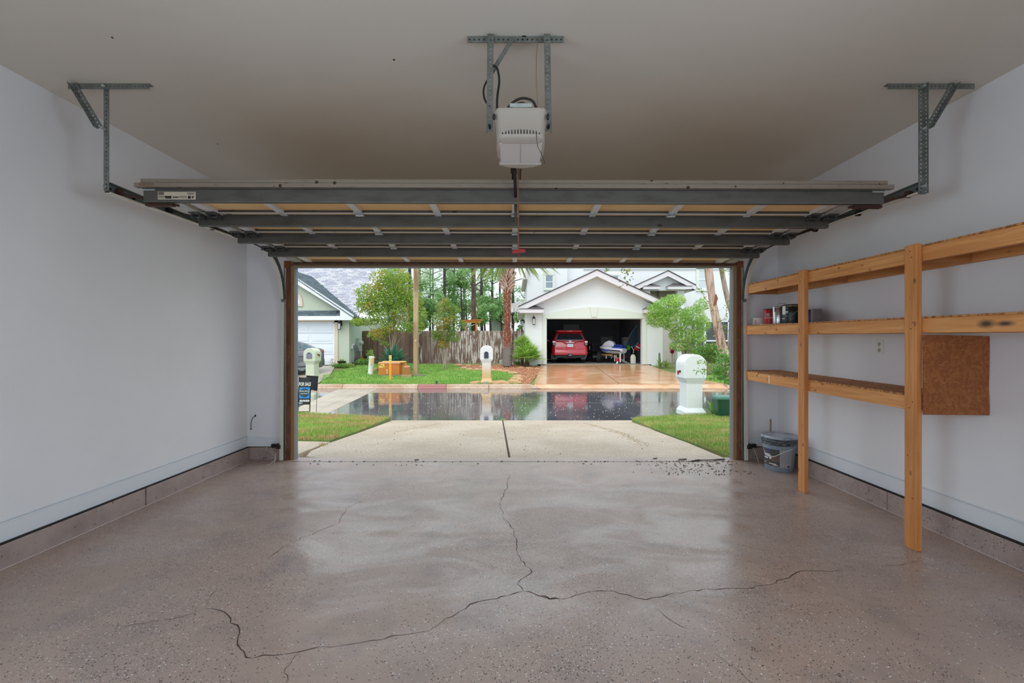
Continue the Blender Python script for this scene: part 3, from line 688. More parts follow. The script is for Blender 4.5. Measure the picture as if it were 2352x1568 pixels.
# ------------------------------------------------------------------ wooden shelving on the right wall
sh = thing('wooden_shelving', 'rough pine and strand board shelving along the right wall with two front posts in view', 'shelving', (2.75, 3.5, 0))
XF0, XF1, XB = 2.604, 2.642, 3.005
def tz(y): return .013*(y-2.3)
def lum(name, x0, x1, ya, yb, z0, z1, mat, bev=.003):
    vs = [(x, y, z+tz(y)) for z in (z0, z1) for x, y in ((x0,ya),(x1,ya),(x1,yb),(x0,yb))]
    return MB().add(vs, [(0,3,2,1),(4,5,6,7),(0,1,5,4),(1,2,6,5),(2,3,7,6),(3,0,4,7)]).build(name, mat, sh, bev)
for ya, x0 in ((4.0, 2.566), (2.882, 2.562), (1.72, 2.562)):
    pb = MB(); pb.box(x0, x0+.038, ya, ya+.089, .0, 1.955+tz(ya)); pb.build('post', WOOD_Z, sh, .004)
for zt, y1, zi in ((1.935, 1.2, 0), (1.478, 1.2, 1), (.972, 2.975, 2)):
    zb = zt-.092
    if zi == 1:
        lum('front_rail', XF0, XF1, 2.93, 5.10, zb, zt, WOOD_Y); lum('front_rail', XF0, XF1, y1, 2.929, zb, zt, SMUDGE)
    else: lum('front_rail', XF0, XF1, y1, 5.10, zb, zt, WOOD_Y)
    lum('back_rail', XB-.038, XB, y1, 5.10, zb, zt, WOOD_Y)
    lum('shelf_board', XF0-.002, XB, y1, 5.14, zt, zt+.012, OSB, .002)
    for yj in (5.102, 4.02, 2.93, 1.75):
        if yj > y1-.1 or zi < 2: lum('joist', (XF0 if yj > 5 else XF1), (XB if yj > 5 else XB-.038), yj-.0, yj+.038, zb, zt, WOOD_X)
    if zi < 2:
        lum('joist', XF1, XB-.038, 3.45, 3.488, zb, zt, WOOD_X); lum('joist', XF1, XB-.038, 2.30, 2.338, zb, zt, WOOD_X)
pn = MB(); vs = []
pn.prism([(2.590, 2.858, .876), (3.003, 2.858, .872), (3.004, 2.858, .93), (2.999, 2.858, 1.05), (3.004, 2.858, 1.2), (3.004, 2.858, 1.372), (2.588, 2.858, 1.382)], (0, .012, 0)); pn.build('end_panel', OSBP, sh, .0015)
sc = MB()
for ya, x0 in ((4.0, 2.566), (2.882, 2.562)):
    for z in (1.92, 1.88, 1.46, 1.42, .95, .91, .6, .33):
        yn = ya+.02+.05*random.random(); sc.cyl((x0-.0012, yn, z), (x0+.002, yn, z), .0034, n=8)
tag(sc.build('nail_heads', DARK, sh), kind='stuff')

MB().box(XF0-.0015, XF0, 4.608, 4.622, .915, .998).build('paint_mark', sm('white_print', (232, 232, 230), .6), sh)
# things on the middle shelf
SZ = 1.478+.012
def shz(y): return SZ + tz(y)
def can(name, label, cat, x, y, r, h_, body, lid, group=None):
    z = shz(y); t = thing(name, label, cat, (x, y, z), group)
    b = MB(); b.lathe([(r*.98, 0), (r, .004), (r, h_-.004), (r*.97, h_-.002)], (x, y, z), 28); b.build('can_body', body, t)
    b = MB(); b.lathe([(r*1.03, h_-.006), (r*1.04, h_), (r*.98, h_+.004), (r*.94, h_-.001), (0, h_-.001)], (x, y, z), 28); b.build('can_lid', lid, t)
    b = MB(); b.lathe([(r*1.02, 0), (r*1.03, .003), (r*1.02, .007)], (x, y, z), 28); b.build('bottom_rim', GALV, t)
    return t
def facing(x, y):   # unit vector on the floor from the can towards the camera
    d = Vector((-x, -y, 0)).normalized(); return d, Vector((-d.y, d.x, 0))
def decal(par, name, x, y, z, r, a0, a1, z0, z1, mat, n=8):
    """curved label patch on a can; angles measured from the direction to the camera"""
    d, s2 = facing(x, y); vs = []
    for k in range(n+1):
        a = math.radians(a0 + (a1-a0)*k/n); p_ = d*math.cos(a) + s2*math.sin(a)
        vs += [(x+p_.x*r, y+p_.y*r, z+z0), (x+p_.x*r, y+p_.y*r, z+z1)]
    return MB().add(vs, [(2*k, 2*k+2, 2*k+3, 2*k+1) for k in range(n)], 0, True).build(name, mat, par)
def textp(name, s_, size, mat, M_, par=None, extr=.0004):
    c = bpy.data.curves.new(name, 'FONT'); c.body = s_; c.size = size; c.align_x = 'CENTER'; c.align_y = 'CENTER'; c.extrude = extr; c.resolution_u = 2
    c.materials.append(mat); o = bpy.data.objects.new(name, c); C.objects.link(o); o.matrix_world = M_; ROOTM[o.name] = M_.copy()
    if par is not None: o.parent = par; o.matrix_parent_inverse = ROOTM[par.name].inverted(); o.matrix_basis = M_
    else: o.matrix_basis = M_
    return o
def face_mat(pos, nrm, up=(0,0,1)):
    n_ = Vector(nrm).normalized(); u = Vector(up); x = u.cross(n_).normalized(); u = n_.cross(x)
    M_ = Matrix((x, u, n_)).transposed().to_4x4(); M_.translation = Vector(pos); return M_
INKW = sm('white_print', (232, 232, 230), .6); INKD = sm('dark_print', (44, 44, 50), .6)
SILVER = sm('bare_tin', (196, 196, 198), .28, .9)
# folded white paper
pp_ = thing('paper_roll', 'short white paper roll beside the red can on the middle shelf', 'paper', (2.727, 5.02, shz(5.02)))
b = MB(); b.lathe([(.066,0),(.068,.004),(.068,.076),(.064,.080),(.030,.079),(.022,.076)], (2.727,5.02,shz(5.02)), 28); b.build('roll', sm('white_paper', (216, 208, 204), .8), pp_)
b = MB(); b.prism([(2.640,4.99,shz(5)),(2.662,4.985,shz(5)),(2.662,4.985,shz(5)+.060),(2.652,4.99,shz(5)+.058)], (.004,.02,0)); b.build('loose_end', sm('white_paper', (216,208,204), .8), pp_)
RED = sm('red_label', (176, 24, 32), .4)
t = can('red_can', 'red paint can with a dark blue lid on the middle shelf', 'can', 2.745, 4.86, .058, .165, RED, sm('dark_blue_lid', (44, 50, 84), .4))
d, s2 = facing(2.745, 4.86)
textp('lettering', 'PREMIUM', .021, INKW, face_mat(Vector((2.745,4.86,shz(4.86)+.072)) + d*.059 - s2*.006, d), t)
decal(t, 'label_emblem', 2.745, 4.86, shz(4.86), .0588, -36, 2, .090, .122, sm('grey_emblem', (150, 150, 146), .5))
t = can('silver_can', 'plain shiny silver can between the red can and the green paint can', 'can', 2.752, 4.705, .056, .180, SILVER, SILVER)
d, s2 = facing(2.752, 4.705)
textp('lettering', 'solid', .030, sm('grey_print', (112, 110, 108), .5), face_mat(Vector((2.752,4.705,shz(4.705)+.105)) + d*.0565 + s2*.015, d), t)
decal(t, 'colour_strip', 2.752, 4.705, shz(4.705), .0566, -44, -22, .130, .170, sm('violet_print', (92, 80, 120), .5))
t = can('green_paint_can', 'dark green gallon paint can with wire handle behind the shelf post', 'can', 2.803, 4.565, .083, .190, sm('dark_green_label', (38, 46, 40), .35), sm('dark_lid', (40, 40, 42), .4, .5))
z_ = shz(4.565)
decal(t, 'white_label', 2.803, 4.565, z_, .0836, -78, -40, .095, .180, INKW)
decal(t, 'label_stripe', 2.803, 4.565, z_, .0838, -78, 70, .172, .186, sm('gold_band', (150, 116, 66), .4))
for k, (za, zb_, a0, a1) in enumerate(((.120,.127,-70,-20),(.108,.114,-70,-22),(.098,.103,-70,-36),(.050,.058,-76,-46))): decal(t, 'label_text', 2.803, 4.565, z_, .0842, a0, a1, za, zb_, INKW)
decal(t, 'label_band', 2.803, 4.565, z_, .0839, -38, 70, .075, .112, sm('deep_green_band', (30, 62, 50), .4))
decal(t, 'label_dot', 2.803, 4.565, z_, .0843, -38, -22, .145, .162, sm('violet_print', (150, 140, 180), .5))
d, s2 = facing(2.803, 4.565); c0 = Vector((2.803, 4.565, z_))
b = MB(); b.tube([c0 - s2*.085 + Vector((0,0,.15)), c0 + d*.088 - s2*.045 + Vector((0,0,.075)), c0 + d*.094 - s2*.015 + Vector((0,0,.075)), c0 + d*.09 + s2*.035 + Vector((0,0,.115)), c0 + s2*.086 + Vector((0,0,.155))], .0022, 6); b.build('wire_handle', GALV, t)
b = MB(); b.tube([c0 - s2*.088 + Vector((0,0,.14)), c0 - s2*.13 + Vector((0,0,.18)), c0 - s2*.11 + Vector((0,0,.215)), c0 - s2*.05 + Vector((0,0,.205))], .0016, 6); b.build('bent_wire', DARK, t)
t = can('small_blue_can', 'small pale blue and yellow can half hidden behind the first shelf post', 'can', 2.83, 4.40, .052, .130, sm('pale_blue_label', (120, 140, 160), .45), SILVER)
decal(t, 'yellow_label', 2.83, 4.40, shz(4.4), .0526, -80, 10, .035, .085, sm('yellow_print', (206, 186, 80), .5))
t = can('navy_can', 'navy blue can just past the first shelf post', 'can', 2.815, 4.315, .052, .122, sm('navy_label', (30, 62, 112), .4), DARK)
decal(t, 'white_mark', 2.815, 4.315, shz(4.3), .0526, 20, 62, .070, .100, INKW)
t = can('grey_can', 'dull grey can at the near end of the shelf group', 'can', 2.838, 4.245, .047, .125, sm('grey_label', (126, 122, 124), .5), sm('grey_lid', (128, 128, 130), .4, .4))
decal(t, 'label_print', 2.838, 4.245, shz(4.25), .0474, 22, 58, .045, .080, sm('pinkish_print', (150, 126, 120), .5))
# paint scrap on the shelf edge
tag(MB().ell((2.625, 4.78, shz(4.78)+.004), .022, .016, .005, 10, 6).build('paint_drip', INKW), 'white paint blob on the front edge of the middle shelf', 'paint blob')

# five-gallon bucket
bx, by = 2.79, 4.76
t = thing('paint_bucket', 'grey five gallon paint bucket with a smeared lid on the floor', 'bucket', (bx, by, 0))
m_ = Mat('bucket_grey', (138, 148, 160), .42); m_.mix(m_.ramp(m_.noise(16, m_.vec((3, 3, .6)), 5), [(.58, 0.0), (.64, .6)]), (104, 116, 132)); BG = m_.m
m_ = Mat('smeared_rim', (92, 98, 106), .4); m_.mix(m_.ramp(m_.noise(22, m_.vec((1, 1, 2.5)), 5, .7), [(.48, 0.0), (.53, 1.0)]), (48, 52, 58)); m_.mix(m_.ramp(m_.noise(26, m_.vec((1, 1, 2.5), loc=(4,0,0)), 5, .7), [(.6, 0.0), (.63, 1.0)]), (170, 178, 186)); RIM = m_.m
m_ = Mat('bucket_lid', (168, 178, 190), .35); m_.mix(m_.ramp(m_.noise(9, None, 4), [(.55, 0.0), (.62, .7)]), (122, 132, 146)); LID = m_.m
MB().lathe([(.128,0),(.134,.006),(.150,.270),(.152,.285)], (bx,by,0), 40).build('pail', BG, t)
MB().lathe([(.152,.272),(.160,.275),(.160,.290),(.154,.294),(.154,.302),(.166,.304),(.166,.320),(.156,.324),(.156,.345)], (bx,by,0), 40).build('collar', RIM, t)
MB().lathe([(.162,.336),(.171,.338),(.173,.352),(.170,.364),(.160,.366),(.154,.358),(.06,.357),(0,.357)], (bx,by,0), 40).build('lid', LID, t)
def bdecal(name, a0, a1, z0, z1, mat, off=.0008, n=10):
    d, s2 = facing(bx, by); vs = []
    for k in range(n+1):
        a = math.radians(a0 + (a1-a0)*k/n); p_ = d*math.cos(a) + s2*math.sin(a)
        for z in (z0, z1): r = .134 + (z-.006)*(.016/.264) + off; vs.append((bx+p_.x*r, by+p_.y*r, z))
    return MB().add(vs, [(2*k, 2*k+2, 2*k+3, 2*k+1) for k in range(n)], 0, True).build(name, mat, t)
bdecal('label', -80, 2, .058, .232, sm('dark_bucket_label', (72, 70, 70), .45))
bdecal('paper_label', 3, 48, .050, .232, sm('grey_paper_label', (160, 160, 164), .6))
bdecal('violet_logo', -48, -34, .200, .230, sm('violet_logo', (70, 58, 150), .5), .0014)
for a0, a1, z0, z1 in ((-62,-34,.168,.178),(-60,-20,.152,.163),(-66,-44,.128,.142),(-38,-30,.126,.140),(-70,-56,.082,.088),(-40,-10,.076,.084),(-24,-4,.066,.072)): bdecal('label_text', a0, a1, z0, z1, INKW, .0014, 4)
bdecal('brown_patch', -30, 2, .105, .165, sm('brown_print', (106, 88, 76), .5), .0011)
for k in range(9): bdecal('fine_print', 6, 44, .214-.014*k, .217-.014*k, sm('fine_print_grey', (128, 128, 132), .6), .0014, 4)
d, s2 = facing(bx, by); c0 = Vector((bx, by, 0))
bdecal('square_mark', 33, 41, .056, .072, INKD, .0014, 2)
b = MB(); b.tube([c0 - s2*.150 + Vector((0,0,.235)), c0 + d*.09 - s2*.125 + Vector((0,0,.165)), c0 + d*.128 - s2*.085 + Vector((0,0,.150)), c0 + d*.14 - s2*.075 + Vector((0,0,.146)), c0 + d*.155 - s2*.02 + Vector((0,0,.175)), c0 + d*.15 + s2*.04 + Vector((0,0,.215)), c0 + d*.10 + s2*.115 + Vector((0,0,.245)), c0 + s2*.152 + Vector((0,0,.25))], .003, 8); b.build('handle', sm('white_wire', (226, 228, 230), .4), t)

# wall outlet, drip stain beside the corner
t = thing('wall_outlet', 'white duplex power outlet on the right wall above the low shelf', 'outlet', (WR, 3.72, 1.294))
MB().box(WR-.006, WR, 3.683, 3.757, 1.236, 1.352).build('cover_plate', sm('ivory_plate', (226, 224, 218), .4), t, .003)
for zc in (1.270, 1.318):
    b = MB(); b.lathe([(.016,0),(.016,.002),(0,.002)], (0,0,0), 18); me = b.mesh('socket', sm('ivory_socket', (206, 202, 194), .4)); o = link('socket', me, t, (WR-.006, 3.72, zc), (0, -math.pi/2, 0))
    s3 = MB()
    for dy, hh in ((-.006, .009), (.006, .007)): s3.box(WR-.0095, WR-.008, 3.72+dy-.001, 3.72+dy+.001, zc-.001, zc-.001+hh)
    s3.cyl((WR-.0095, 3.72, zc-.008), (WR-.008, 3.72, zc-.008), .0025, n=8); s3.build('socket_slots', INKD, t)
b = MB(); b.prism([(2.916,5.155,.27),(2.934,5.155,.27),(2.936,5.155,.44),(2.930,5.155,.465),(2.918,5.155,.46)], (0,.006,0)); 
tag(b.build('dried_caulk', sm('tan_caulk', (170, 146, 122), .8)), 'tan dried caulk streak on the front wall above the bucket', 'caulk streak')
# ------------------------------------------------------------------ outdoors: ground, street, kerbs
m_ = Mat('exposed_concrete', (196, 178, 156), .62); m_.vary(.9, (176, 156, 132), .38, .62); m_.vary(45, (150, 136, 118), .48, .64, amt=.8); m_.specks(80, (116, 102, 88), .14, .38); m_.specks(100, (232, 224, 212), .16, .38)
m_.bump(m_.noise(90), .2, .004); m_.rough(m_.noise(1.2), .35, .75); CONC = m_.m
m_ = Mat('street_concrete', (186, 172, 154), .4); m_.vary(1.2, (164, 150, 134), .4, .68); m_.bump(m_.noise(60), .1, .003); GUTTER = m_.m
m_ = Mat('wet_asphalt', (104, 103, 109), .12, spec=.7); m_.vary(.5, (90, 89, 95), .4, .66); m_.vary(60, (122, 121, 124), .55, .7, amt=.6)
m_.rough(m_.ramp(m_.noise(.8, m_.vec((1, .6, 1)), 4), [(.38, 0.0), (.62, 1.0)]), .04, .16); m_.bump(m_.noise(7, m_.vec((1, .35, 1)), 3), .035, .01); m_.b.inputs['Coat Weight'].default_value = .6; m_.b.inputs['Coat Roughness'].default_value = .06; ASPH = m_.m
m_ = Mat('wet_orange_concrete', (196, 146, 104), .22, spec=.6); m_.vary(.7, (214, 176, 140), .42, .66); m_.vary(2.4, (176, 116, 72), .5, .68, m_.vec((.6, 1.6, 1)), amt=.7); m_.rough(m_.noise(1.1, m_.vec((.7, 1.6, 1))), .03, .3); ORANGE = m_.m
m_ = Mat('kerb_concrete', (196, 170, 146), .5); m_.vary(1.5, (176, 142, 112), .42, .66); m_.vary(12, (150, 126, 106), .5, .7, amt=.6); KERB = m_.m
KERBR = sm('kerb_red_paint', (160, 104, 98), .5)
m_ = Mat('lawn_soil', (108, 128, 62), .9); m_.vary(3, (128, 120, 72), .45, .65); SOIL = m_.m
def grass_mat(name, c1, c2, c3, dry, lo, hi, sc=.9, loc=(0,0,0)):
    M_ = Mat(name, c1, .7, spec=.25); M_.island(c2, 1.0); M_.vary(1.4, c3, .45, .7)
    M_.mix(M_.ramp(M_.noise(sc, M_.vec((1, 1.6, 1), loc=loc), 4), [(lo, 0.0), (hi, .85)]), dry)
    M_.b.inputs['Subsurface Weight'].default_value = 0.0
    return M_.m
G_NEAR = grass_mat('near_grass', (158, 186, 90), (126, 158, 70), (172, 194, 104), (196, 166, 118), .47, .60, 1.6)
G_NEAR_R = grass_mat('right_lawn_grass', (158, 184, 92), (124, 154, 70), (172, 192, 106), (196, 176, 120), .48, .64, 1.9, (4, 1, 0))
G_FAR = grass_mat('far_grass', (148, 190, 94), (122, 168, 76), (162, 198, 102), (170, 176, 96), .62, .75, .4, (2, 5, 0))

# one wide earth sheet under everything, street surface, our drive, lawns
EARTH = sm('bare_earth', (110, 98, 78), .95)
e = MB(); e.box(-60, 60, 5.5, 160, -1.2, -.75); tag(e.build('ground', EARTH), kind='structure')
st = MB(); st.box(-40, 40, 10.02, 17.02, -.75, STREET); street = tag(st.build('street', ASPH), kind='structure')
# concrete valley gutter crossing the street on the left, cast in panels
GL = [(-6.80, 17.02), (-4.62, 11.30)]; 
def gp(px_, py_): p = on_z(px_, py_, STREET); return p
def plate(poly, z0, th, name, mat, par):
    MB().prism([(p[0], p[1], z0) for p in poly], (0, 0, th)).build(name, mat, par, .004, 1)
A0, A1 = gp(776, 894), gp(702, 928); B0, B1 = gp(866, 894), gp(762, 945)
def lerp(a, b, t): return a + (b - a)*t
for i, (t0, t1) in enumerate(((0, .42), (.425, 1.3))):
    for j, (u0, u1) in enumerate(((0, .31), (.315, .66), (.665, 1.0))):
        c = lambda t, u: lerp(lerp(A0, A1, t), lerp(B0, B1, t), u)
        plate([c(t0,u0), c(t0,u1), c(t1,u1), c(t1,u0)], STREET, .006, 'gutter_panel', GUTTER, street)
MB().box(-40, 40, 13.05, 13.07, STREET, STREET+.002).build('patch_seam', sm('seam_grey', (120, 120, 122), .3), street)
# rain splashes on the puddle
sp = MB()
for i in range(420):
    x, y = random.uniform(-4.5, 4), random.uniform(10.15, 15.5)
    h_ = random.uniform(.008, .028); r_ = random.uniform(.004, .012); sp.cyl((x, y, STREET), (x, y, STREET+h_*.6), r_*.6, r_*.15, 5)
m_ = Mat('splash_water', (240, 244, 248), .1, spec=.8); tag(sp.build('rain_splashes', m_.m), 'tiny white rain splashes on the flooded street', 'water splash', kind='stuff')

# our driveway: exposed aggregate slabs with a dark centre joint
drv = thing('driveway', 'exposed aggregate concrete driveway falling to the street from the garage', 'driveway', (0, 7.6, 0)); drv['kind'] = 'structure'
def dslab(poly, mat=CONC, name='slab'):
    top = [Vector((x, y, drive_z(y)-.002)) for x, y in poly]; MB().prism(top, (0, 0, -.12)).build(name, mat, drv, .006, 1)
JX = lambda y: lerp(-.05, -.245, (y-5.26)/(10.05-5.26))
y0, yj, y1 = 5.262, 7.92, 10.06
dslab([(-2.30, y0), (JX(y0)-.012, y0), (JX(yj)-.012, yj), (-2.645, yj), (-2.64, 6.5), (-2.58, 5.75), (-2.46, 5.36)])
dslab([(JX(y0)+.012, y0), (2.44, y0), (2.50, 6.5), (2.50, yj), (JX(yj)+.012, yj)])
dslab([(JX(yj)-.012, yj+.020), (JX(y1)-.012, y1), (-2.70, y1), (-2.645, yj+.020)])
dslab([(JX(yj)+.012, yj+.020), (2.50, yj+.020), (2.62, 9.6), (2.70, y1), (JX(y1)+.012, y1)])
dslab([(-8, 5.45), (-2.62, 5.40), (-2.66, 5.9), (-2.675, 6.60), (-3.4, 6.72), (-8, 6.78)], CONC, 'walkway_slab')
jt = MB(); jt.prism([(JX(y)+o, y, drive_z(y)-.012) for y, o in ((y0,-.012),(y0,.012),(y1,.012),(y1,-.012))], (0,0,-.05)); jt.prism([(-2.6, y, drive_z(y)-.012) for y in (yj,)] + [(2.5, yj, drive_z(yj)-.012), (2.5, yj+.020, drive_z(yj)-.012), (-2.6, yj+.020, drive_z(yj)-.012)], (0,0,-.05)); tag(jt.build('joint_filler', DIRT, drv), kind='stuff')
mats_ = sm('tan_silt', (158, 134, 100), .8)
for pts, wd in (([(1160,992),(1330,974)], .0),):
    pass
m_ = Mat('silt_streak', (180, 161, 134), .8)
def drv_line(pts, wd, mat, name):
    P = []
    for a, b in pts:
        Y = 941/(b-871.2); P.append(Vector(((a-CX)*Y/F, Y, drive_z(Y)+.0)))
    crack(P, wd, name, drv, mat, .0015, zf=1)
gr = MB()
for pts, wd, n in (([(1345,972),(1400,986),(1440,1000),(1482,1022)], .10, 700), ([(1010,972),(960,982),(905,992)], .07, 260)):
    P = [(941/(b-871.2)*(a-CX)/F, 941/(b-871.2)) for a, b in pts]
    for _ in range(n):
        u = random.random()*(len(P)-1); k = int(u); x = lerp(P[k][0], P[k+1][0], u-k) + random.gauss(0, wd*.5); y = lerp(P[k][1], P[k+1][1], u-k) + random.gauss(0, wd)
        r_ = random.uniform(.004, .010); z = drive_z(y)-.001; gr.add([(x-r_,y,z),(x,y-r_,z),(x+r_,y,z),(x,y+r_,z),(x,y,z+r_*.5)], [(0,1,4),(1,2,4),(2,3,4),(3,0,4)])
tag(gr.build('washed_grit', sm('tan_grit', (166, 144, 112), .8)), 'washed-out tan grit streaks across the driveway', 'grit', kind='stuff')
pb = MB()
for i in range(60):
    x, y = random.uniform(-2.4, 2.3), random.uniform(5.4, 9.9); pb.ell((x, y, drive_z(y)+.003), random.uniform(.003, .009), random.uniform(.003, .009), .004, 6, 4)
tag(pb.build('driveway_debris', DIRT), 'small dark bits of leaf and bark scattered on the driveway', 'debris', kind='stuff')
tf = []
for i in range(60):
    y = random.choice([random.gauss(10.0, .05), random.gauss(6.2, .03)]); x = JX(y)+random.gauss(0, .02) if y > 9 else -2.62+random.gauss(0,.02); tf.append((x, y))
tag(link('joint_weeds', grass_mesh('joint_weeds', tf, lambda a, b: drive_z(b), G_NEAR, .05, .005)), 'tufts of weeds growing in the driveway joints', 'weeds', kind='stuff')

# our two strips of lawn
LL = [(-12, 6.84), (-3.4, 6.76), (-2.70, 6.62), (-2.70, 8.2), (-2.73, 9.97), (-3.4, 10.25), (-4.4, 10.55), (-5.6, 10.9), (-12, 12.2)]
RL = [(2.53, 5.30), (2.53, 9.7), (2.72, 10.0), (3.4, 10.25), (4.4, 10.60), (12, 10.8), (12, 5.30)]
def inside(p, poly):
    r = False; n = len(poly); x, y = p
    for i in range(n):
        x0, y0_ = poly[i]; x1, y1_ = poly[(i+1) % n]
        if (y0_ > y) != (y1_ > y) and x < (x1-x0)*(y-y0_)/(y1_-y0_)+x0: r = not r
    return r
def scatter(poly, n, xlim=None, vis=True):
    a = np.array(poly); out = []
    while len(out) < n:
        q = rng.uniform(a.min(0), a.max(0), (n, 2))
        out += [tuple(p) for p in q if inside(p, poly) and (not vis or -.52*p[1] < p[0] < .50*p[1])]
    return np.array(out[:n])
def sheet(name, poly, zf, mat, step=.5):
    """ground sheet that follows zf, built as a grid clipped to its outline (fan from fine strips)"""
    ys = sorted({y for _, y in poly} | set(np.arange(min(y for _, y in poly), max(y for _, y in poly), step))); vs = []; fs = []
    def span(y):
        xs = []
        n = len(poly)
        for i in range(n):
            (xa, ya), (xb, yb) = poly[i], poly[(i+1) % n]
            if (ya <= y < yb) or (yb <= y < ya): xs.append(xa+(xb-xa)*(y-ya)/(yb-ya))
        return (min(xs), max(xs)) if xs else None
    rows = [(y, span(y+1e-6 if y < ys[-1] else y-1e-6)) for y in ys]; rows = [r for r in rows if r[1]]
    for y, (a, b) in rows: vs += [(a, y, zf(a, y)), (b, y, zf(b, y)), (a, y, zf(a, y)-.4), (b, y, zf(b, y)-.4)]
    for i in range(len(rows)-1):
        q = 4*i; fs += [(q, q+1, q+5, q+4), (q+2, q, q+4, q+6), (q+1, q+3, q+7, q+5)]
    fs += [(2, 3, 1, 0), (4*len(rows)-4, 4*len(rows)-3, 4*len(rows)-1, 4*len(rows)-2)]
    return MB().add(vs, fs).build(name, mat)
nz = lambda x, y: lawn_z(y) - .02
for nm_, poly in (('left', LL), ('right', RL)):
    tag(sheet('lawn_ground', poly, nz, SOIL), kind='structure')
    q = scatter(poly, 30000)
    tag(link('lawn_grass', grass_mesh('lawn_grass', q, nz, G_NEAR if nm_ == 'left' else G_NEAR_R, .055 if nm_ == 'left' else .05, .0042)), 'bright green grass with %s' % ('dry brown patches on the lawn beside the for sale sign' if nm_ == 'left' else 'yellowed spots on the lawn around the white stucco mailbox'), 'grass', kind='stuff')
for k in range(10):
    pass

# far side: kerb cast in lengths, front yard, orange wet driveway
kerb = thing('far_kerb', 'rounded concrete kerb along the far side of the street', 'kerb', (-4, 17.2, STREET)); kerb['kind'] = 'structure'
def kerbseg(x0, x1, mat, drop=None):
    pr = [(17.0, STREET-.2), (17.0, STREET+.02), (17.06, STREET+.05), (17.09, STREET+.13), (17.14, STREET+.155), (17.32, STREET+.155), (17.34, STREET-.2)]
    if drop is None: MB().prism([(x0, y, z) for y, z in pr], (x1-x0, 0, 0)).build('kerb_length', mat, kerb, .004, 1)
    else:
        rings = [[(x0, y, z) for y, z in pr], [(x1, y, min(z, STREET+.03)) for y, z in pr]]
        if drop < 0: rings.reverse()
        MB().loft(rings, sm=False).build('kerb_ramp', mat, kerb)
xs = [-22, -15, -11.2, -8.55, -6.47, -3.62, -2.55, -.95, .62]
for i in range(len(xs)-1): kerbseg(xs[i]+.012, xs[i+1], KERBR if i == 5 else KERB)
kerbseg(.62, 1.02, KERB, 1)
kerbseg(8.05, 8.4, KERB, -1); kerbseg(8.41, 16, KERB)
gf = lambda x, y: far_z(y) if y < 30 else .21
# planting areas given by their outline on the ground: pixel -> point on the sloping yard
def on_yard(px_, py_):
    lo, hi = 17.3, 40.0
    for _ in range(50):
        m2 = (lo+hi)/2
        if CY + F*(CZ-far_z(m2))/m2 > py_: lo = m2
        else: hi = m2
    return ((px_-CX)*lo/F, lo)
tag(sheet('yard_ground', [(-40, 17.34), (40, 17.34), (40, 60), (-40, 60)], lambda x, y: gf(x, y)-.03, SOIL, 1.0), kind='structure')
FD = [on_yard(1216, 888), on_yard(1243, 842), (1.35, 23.5), (6.9, 23.5), on_yard(1490, 841), on_yard(1545, 846), on_yard(1640, 880), (8.2, 17.36), (.62, 17.36)]
fdr = thing('far_driveway', 'wet orange concrete driveway of the white house', 'driveway', (4, 20, 0)); fdr['kind'] = 'structure'
def fslab(poly):
    MB().prism([(x, y, gf(x, y)+.012) for x, y in poly], (0, 0, -.05)).build('slab', ORANGE, fdr, .004, 1)
def cut(t, u):     # t along depth 0..1, u across
    y = 17.36 + (23.3-17.36)*t; xl = lerp(.78, 1.40, t); xr = 8.10 if t < .02 else (lerp(8.1, 7.0, min(1, t/.62)) if t < .62 else lerp(7.0, 6.9, (t-.62)/.38))
    return (lerp(xl, xr, u), y)
def jm(t):
    a, b = cut(t, 0)[0], cut(t, 1)[0]; return (4.06-a)/(b-a)
for t0, t1 in ((0, .470), (.474, 1.0)):
    n = 4; ts = [t0+(t1-t0)*k/n for k in range(n+1)]
    for side in (0, 1):
        pts = [cut(t, 0 if side == 0 else jm(t)+.0028) for t in ts] + [cut(t, jm(t)-.0028 if side == 0 else 1) for t in reversed(ts)]
        # strips so that each slab follows the slope
        vs = [(x, y, gf(x, y)+.012) for x, y in pts] + [(x, y, gf(x, y)-.04) for x, y in pts]; L_ = len(pts)
        fs = [(k, L_-1-k, L_-2-k, k+1) for k in range(n)] + [((k+1) % L_, k, L_+k, L_+(k+1) % L_) for k in range(L_)]
        MB().add(vs, fs).build('slab', ORANGE, fdr)
# gutter apron of the driveway at the street
MB().prism([(.7, 17.0, STREET-.05), (8.3, 17.0, STREET-.05), (8.3, 17.36, STREET-.05), (.7, 17.36, STREET-.05), ][::-1], (0, 0, .06)).build('apron', ORANGE, fdr)
MB().add([(.8,17.0,STREET+.012),(8.2,17.0,STREET+.012),(8.1,17.4,-.248),(.78,17.4,-.248)], [(0,1,2,3)]).build('apron', ORANGE, fdr)

FLL = [(-6.0, 17.36), (-.1, 17.36), on_yard(1178, 868), on_yard(1180, 858), on_yard(1150, 851), on_yard(1060, 846), on_yard(1050, 838), on_yard(835, 836), on_yard(800, 846), on_yard(742, 862), (-7.4, 17.36)]
q = scatter(FLL, 42000); q2 = scatter([(-6.5,17.36),(.3,17.36),(.2,18.2),(-6.9,18.2)], 14000)
tag(link('yard_grass', grass_mesh('yard_grass', np.vstack([q, q2]), lambda x, y: gf(x, y)-.02, G_FAR, .07, .011)), 'smooth green grass on the front yard around the utility boxes across the street', 'grass', kind='stuff')
FRL = [on_yard(1618, 866), on_yard(1700, 838), (18, 22), (18, 17.4), (8.4, 17.4), on_yard(1642, 879)]
q = scatter(FRL, 9000); 
tag(link('yard_grass', grass_mesh('yard_grass', q, lambda x, y: gf(x, y)-.02, G_FAR, .07, .011)), 'small patch of green grass right of the orange driveway', 'grass', kind='stuff')
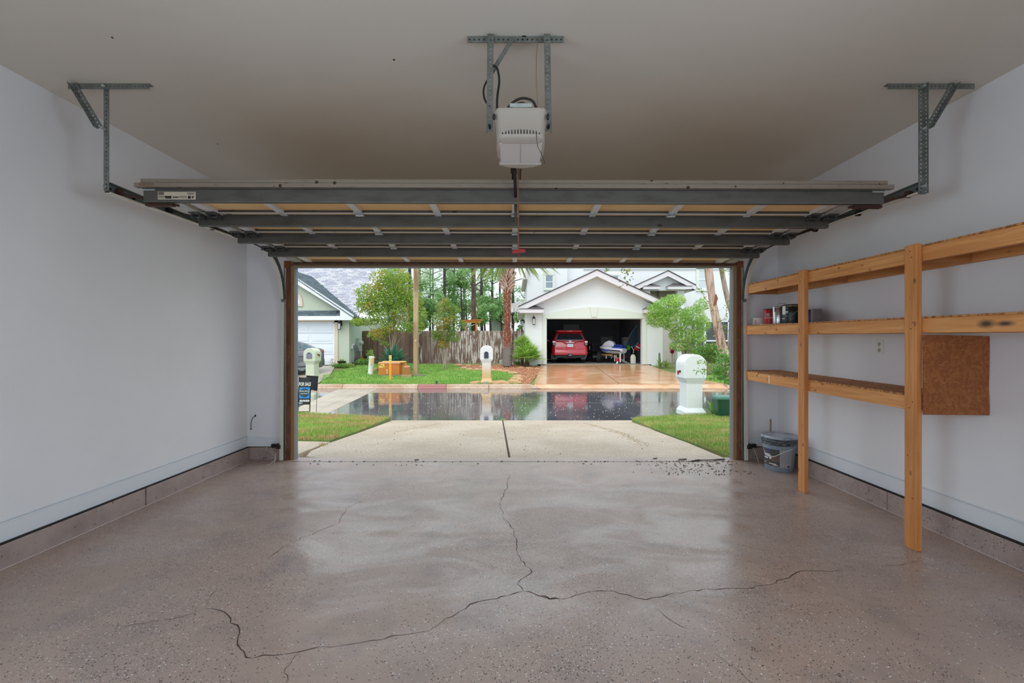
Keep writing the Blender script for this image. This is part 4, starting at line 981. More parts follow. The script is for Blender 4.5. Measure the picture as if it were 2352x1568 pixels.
# driveway of the green house
gd = thing('side_driveway', 'pale driveway of the green house under the grey car', 'driveway', (-9.5, 20, 0)); gd['kind'] = 'structure'
MB().add([(x, y, gf(x, y)+.005) for x, y in ((-7.55,17.36),(-7.9,19.4),(-9.0,22.9),(-15,22.9),(-15,17.36))], [(0,1,2,3,4)]).build('slab', GUTTER, gd)
# red-brown gravel bed, timber edging and loose stones
m_ = Mat('bed_gravel', (206, 150, 110), .8); m_.island((160, 104, 70), 1.0); m_.mix(m_.ramp(m_.noise(30), [(.5, 0.0), (.7, .5)]), (226, 200, 170)); GRAV = m_.m
BED = [on_yard(1062, 838), on_yard(1200, 838), on_yard(1246, 843), on_yard(1232, 862), on_yard(1216, 888), on_yard(1190, 884), on_yard(1200, 866), on_yard(1192, 856), on_yard(1165, 850), on_yard(1060, 847)]
tag(sheet('gravel_base', BED, lambda x, y: gf(x, y)+.0, sm('bed_soil', (170, 118, 84), .9), .4), kind='structure')
v0 = np.array([(1,0,0),(-.4,.8,0),(-.5,-.8,0),(.1,.1,.8),(.3,0,-.5)]); f0 = np.array([(0,1,3),(1,2,3),(2,0,3),(1,0,4),(2,1,4),(0,2,4)])
q = scatter(BED, 1800); vs = []; fs = []
for i, (x, y) in enumerate(q):
    r_ = random.uniform(.015, .05); a = random.uniform(0, 6.28); R_ = np.array([[math.cos(a), -math.sin(a), 0], [math.sin(a), math.cos(a), 0], [0, 0, .8]])
    vs.append(v0 @ R_.T * r_ + np.array([x, y, gf(x, y)+.02])); fs.append(f0 + 5*i)
tag(link('gravel', np_mesh('gravel', np.vstack(vs), np.vstack(fs), GRAV)), 'orange gravel between the curved lawn edge and the wet orange driveway', 'gravel', kind='stuff')
STONE = Mat('sandstone', (206, 170, 128), .8); STONE.vary(6, (170, 128, 88), .4, .65); STONE.objrand((190, 150, 110), .8); STONE.bump(STONE.noise(12), .5, .03); STONE = STONE.m
def stone_mesh(seed):
    r_ = random.Random(seed); mb = MB(); mb.ell((0,0,.35), 1, .62, .55, 9, 6)
    mb.v = [(x*r_.uniform(.82, 1.1), y*r_.uniform(.82, 1.1), z*r_.uniform(.9, 1.05)) for x, y, z in mb.v]; mb.s = [False]*len(mb.s)
    return mb.mesh('stone', STONE)
stones = [stone_mesh(k) for k in range(4)]
first = None
spots = [(1052,840,.34),(1064,846,.30),(1078,849,.28),(1096,850,.30),(1112,850,.3),(1130,851,.3),(1148,852,.3),(1164,854,.32),(1178,858,.34),(1188,866,.36),(1186,874,.42),(1180,880,.42),(1096,879,.30),(1088,881,.30),(1140,881,.36),(1156,881,.36),(1150,876,.24),(1196,845,.26),(1215,846,.26),(1234,847,.22),(1108,843,.26),(1075,840,.26)]
for i, (a, b, s_) in enumerate(spots):
    x, y = on_yard(a, b); o = link('edging_stone', stones[i % 4], None, (x, y, gf(x, y)-.05), (0, 0, random.uniform(-.4, .4)), (s_*.75, s_*.6, s_*.55))
    big_ = i in (10, 11, 14, 15)
    ORD = ('first','second','third','fourth','fifth','sixth','seventh','eighth','ninth','tenth','eleventh','last')
    tag(o, ('flat tan stone at the far white mailbox foot, '+('just left of the post','furthest left','just right of the post','second right of the post','behind the right pair')[i-12]) if 12 <= i < 17 else ('tan edging stone on the curved lawn border, %s counting from the fence' % ORD[i] if i < 12 else 'tan stone in the palm bed, '+('left of the fan palm','below the fan palm','beside the white garage corner','left of the palm trunk','by the fence, furthest left')[i-17]), 'stone', 'stones by the far mailbox' if i in (12,13,14,15,16) else ('stones edging the far lawn' if i < 12 else 'stones under the palm'))
# ------------------------------------------------------------------ house materials
m_ = Mat('white_stucco', (232, 234, 234), .8); m_.bump(m_.noise(14), .12, .01); STUC = m_.m
m_ = Mat('green_stucco', (198, 206, 186), .8); m_.vary(.8, (190, 199, 178), .4, .7); m_.bump(m_.noise(14), .12, .01); GSTUC = m_.m
TURQ = sm('pale_turquoise_stucco', (196, 218, 212), .8)
PGREEN = sm('pale_green_trim', (221, 226, 214), .7); PINKW = sm('pinkish_white_fascia', (226, 220, 222), .6); SOFF = sm('soffit', (214, 210, 210), .7)
WTRIM = sm('white_trim', (238, 242, 246), .5); PEACH = sm('peach_trim', (222, 204, 186), .7)
m_ = Mat('grey_shingles', (204, 202, 210), .8); m_.island((158, 159, 170), 1.0); m_.vary(30, (224, 222, 230), .5, .7, amt=.6); SHIN = m_.m
m_ = Mat('slate_green_shingles', (106, 118, 124), .8); m_.island((76, 90, 94), 1.0); SHIN2 = m_.m
m_ = Mat('brown_shingles', (128, 120, 120), .8); m_.island((96, 88, 88), 1.0); SHIN3 = m_.m
m_ = Mat('window_glass', (142, 156, 168), .06, spec=.9); GLASS = m_.m  # pale base colour stands in for reflected sky
BLIND = sm('window_blind', (206, 214, 218), .7)
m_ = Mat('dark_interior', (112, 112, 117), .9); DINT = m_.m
IRON = sm('black_lantern_iron', (38, 38, 40), .5, .3)

def shingles(name, par, mat, O, U, V, nu, nv, du, dv, keep=None, th=.02):
    """courses of separate tabs: O origin at the eave, U along it, V up the slope"""
    mb = MB(); U = Vector(U).normalized(); V = Vector(V).normalized(); Nn = U.cross(V).normalized(); O = Vector(O)
    for j in range(nv):
        off = (j % 2)*.5*du + random.uniform(-.04, .04)
        for i in range(-1, nu+1):
            u0 = max(0, i*du+off); u1 = min(nu*du, (i+1)*du+off-.012)
            if u1 - u0 < .02: continue
            c = O + U*((u0+u1)/2) + V*(j*dv+dv/2)
            if keep and not keep(c): continue
            t0 = th*random.uniform(.7, 1.3)
            p = [O+U*u0+V*(j*dv), O+U*u1+V*(j*dv), O+U*u1+V*((j+1)*dv+.02), O+U*u0+V*((j+1)*dv+.02)]
            b = [p[0]+Nn*t0, p[1]+Nn*t0, p[2]+Nn*.003, p[3]+Nn*.003]
            mb.add([p[0], p[1]] + b, [(2,3,4,5), (0,1,3,2)])
    o = mb.build(name, mat, par); o['kind'] = 'stuff'; return o

def lantern(name, label, x, y, z, s_=1.0, group=None, dirv=(0,-1,0)):
    t = thing(name, label, 'wall lamp', (x, y, z), group); d = Vector(dirv)
    b = MB(); b.box(x-.05*s_, x+.05*s_, y-.02, y+.02, z+.0, z+.22*s_); 
    cx_, cy_ = x+d.x*.14*s_, y+d.y*.14*s_
    b.tube([(x, y, z+.16*s_), (x+d.x*.08*s_, y+d.y*.08*s_, z+.27*s_), (cx_, cy_, z+.22*s_)], .014*s_, 6); b.build('arm', IRON, t)
    b = MB(); b.lathe([(.02,.20),(.05,.19),(.085,.12),(.07,.11)], (cx_, cy_, z), 8); b.lathe([(.075,-.17),(.06,-.19),(.02,-.21)], (cx_, cy_, z), 8)
    for k in range(4):
        a = math.pi/4 + k*math.pi/2; b.beam((cx_+.072*math.cos(a), cy_+.072*math.sin(a), z-.17), (cx_+.072*math.cos(a), cy_+.072*math.sin(a), z+.12), .014, .014)
    b.build('cage', IRON, t)
    b = MB(); b.lathe([(.058,-.17),(.060,.11)], (cx_, cy_, z), 8); b.build('glass', sm('frosted_lantern_glass', (226, 228, 226), .3), t)
    return t

def window(par, x0, x1, z0, z1, y, trim, tw_=.10, glass_top=GLASS, glass_bot=GLASS, arch=False, trim_mat=PGREEN):
    f = MB(); f.box(x0-tw_, x0, y-.06, y+.02, z0-tw_, z1+tw_); f.box(x1, x1+tw_, y-.06, y+.02, z0-tw_, z1+tw_); f.box(x0, x1, y-.06, y+.02, z0-tw_, z0)
    if arch:
        k = 8; xa = (x0+x1)/2; w_ = (x1-x0)/2+tw_
        pts = [(xa-w_, y-.06, z1), (xa+w_, y-.06, z1)] + [(xa+w_*math.cos(math.pi*i/k), y-.06, z1+tw_+.16*math.sin(math.pi*i/k)) for i in range(k+1)]
        pts = [(a_, y-.068, c_) for a_, b_, c_ in pts]; f.prism(pts, (0, .06, 0)); f.prism([(xa-.08,y-.075,z1),(xa+.08,y-.075,z1),(xa+.11,y-.075,z1+.36),(xa-.11,y-.075,z1+.36)], (0,.05,0))
    else: f.box(x0, x1, y-.06, y+.02, z1, z1+tw_)
    w_ = f.build('window', trim_mat, par)
    s_ = MB(); e = .045; zm = (z0+z1)/2
    s_.box(x0, x0+e, y-.03, y+.01, z0, z1); s_.box(x1-e, x1, y-.03, y+.01, z0, z1); s_.box(x0+e, x1-e, y-.03, y+.01, z0, z0+e); s_.box(x0+e, x1-e, y-.03, y+.01, z1-e, z1); s_.box(x0+e, x1-e, y-.035, y+.01, zm-e/2, zm+e/2)
    s_.build('sash', WTRIM, w_)
    MB().box(x0+e, x1-e, y-.012, y-.006, zm+e/2, z1-e).build('pane', glass_top, w_)
    MB().box(x0+e, x1-e, y-.012, y-.006, z0+e, zm-e/2).build('pane', glass_bot, w_)
    return w_

# ------------------------------------------------------------------ white stucco house across the street
GY = 23.2; FZ = .225
H = thing('white_house', 'two storey white stucco house with an open garage straight across the street', 'house', (4.5, GY, FZ))
x_l, x_ol, x_or, x_r = XX(1206,GY), XX(1254,GY), XX(1476,GY), XX(1522,GY); z_top = ZZ(731,GY)
ap = (XX(1367,GY), ZZ(624,GY)); el_ = (XX(1190,GY), ZZ(718,GY)); er_ = (2*ap[0]-el_[0], el_[1])
wall = MB()
wall.box(x_l, x_ol, GY, GY+.3, FZ-.3, z_top); wall.box(x_or, x_r, GY, GY+.3, FZ-.3, z_top)
wall.prism([(x_l,GY,z_top),(x_r,GY,z_top),(x_r,GY,er_[1]+.15),(ap[0],GY,ap[1]-.12),(x_l,GY,el_[1]+.15)], (0,.3,0))
wall.box(x_l, x_l+.2, GY+.3, GY+7, FZ-.3, z_top+.4); wall.box(x_r-.2, x_r, GY+.3, GY+5.2, FZ-.3, z_top+.4)
wall.build('garage_wall', STUC, H)
# dark garage interior
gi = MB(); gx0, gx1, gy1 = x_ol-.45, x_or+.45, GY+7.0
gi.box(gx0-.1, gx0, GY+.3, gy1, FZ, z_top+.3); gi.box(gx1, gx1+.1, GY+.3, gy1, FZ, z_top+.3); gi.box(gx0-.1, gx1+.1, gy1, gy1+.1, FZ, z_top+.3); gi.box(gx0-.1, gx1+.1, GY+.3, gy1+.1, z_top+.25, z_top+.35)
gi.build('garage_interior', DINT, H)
MB().box(gx0, gx1, GY, gy1, FZ-.1, FZ).build('garage_floor', sm('garage_slab', (150, 144, 130), .6), H)
# arched head trim with keystone and side trims
k_ = 16; zt0 = z_top; ar = MB(); xa, xb = XX(1247,GY), XX(1484,GY)
top = [(lerp(xa, xb, i/k_), lerp(ZZ(722,GY), ZZ(705,GY), math.sin(math.pi*i/k_))) for i in range(k_+1)]
for i in range(k_):
    (xA,zA),(xB,zB) = top[i], top[i+1]; ar.prism([(xA,GY-.05,zt0),(xB,GY-.05,zt0),(xB,GY-.05,zB),(xA,GY-.05,zA)], (0,.06,0))
ar.box(xa, x_ol, GY-.05, GY+.01, FZ, zt0); ar.box(x_or, xb, GY-.05, GY+.01, FZ, zt0)
ar.build('door_surround', PGREEN, H)
MB().px([(1354.5,704),(1374,704),(1370.5,728),(1359,728)], GY-.09, GY+.0).build('keystone', PGREEN, H, .02)
rv = MB(); rv.box(x_ol-.01, x_ol+.04, GY+.0, GY+.32, FZ, z_top); rv.box(x_or-.02, x_or+.01, GY+.0, GY+.32, FZ, z_top); rv.box(x_ol, x_or, GY+.0, GY+.32, z_top-.03, z_top+.01); rv.build('door_jamb', WTRIM, H)
# gable roof over the garage: fascia boards, soffits, shingled slopes, boxed returns
OH = .45
def gable(par, apx, apz, exl, ezl, exr, ezr, yf, yb, fh, mat_f, ret=None, shin=SHIN3):
    fb_ = MB()
    for (ex, ez) in ((exl, ezl), (exr, ezr)):
        fb_.prism([(apx, yf, apz), (ex, yf, ez), (ex, yf, ez-fh), (apx, yf, apz-fh*1.12)], (0, .06, 0))
    fb_.build('fascia', mat_f, par)
    so_ = MB()
    for (ex, ez) in ((exl, ezl), (exr, ezr)):
        so_.add([(apx,yf+.06,apz-fh*1.12+.02),(ex,yf+.06,ez-fh+.02),(ex,yf+.06+OH,ez-fh+.02),(apx,yf+.06+OH,apz-fh*1.12+.02)], [(0,1,2,3)])
        so_.add([(ex,yf+.06,ez-fh),(ex,yf+.06,ez),(ex,yb,ez),(ex,yb,ez-fh)], [(0,1,2,3)])
        sg = 1 if ex < apx else -1
        so_.add([(ex,yf+.06,ez-fh),(ex+sg*.42,yf+.06,ez-fh),(ex+sg*.42,yb,ez-fh),(ex,yb,ez-fh)], [(0,1,2,3)])
    so_.build('soffit', SOFF, par)
    for (ex, ez) in ((exl, ezl), (exr, ezr)):
        p = [(ex,yf-.02,ez+.01),(apx,yf-.02,apz+.01),(apx,yb,apz+.01),(ex,yb,ez+.01)]
        MB().prism(p, (0,0,.035)).build('roof_slope', shin, par)
    rd = MB()
    rd.tube([(exl,yf-.03,ezl+.03),(apx,yf-.03,apz+.035),(exr,yf-.03,ezr+.03)], .022, 6); rd.build('shingle_edge', sm('shingle_edge', (92, 86, 88), .8), par)
gable(H, ap[0], ap[1], el_[0], el_[1]+.25, er_[0], er_[1]+.25, GY-OH-.06, GY+7, .27, PINKW)
def eave_return(par, x0, x1, z0, z1, y, peak, shin=SHIN3):
    MB().box(x0, x1, y-.02, y+OH+.06, z0, z1).build('eave_return', PINKW, par, .01)
    MB().add([(x0-.03,y-.06,z1+.01),(x1+.03,y-.06,z1+.01),(x1+.03,y+OH,z1+.01),(x0-.03,y+OH,z1+.01),(peak,y+OH,z1+.24)], [(0,1,4),(1,2,4),(2,3,4),(3,0,4)]).build('return_cap', shin, par)
ry = GY-OH-.06
eave_return(H, XX(1193,ry), XX(1249,ry), ZZ(718.5,ry), ZZ(709.5,ry), ry, XX(1229,ry))
eave_return(H, XX(1481,ry), XX(1524,ry), ZZ(718.5,ry), ZZ(709.5,ry), ry, XX(1500,ry))
lantern('wall_lantern', 'black wall lantern left of the open garage of the white house', XX(1226,GY), GY-.02, ZZ(737,GY), 1.0)
lantern('wall_lantern', 'black wall lantern right of the open garage, half behind the light green bush', XX(1502,GY), GY-.02, ZZ(737,GY), 1.0)
lantern('wall_lantern', 'small lantern on the left side wall of the white house near the fence', x_l-.02, GY+1.0, ZZ(742,GY+1), .8, None, (-1,0,0))
# second storey
UY = GY+3.2
uw = MB(); ux0 = XX(1211,UY); ux1 = XX(1303,UY); ux2 = XX(1700,UY+.5)
uw.box(ux0, ux1, UY, UY+6, 2.95, 7.0); uw.box(ux1-.05, x_r, UY+.5, UY+6, 2.95, 7.0); uw.box(x_r, ux2, UY+.5, UY+6, FZ, 7.0)
uw.build('upper_wall', STUC, H)
MB().px([(1211,617),(1211,641),(1201,641),(1201,636),(1209,612),(1220,600)], UY-.3, UY+6).build('upper_eave', SOFF, H)
window(H, XX(1252,UY), XX(1271,UY), ZZ(663,UY), ZZ(632,UY), UY-.02, None, .10, GLASS, GLASS, True)
window(H, XX(1403,UY+.5), XX(1421,UY+.5), ZZ(662,UY+.5), ZZ(633,UY+.5), UY+.48, None, .10)
window(H, XX(1603,UY+.5), XX(1622,UY+.5), ZZ(664,UY+.5), ZZ(620,UY+.5), UY+.48, None, .12, BLIND, BLIND)
MB().box(XX(1340,UY+.5), XX(1700,UY+.5), UY+.42, UY+.5, ZZ(618.5,UY+.5), ZZ(617,UY+.5)).build('band_trim', WTRIM, H)
# entry porch: gable, square posts, taupe recess
PY = GY+1.6
pa = (XX(1529,PY), ZZ(625,PY)); pl, pr_ = (XX(1452,PY), ZZ(664,PY)), (XX(1592,PY), ZZ(660,PY))
gable(H, pa[0], pa[1], pl[0], pl[1]+.1, pr_[0], pr_[1]+.05, PY-.4, UY+.5, .24, PINKW)
MB().prism([(XX(1478,PY),PY,ZZ(667,PY)),(XX(1576,PY),PY,ZZ(667,PY)),(XX(1576,PY),PY,ZZ(652,PY)),(pa[0],PY,pa[1]-.1),(XX(1478,PY),PY,ZZ(652,PY))], (0,.2,0)).build('porch_gable', STUC, H)
for a, b in ((1477, 1493.5), (1556, 1572)): MB().box(XX(a,PY), XX(b,PY), PY, PY+.4, FZ, ZZ(666,PY)).build('porch_post', STUC, H, .01)
MB().box(XX(1490,PY+1.2), XX(1560,PY+1.2), PY+1.2, PY+1.3, FZ, ZZ(660,PY)).build('porch_recess', sm('taupe_wall', (172, 162, 142), .8), H)
MB().box(XX(1512,PY+1.1), XX(1515,PY+1.1), PY+1.1, PY+1.18, FZ, ZZ(660,PY)).build('recess_trim', sm('taupe_trim', (146, 138, 122), .8), H)
pry = PY-.42
for a, b, c in ((1478, 1517, 1498), (1535, 1590, 1552)):
    MB().box(XX(a,pry), XX(b,pry), pry, pry+.4, ZZ(664,pry), ZZ(657,pry)).build('eave_return', PINKW, H, .01)
    MB().add([(XX(a-1,pry),pry-.04,ZZ(656.8,pry)),(XX(b+1,pry),pry-.04,ZZ(656.8,pry)),(XX(b+1,pry),pry+.4,ZZ(656.8,pry)),(XX(a-1,pry),pry+.4,ZZ(656.8,pry)),(XX(c,pry),pry+.4,ZZ(648,pry))], [(0,1,4),(1,2,4),(2,3,4),(3,0,4)]).build('return_cap', SHIN3, H)
MB().box(x_r, XX(1560,GY+2.2), GY+2.2, GY+2.3, FZ-.2, 3.0).build('entry_wall', sm('beige_stucco', (218, 210, 202), .8), H)
# screened porch windows right of the tree trunk
SY = GY+2.0
MB().box(XX(1590,SY), XX(1720,SY), SY+.05, SY+.1, FZ, ZZ(735,SY)).build('porch_screen', sm('dark_screen', (74, 80, 86), .5), H)
fr_ = MB()
for a in (1596, 1616.5, 1645, 1672): fr_.box(XX(a,SY), XX(a+4.5,SY), SY-.02, SY+.06, FZ, ZZ(735,SY))
for b in (736, 781, 811): fr_.box(XX(1590,SY), XX(1720,SY), SY-.02, SY+.06, ZZ(b+3,SY), ZZ(b,SY))
fr_.build('screen_frame', WTRIM, H)
# satellite dishes on the left eave
for i, (a, b, lab_) in enumerate(((1179, 708, 'tan satellite dish nearest the palm trunk on the left eave'), (1193, 703, 'pale satellite dish just right of the other dish on the left eave'))):
    y = GY-.1+.5*i; c = at(a, b, y); t = thing('satellite_dish', lab_, 'satellite dish', tuple(c))
    mb = MB(); mb.lathe([(.0,0),(.12,.012),(.22,.045),(.25,.062),(.22,.055),(.12,.022),(0,.010)], (0,0,0), 20, sy=1.15)
    o = mb.build('dish', sm('dish_grey', (216, 212, 206), .5), t); o.matrix_basis = Matrix.Translation(c) @ Matrix.Rotation(math.radians(62), 4, 'X') @ Matrix.Rotation(math.radians(-20), 4, 'Y')
    mb = MB(); mb.tube([c + Vector((0,.03,0)), c + Vector((.08,.12,-.18)), (c.x+.2, y+.15, c.z-.22)], .018, 6); mb.tube([c + Vector((0,-.02,-.2)), c + Vector((.05,-.30,-.02))], .012, 6); mb.build('mast', IRON, t)

# ------------------------------------------------------------------ green stucco house on the left
LY = 23.0; LF = .20
G = thing('green_house', 'pale green stucco house with a grey shingle roof left of the fence', 'house', (-9.5, LY, LF))
xr_ = XX(802, LY); gdl, gdr = XX(540, LY), XX(769, LY); gz1 = ZZ(740, LY)
wm = MB(); wm.box(gdr, xr_, LY, LY+.25, LF-.2, 2.62); wm.box(-19, gdl, LY, LY+.25, LF-.2, 2.62); wm.box(gdl, gdr, LY, LY+.25, gz1, 2.62)
wm.prism([(-15.4,LY,2.6),(xr_,LY,2.6),(xr_,LY,2.75),(-11.8,LY,5.0),(-15.4,LY,2.75)], (0,.25,0))
wm.build('front_wall', GSTUC, G)
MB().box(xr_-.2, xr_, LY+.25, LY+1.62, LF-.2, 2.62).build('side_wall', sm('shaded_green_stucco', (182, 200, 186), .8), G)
MB().box(-19, xr_-.25, LY+1.9, LY+9, LF, 2.6).build('main_wall', GSTUC, G)
RYF = 22.6
fb_ = MB(); fb_.prism([at(812,735,RYF), at(812,724,RYF), (-11.8,RYF,5.2), (-11.8,RYF,4.86), at(781,713,RYF), at(781,735,RYF)], (0,.06,0)); fb_.prism([(-11.8,RYF,5.2), (-15.6,RYF,2.63), (-15.6,RYF,2.35), (-11.8,RYF,4.86)], (0,.06,0)); fb_.build('fascia', WTRIM, G)
MB().box(-15.6, XX(781,RYF)-.01, RYF, RYF+.4, ZZ(735,RYF), ZZ(725.5,RYF)).build('eave_board', WTRIM, G, .01)
ps = MB().prism([(-15.5,RYF+.02,ZZ(725,RYF)),(XX(781,RYF),RYF+.02,ZZ(725,RYF)),(XX(781,RYF),RYF+.38,ZZ(712,RYF)),(-15.5,RYF+.38,ZZ(712,RYF))], (0,0,-.03)).build('pent_roof', SHIN2, G)
shingles('pent_shingles', G, SHIN2, (-15.5,RYF+.02,ZZ(725,RYF)+.005), (1,0,0), (0,.36,ZZ(712,RYF)-ZZ(725,RYF)), 24, 3, .274, .145, None, .025)
# arched gable window
wx, wz = XX(672,LY), ZZ(697,LY); rw = 24/45.2
ar = MB()
for i in range(14):
    a0, a1 = math.pi*i/14, math.pi*(i+1)/14
    ar.prism([(wx+r_*math.cos(a), LY-.06, wz+(.05 if False else 0)+r_*1.25*math.sin(a)) for r_, a in ((rw, a0), (rw, a1), (rw*.72, a1), (rw*.72, a0))], (0,.07,0))
ar.box(wx-rw, wx+rw, LY-.06, LY+.01, wz-.14, wz); awn = ar.build('arched_window', PEACH, G)
MB().prism([(wx+rw*.72*math.cos(math.pi*i/12), LY-.02, wz+rw*.72*1.25*math.sin(math.pi*i/12)) for i in range(13)], (0,.02,0)).build('pane', WTRIM, awn)
# sectional garage door with raised panels
tr_ = MB(); tr_.box(gdr, XX(777,LY), LY-.05, LY+.02, LF, ZZ(735,LY)); tr_.box(gdl-.15, XX(777,LY), LY-.05, LY+.02, gz1, ZZ(735,LY)); tr_.build('garage_door_trim', PEACH, G)
gm = sm('white_door_paint', (236, 241, 248), .45)
hd_ = (gz1-LF)/4
for r_ in range(4):
    sec = MB(); z0 = LF+hd_*r_; sec.box(gdl, gdr, LY+.06, LY+.11, z0+.008, z0+hd_-.004); so_ = sec.build('garage_door_section', gm, G)
    pw_ = 1.24
    k = 0
    while gdr-.12-(k+1)*pw_ > gdl-.2:
        xb_ = gdr-.12-k*pw_; xa_ = xb_-pw_+.16
        pn_ = MB(); pn_.box(xa_, xb_, LY+.045, LY+.06, z0+.12, z0+hd_-.12); pn_.box(xa_+.06, xb_-.06, LY+.038, LY+.05, z0+.17, z0+hd_-.17); k += 1
        pn_.build('raised_panel', gm, so_, .008, 1)
jb = MB(); jb.box(gdr-.05, gdr, LY-.02, LY+.12, LF, gz1); jb.box(gdl, gdr, LY-.02, LY+.12, gz1-.05, gz1); jb.build('garage_door_jamb', WTRIM, G)
# roofs: gable slope over the garage and the big main slope, both of separate shingle tabs
main = lambda y: 2.6 + .9*(y-23.6)
MB().prism([(XX(812,RYF),RYF-.02,2.60),(-11.8,RYF-.02,5.17),(-11.8,26.5,5.17),(XX(812,RYF),23.6,2.60)], (0,0,-.04)).build('gable_slope', SHIN2, G)
MB().prism([(-11.8,RYF-.02,5.17),(-15.6,RYF-.02,2.60),(-15.6,23.6,2.60),(-11.8,26.5,5.17)], (0,0,-.04)).build('gable_slope', SHIN2, G)
MB().prism([(-19,23.5,main(23.5)-.02),(-8.2,23.5,main(23.5)-.02),(-8.2,31,main(31)-.02),(-19,31,main(31)-.02)], (0,0,-.06)).build('main_slope', SHIN, G)
shingles('gable_shingles', G, SHIN2, (XX(812,RYF),RYF-.02,2.615), (0,1,0), (-3.8,0,2.57), 14, 30, .28, .155, lambda c: c.z > main(c.y)-.03, .02)
shingles('main_shingles', G, SHIN, (-12.9,23.5,main(23.5)), (1,0,0), (0,1,.9), 14, 44, .336, .15, lambda c: (c.x > -8.05 or c.z > 2.58+.676*(-8.0-c.x)-.06 or c.x < -11.8) and c.y < 29.5, .03)
rk = MB(); rk.prism([(-8.22,23.5,main(23.5)-.16),(-8.22,31,main(31)-.16),(-8.22,31,main(31)+.03),(-8.22,23.5,main(23.5)+.03)], (.05,0,0)); rk.build('rake_board', WTRIM, G)
MB().box(-8.25, -6.9, 29.5, 29.6, 2.5, 8).build('far_gable_wall', TURQ, G)
MB().box(-9, -8.0, 23.45, 23.5, 2.40, 2.56).build('rear_fascia', WTRIM, G)
lantern('carriage_lantern', 'black carriage lantern on the green pillar beside the white garage door', XX(783,LY), LY-.02, ZZ(748,LY), 1.25)
# meter box on the side wall
t = thing('meter_box', 'pale grey electric meter box on the side wall of the green house', 'meter box', (xr_, LY+1.3, 1.0))
mb = MB(); mb.box(xr_-.02, xr_+.16, LY+1.0, LY+1.5, .88, 1.58); mb.build('cabinet', sm('meter_grey', (176, 192, 180), .5), t, .01)
mb = MB(); mb.cyl((xr_+.14, LY+1.2, 1.34), (xr_+.30, LY+1.2, 1.34), .10, n=14); mb.build('meter', sm('meter_glass', (206, 212, 208), .3), t)
mb = MB(); mb.tube([(xr_+.06, LY+1.1, .9), (xr_+.06, LY+1.1, .2)], .03, 8); mb.tube([(xr_+.10, LY+1.35, .9), (xr_+.10, LY+1.35, .2)], .03, 8); mb.build('conduit', sm('conduit_grey', (128, 136, 132), .5), t)
# hose on its hanger
t = thing('garden_hose', 'coiled grey garden hose hanging on the side wall of the green house', 'hose', (xr_+.1, LY+.35, .95))
mb = MB(); mb.box(xr_, xr_+.10, LY+.28, LY+.48, 1.02, 1.18); mb.cyl((xr_, LY+.38, 1.20), (xr_+.14, LY+.38, 1.24), .05, n=10); mb.build('hanger', sm('hose_hanger_white', (210, 214, 212), .5), t)
mb = MB()
for k in range(6):
    a = .12 + .02*k; y = LY+.34+.012*k; x = xr_+.05+.022*k; pts = []
    for i in range(17):
        tt = 2*math.pi*i/16; pts.append((x+a*math.sin(tt), y, .66+.012*k+(.44+.015*k)*math.cos(tt)))
    mb.tube(pts, .016, 6, caps=False)
mb.tube([(xr_+.18, LY+.3, .7), (xr_+.30, LY+.2, .35), (xr_+.34, LY+.15, .22)], .016, 6); mb.build('hose_coil', sm('hose_grey', (74, 80, 84), .5), t)

# ------------------------------------------------------------------ weathered board fence
FY = 25.4
FE = thing('board_fence', 'weathered wooden board fence with peeling white paint between the two houses', 'fence', (-4, FY, .2))
m_ = Mat('weathered_board', (132, 104, 90), .85); m_.objrand((92, 68, 58), .9); m_.vary(1.0, (150, 126, 112), .45, .7, m_.vec((9, 9, 1.2)), amt=.7)
fx = m_.N('ShaderNodeObjectInfo'); sxy = m_.N('ShaderNodeSeparateXYZ'); m_.L(fx.outputs['Location'], sxy.inputs[0])
mrx = m_.N('ShaderNodeMapRange'); mrx.inputs[1].default_value = -5.4; mrx.inputs[2].default_value = -3.0; m_.L(sxy.outputs[0], mrx.inputs[0])
tcg = m_.N('ShaderNodeNewGeometry'); mpp = m_.N('ShaderNodeMapping'); mpp.inputs['Scale'].default_value = (13, 13, 1.3); m_.L(tcg.outputs['Position'], mpp.inputs[0])
pl_ = m_.ramp(m_.noise(1.0, mpp.outputs[0], 5, .65), [(.50, 0.0), (.53, 1.0)])
mul = m_.N('ShaderNodeMath', operation='MULTIPLY'); m_.L(pl_, mul.inputs[0]); m_.L(mrx.outputs[0], mul.inputs[1]); m_.mix(mul.outputs[0], (206, 196, 190)); BOARD = m_.m
bmesh_ = [MB().prism([(-.0705,-.011,0),(.0705,-.011,0),(.0705,-.011,1.80),(.052,-.011,1.84),(-.052,-.011,1.84),(-.0705,-.011,1.80)], (0,.022,0)).mesh('board', BOARD) for _ in range(1)]
x = XX(831, FY)
while x < XX(1202, FY):
    link('board', bmesh_[0], FE, (x+.067, FY+random.uniform(-.008, .008), .17), (0, random.uniform(-.008, .008), 0), (random.uniform(.985, 1.0), 1, random.uniform(.99, 1.0)))
    x += .139
mb = MB()
for z in (.5, 1.1, 1.75): mb.box(XX(831,FY), XX(1202,FY), FY+.02, FY+.06, z, z+.09)
mb.build('back_rail', sm('old_fence_rail', (104, 82, 70), .9), FE)
for a in (964, 1197): MB().box(XX(a-4,FY), XX(a+5,FY), FY-.05, FY+.07, .1, 2.1).build('fence_post', BOARD, FE)
MB().tube([(XX(1176,FY), FY-.12, .15), (XX(1176,FY), FY-.12, 1.95), (XX(1176,FY), FY-.12, 2.15)], [.09, .085, .03], 9).build('round_post', BOARD, FE)

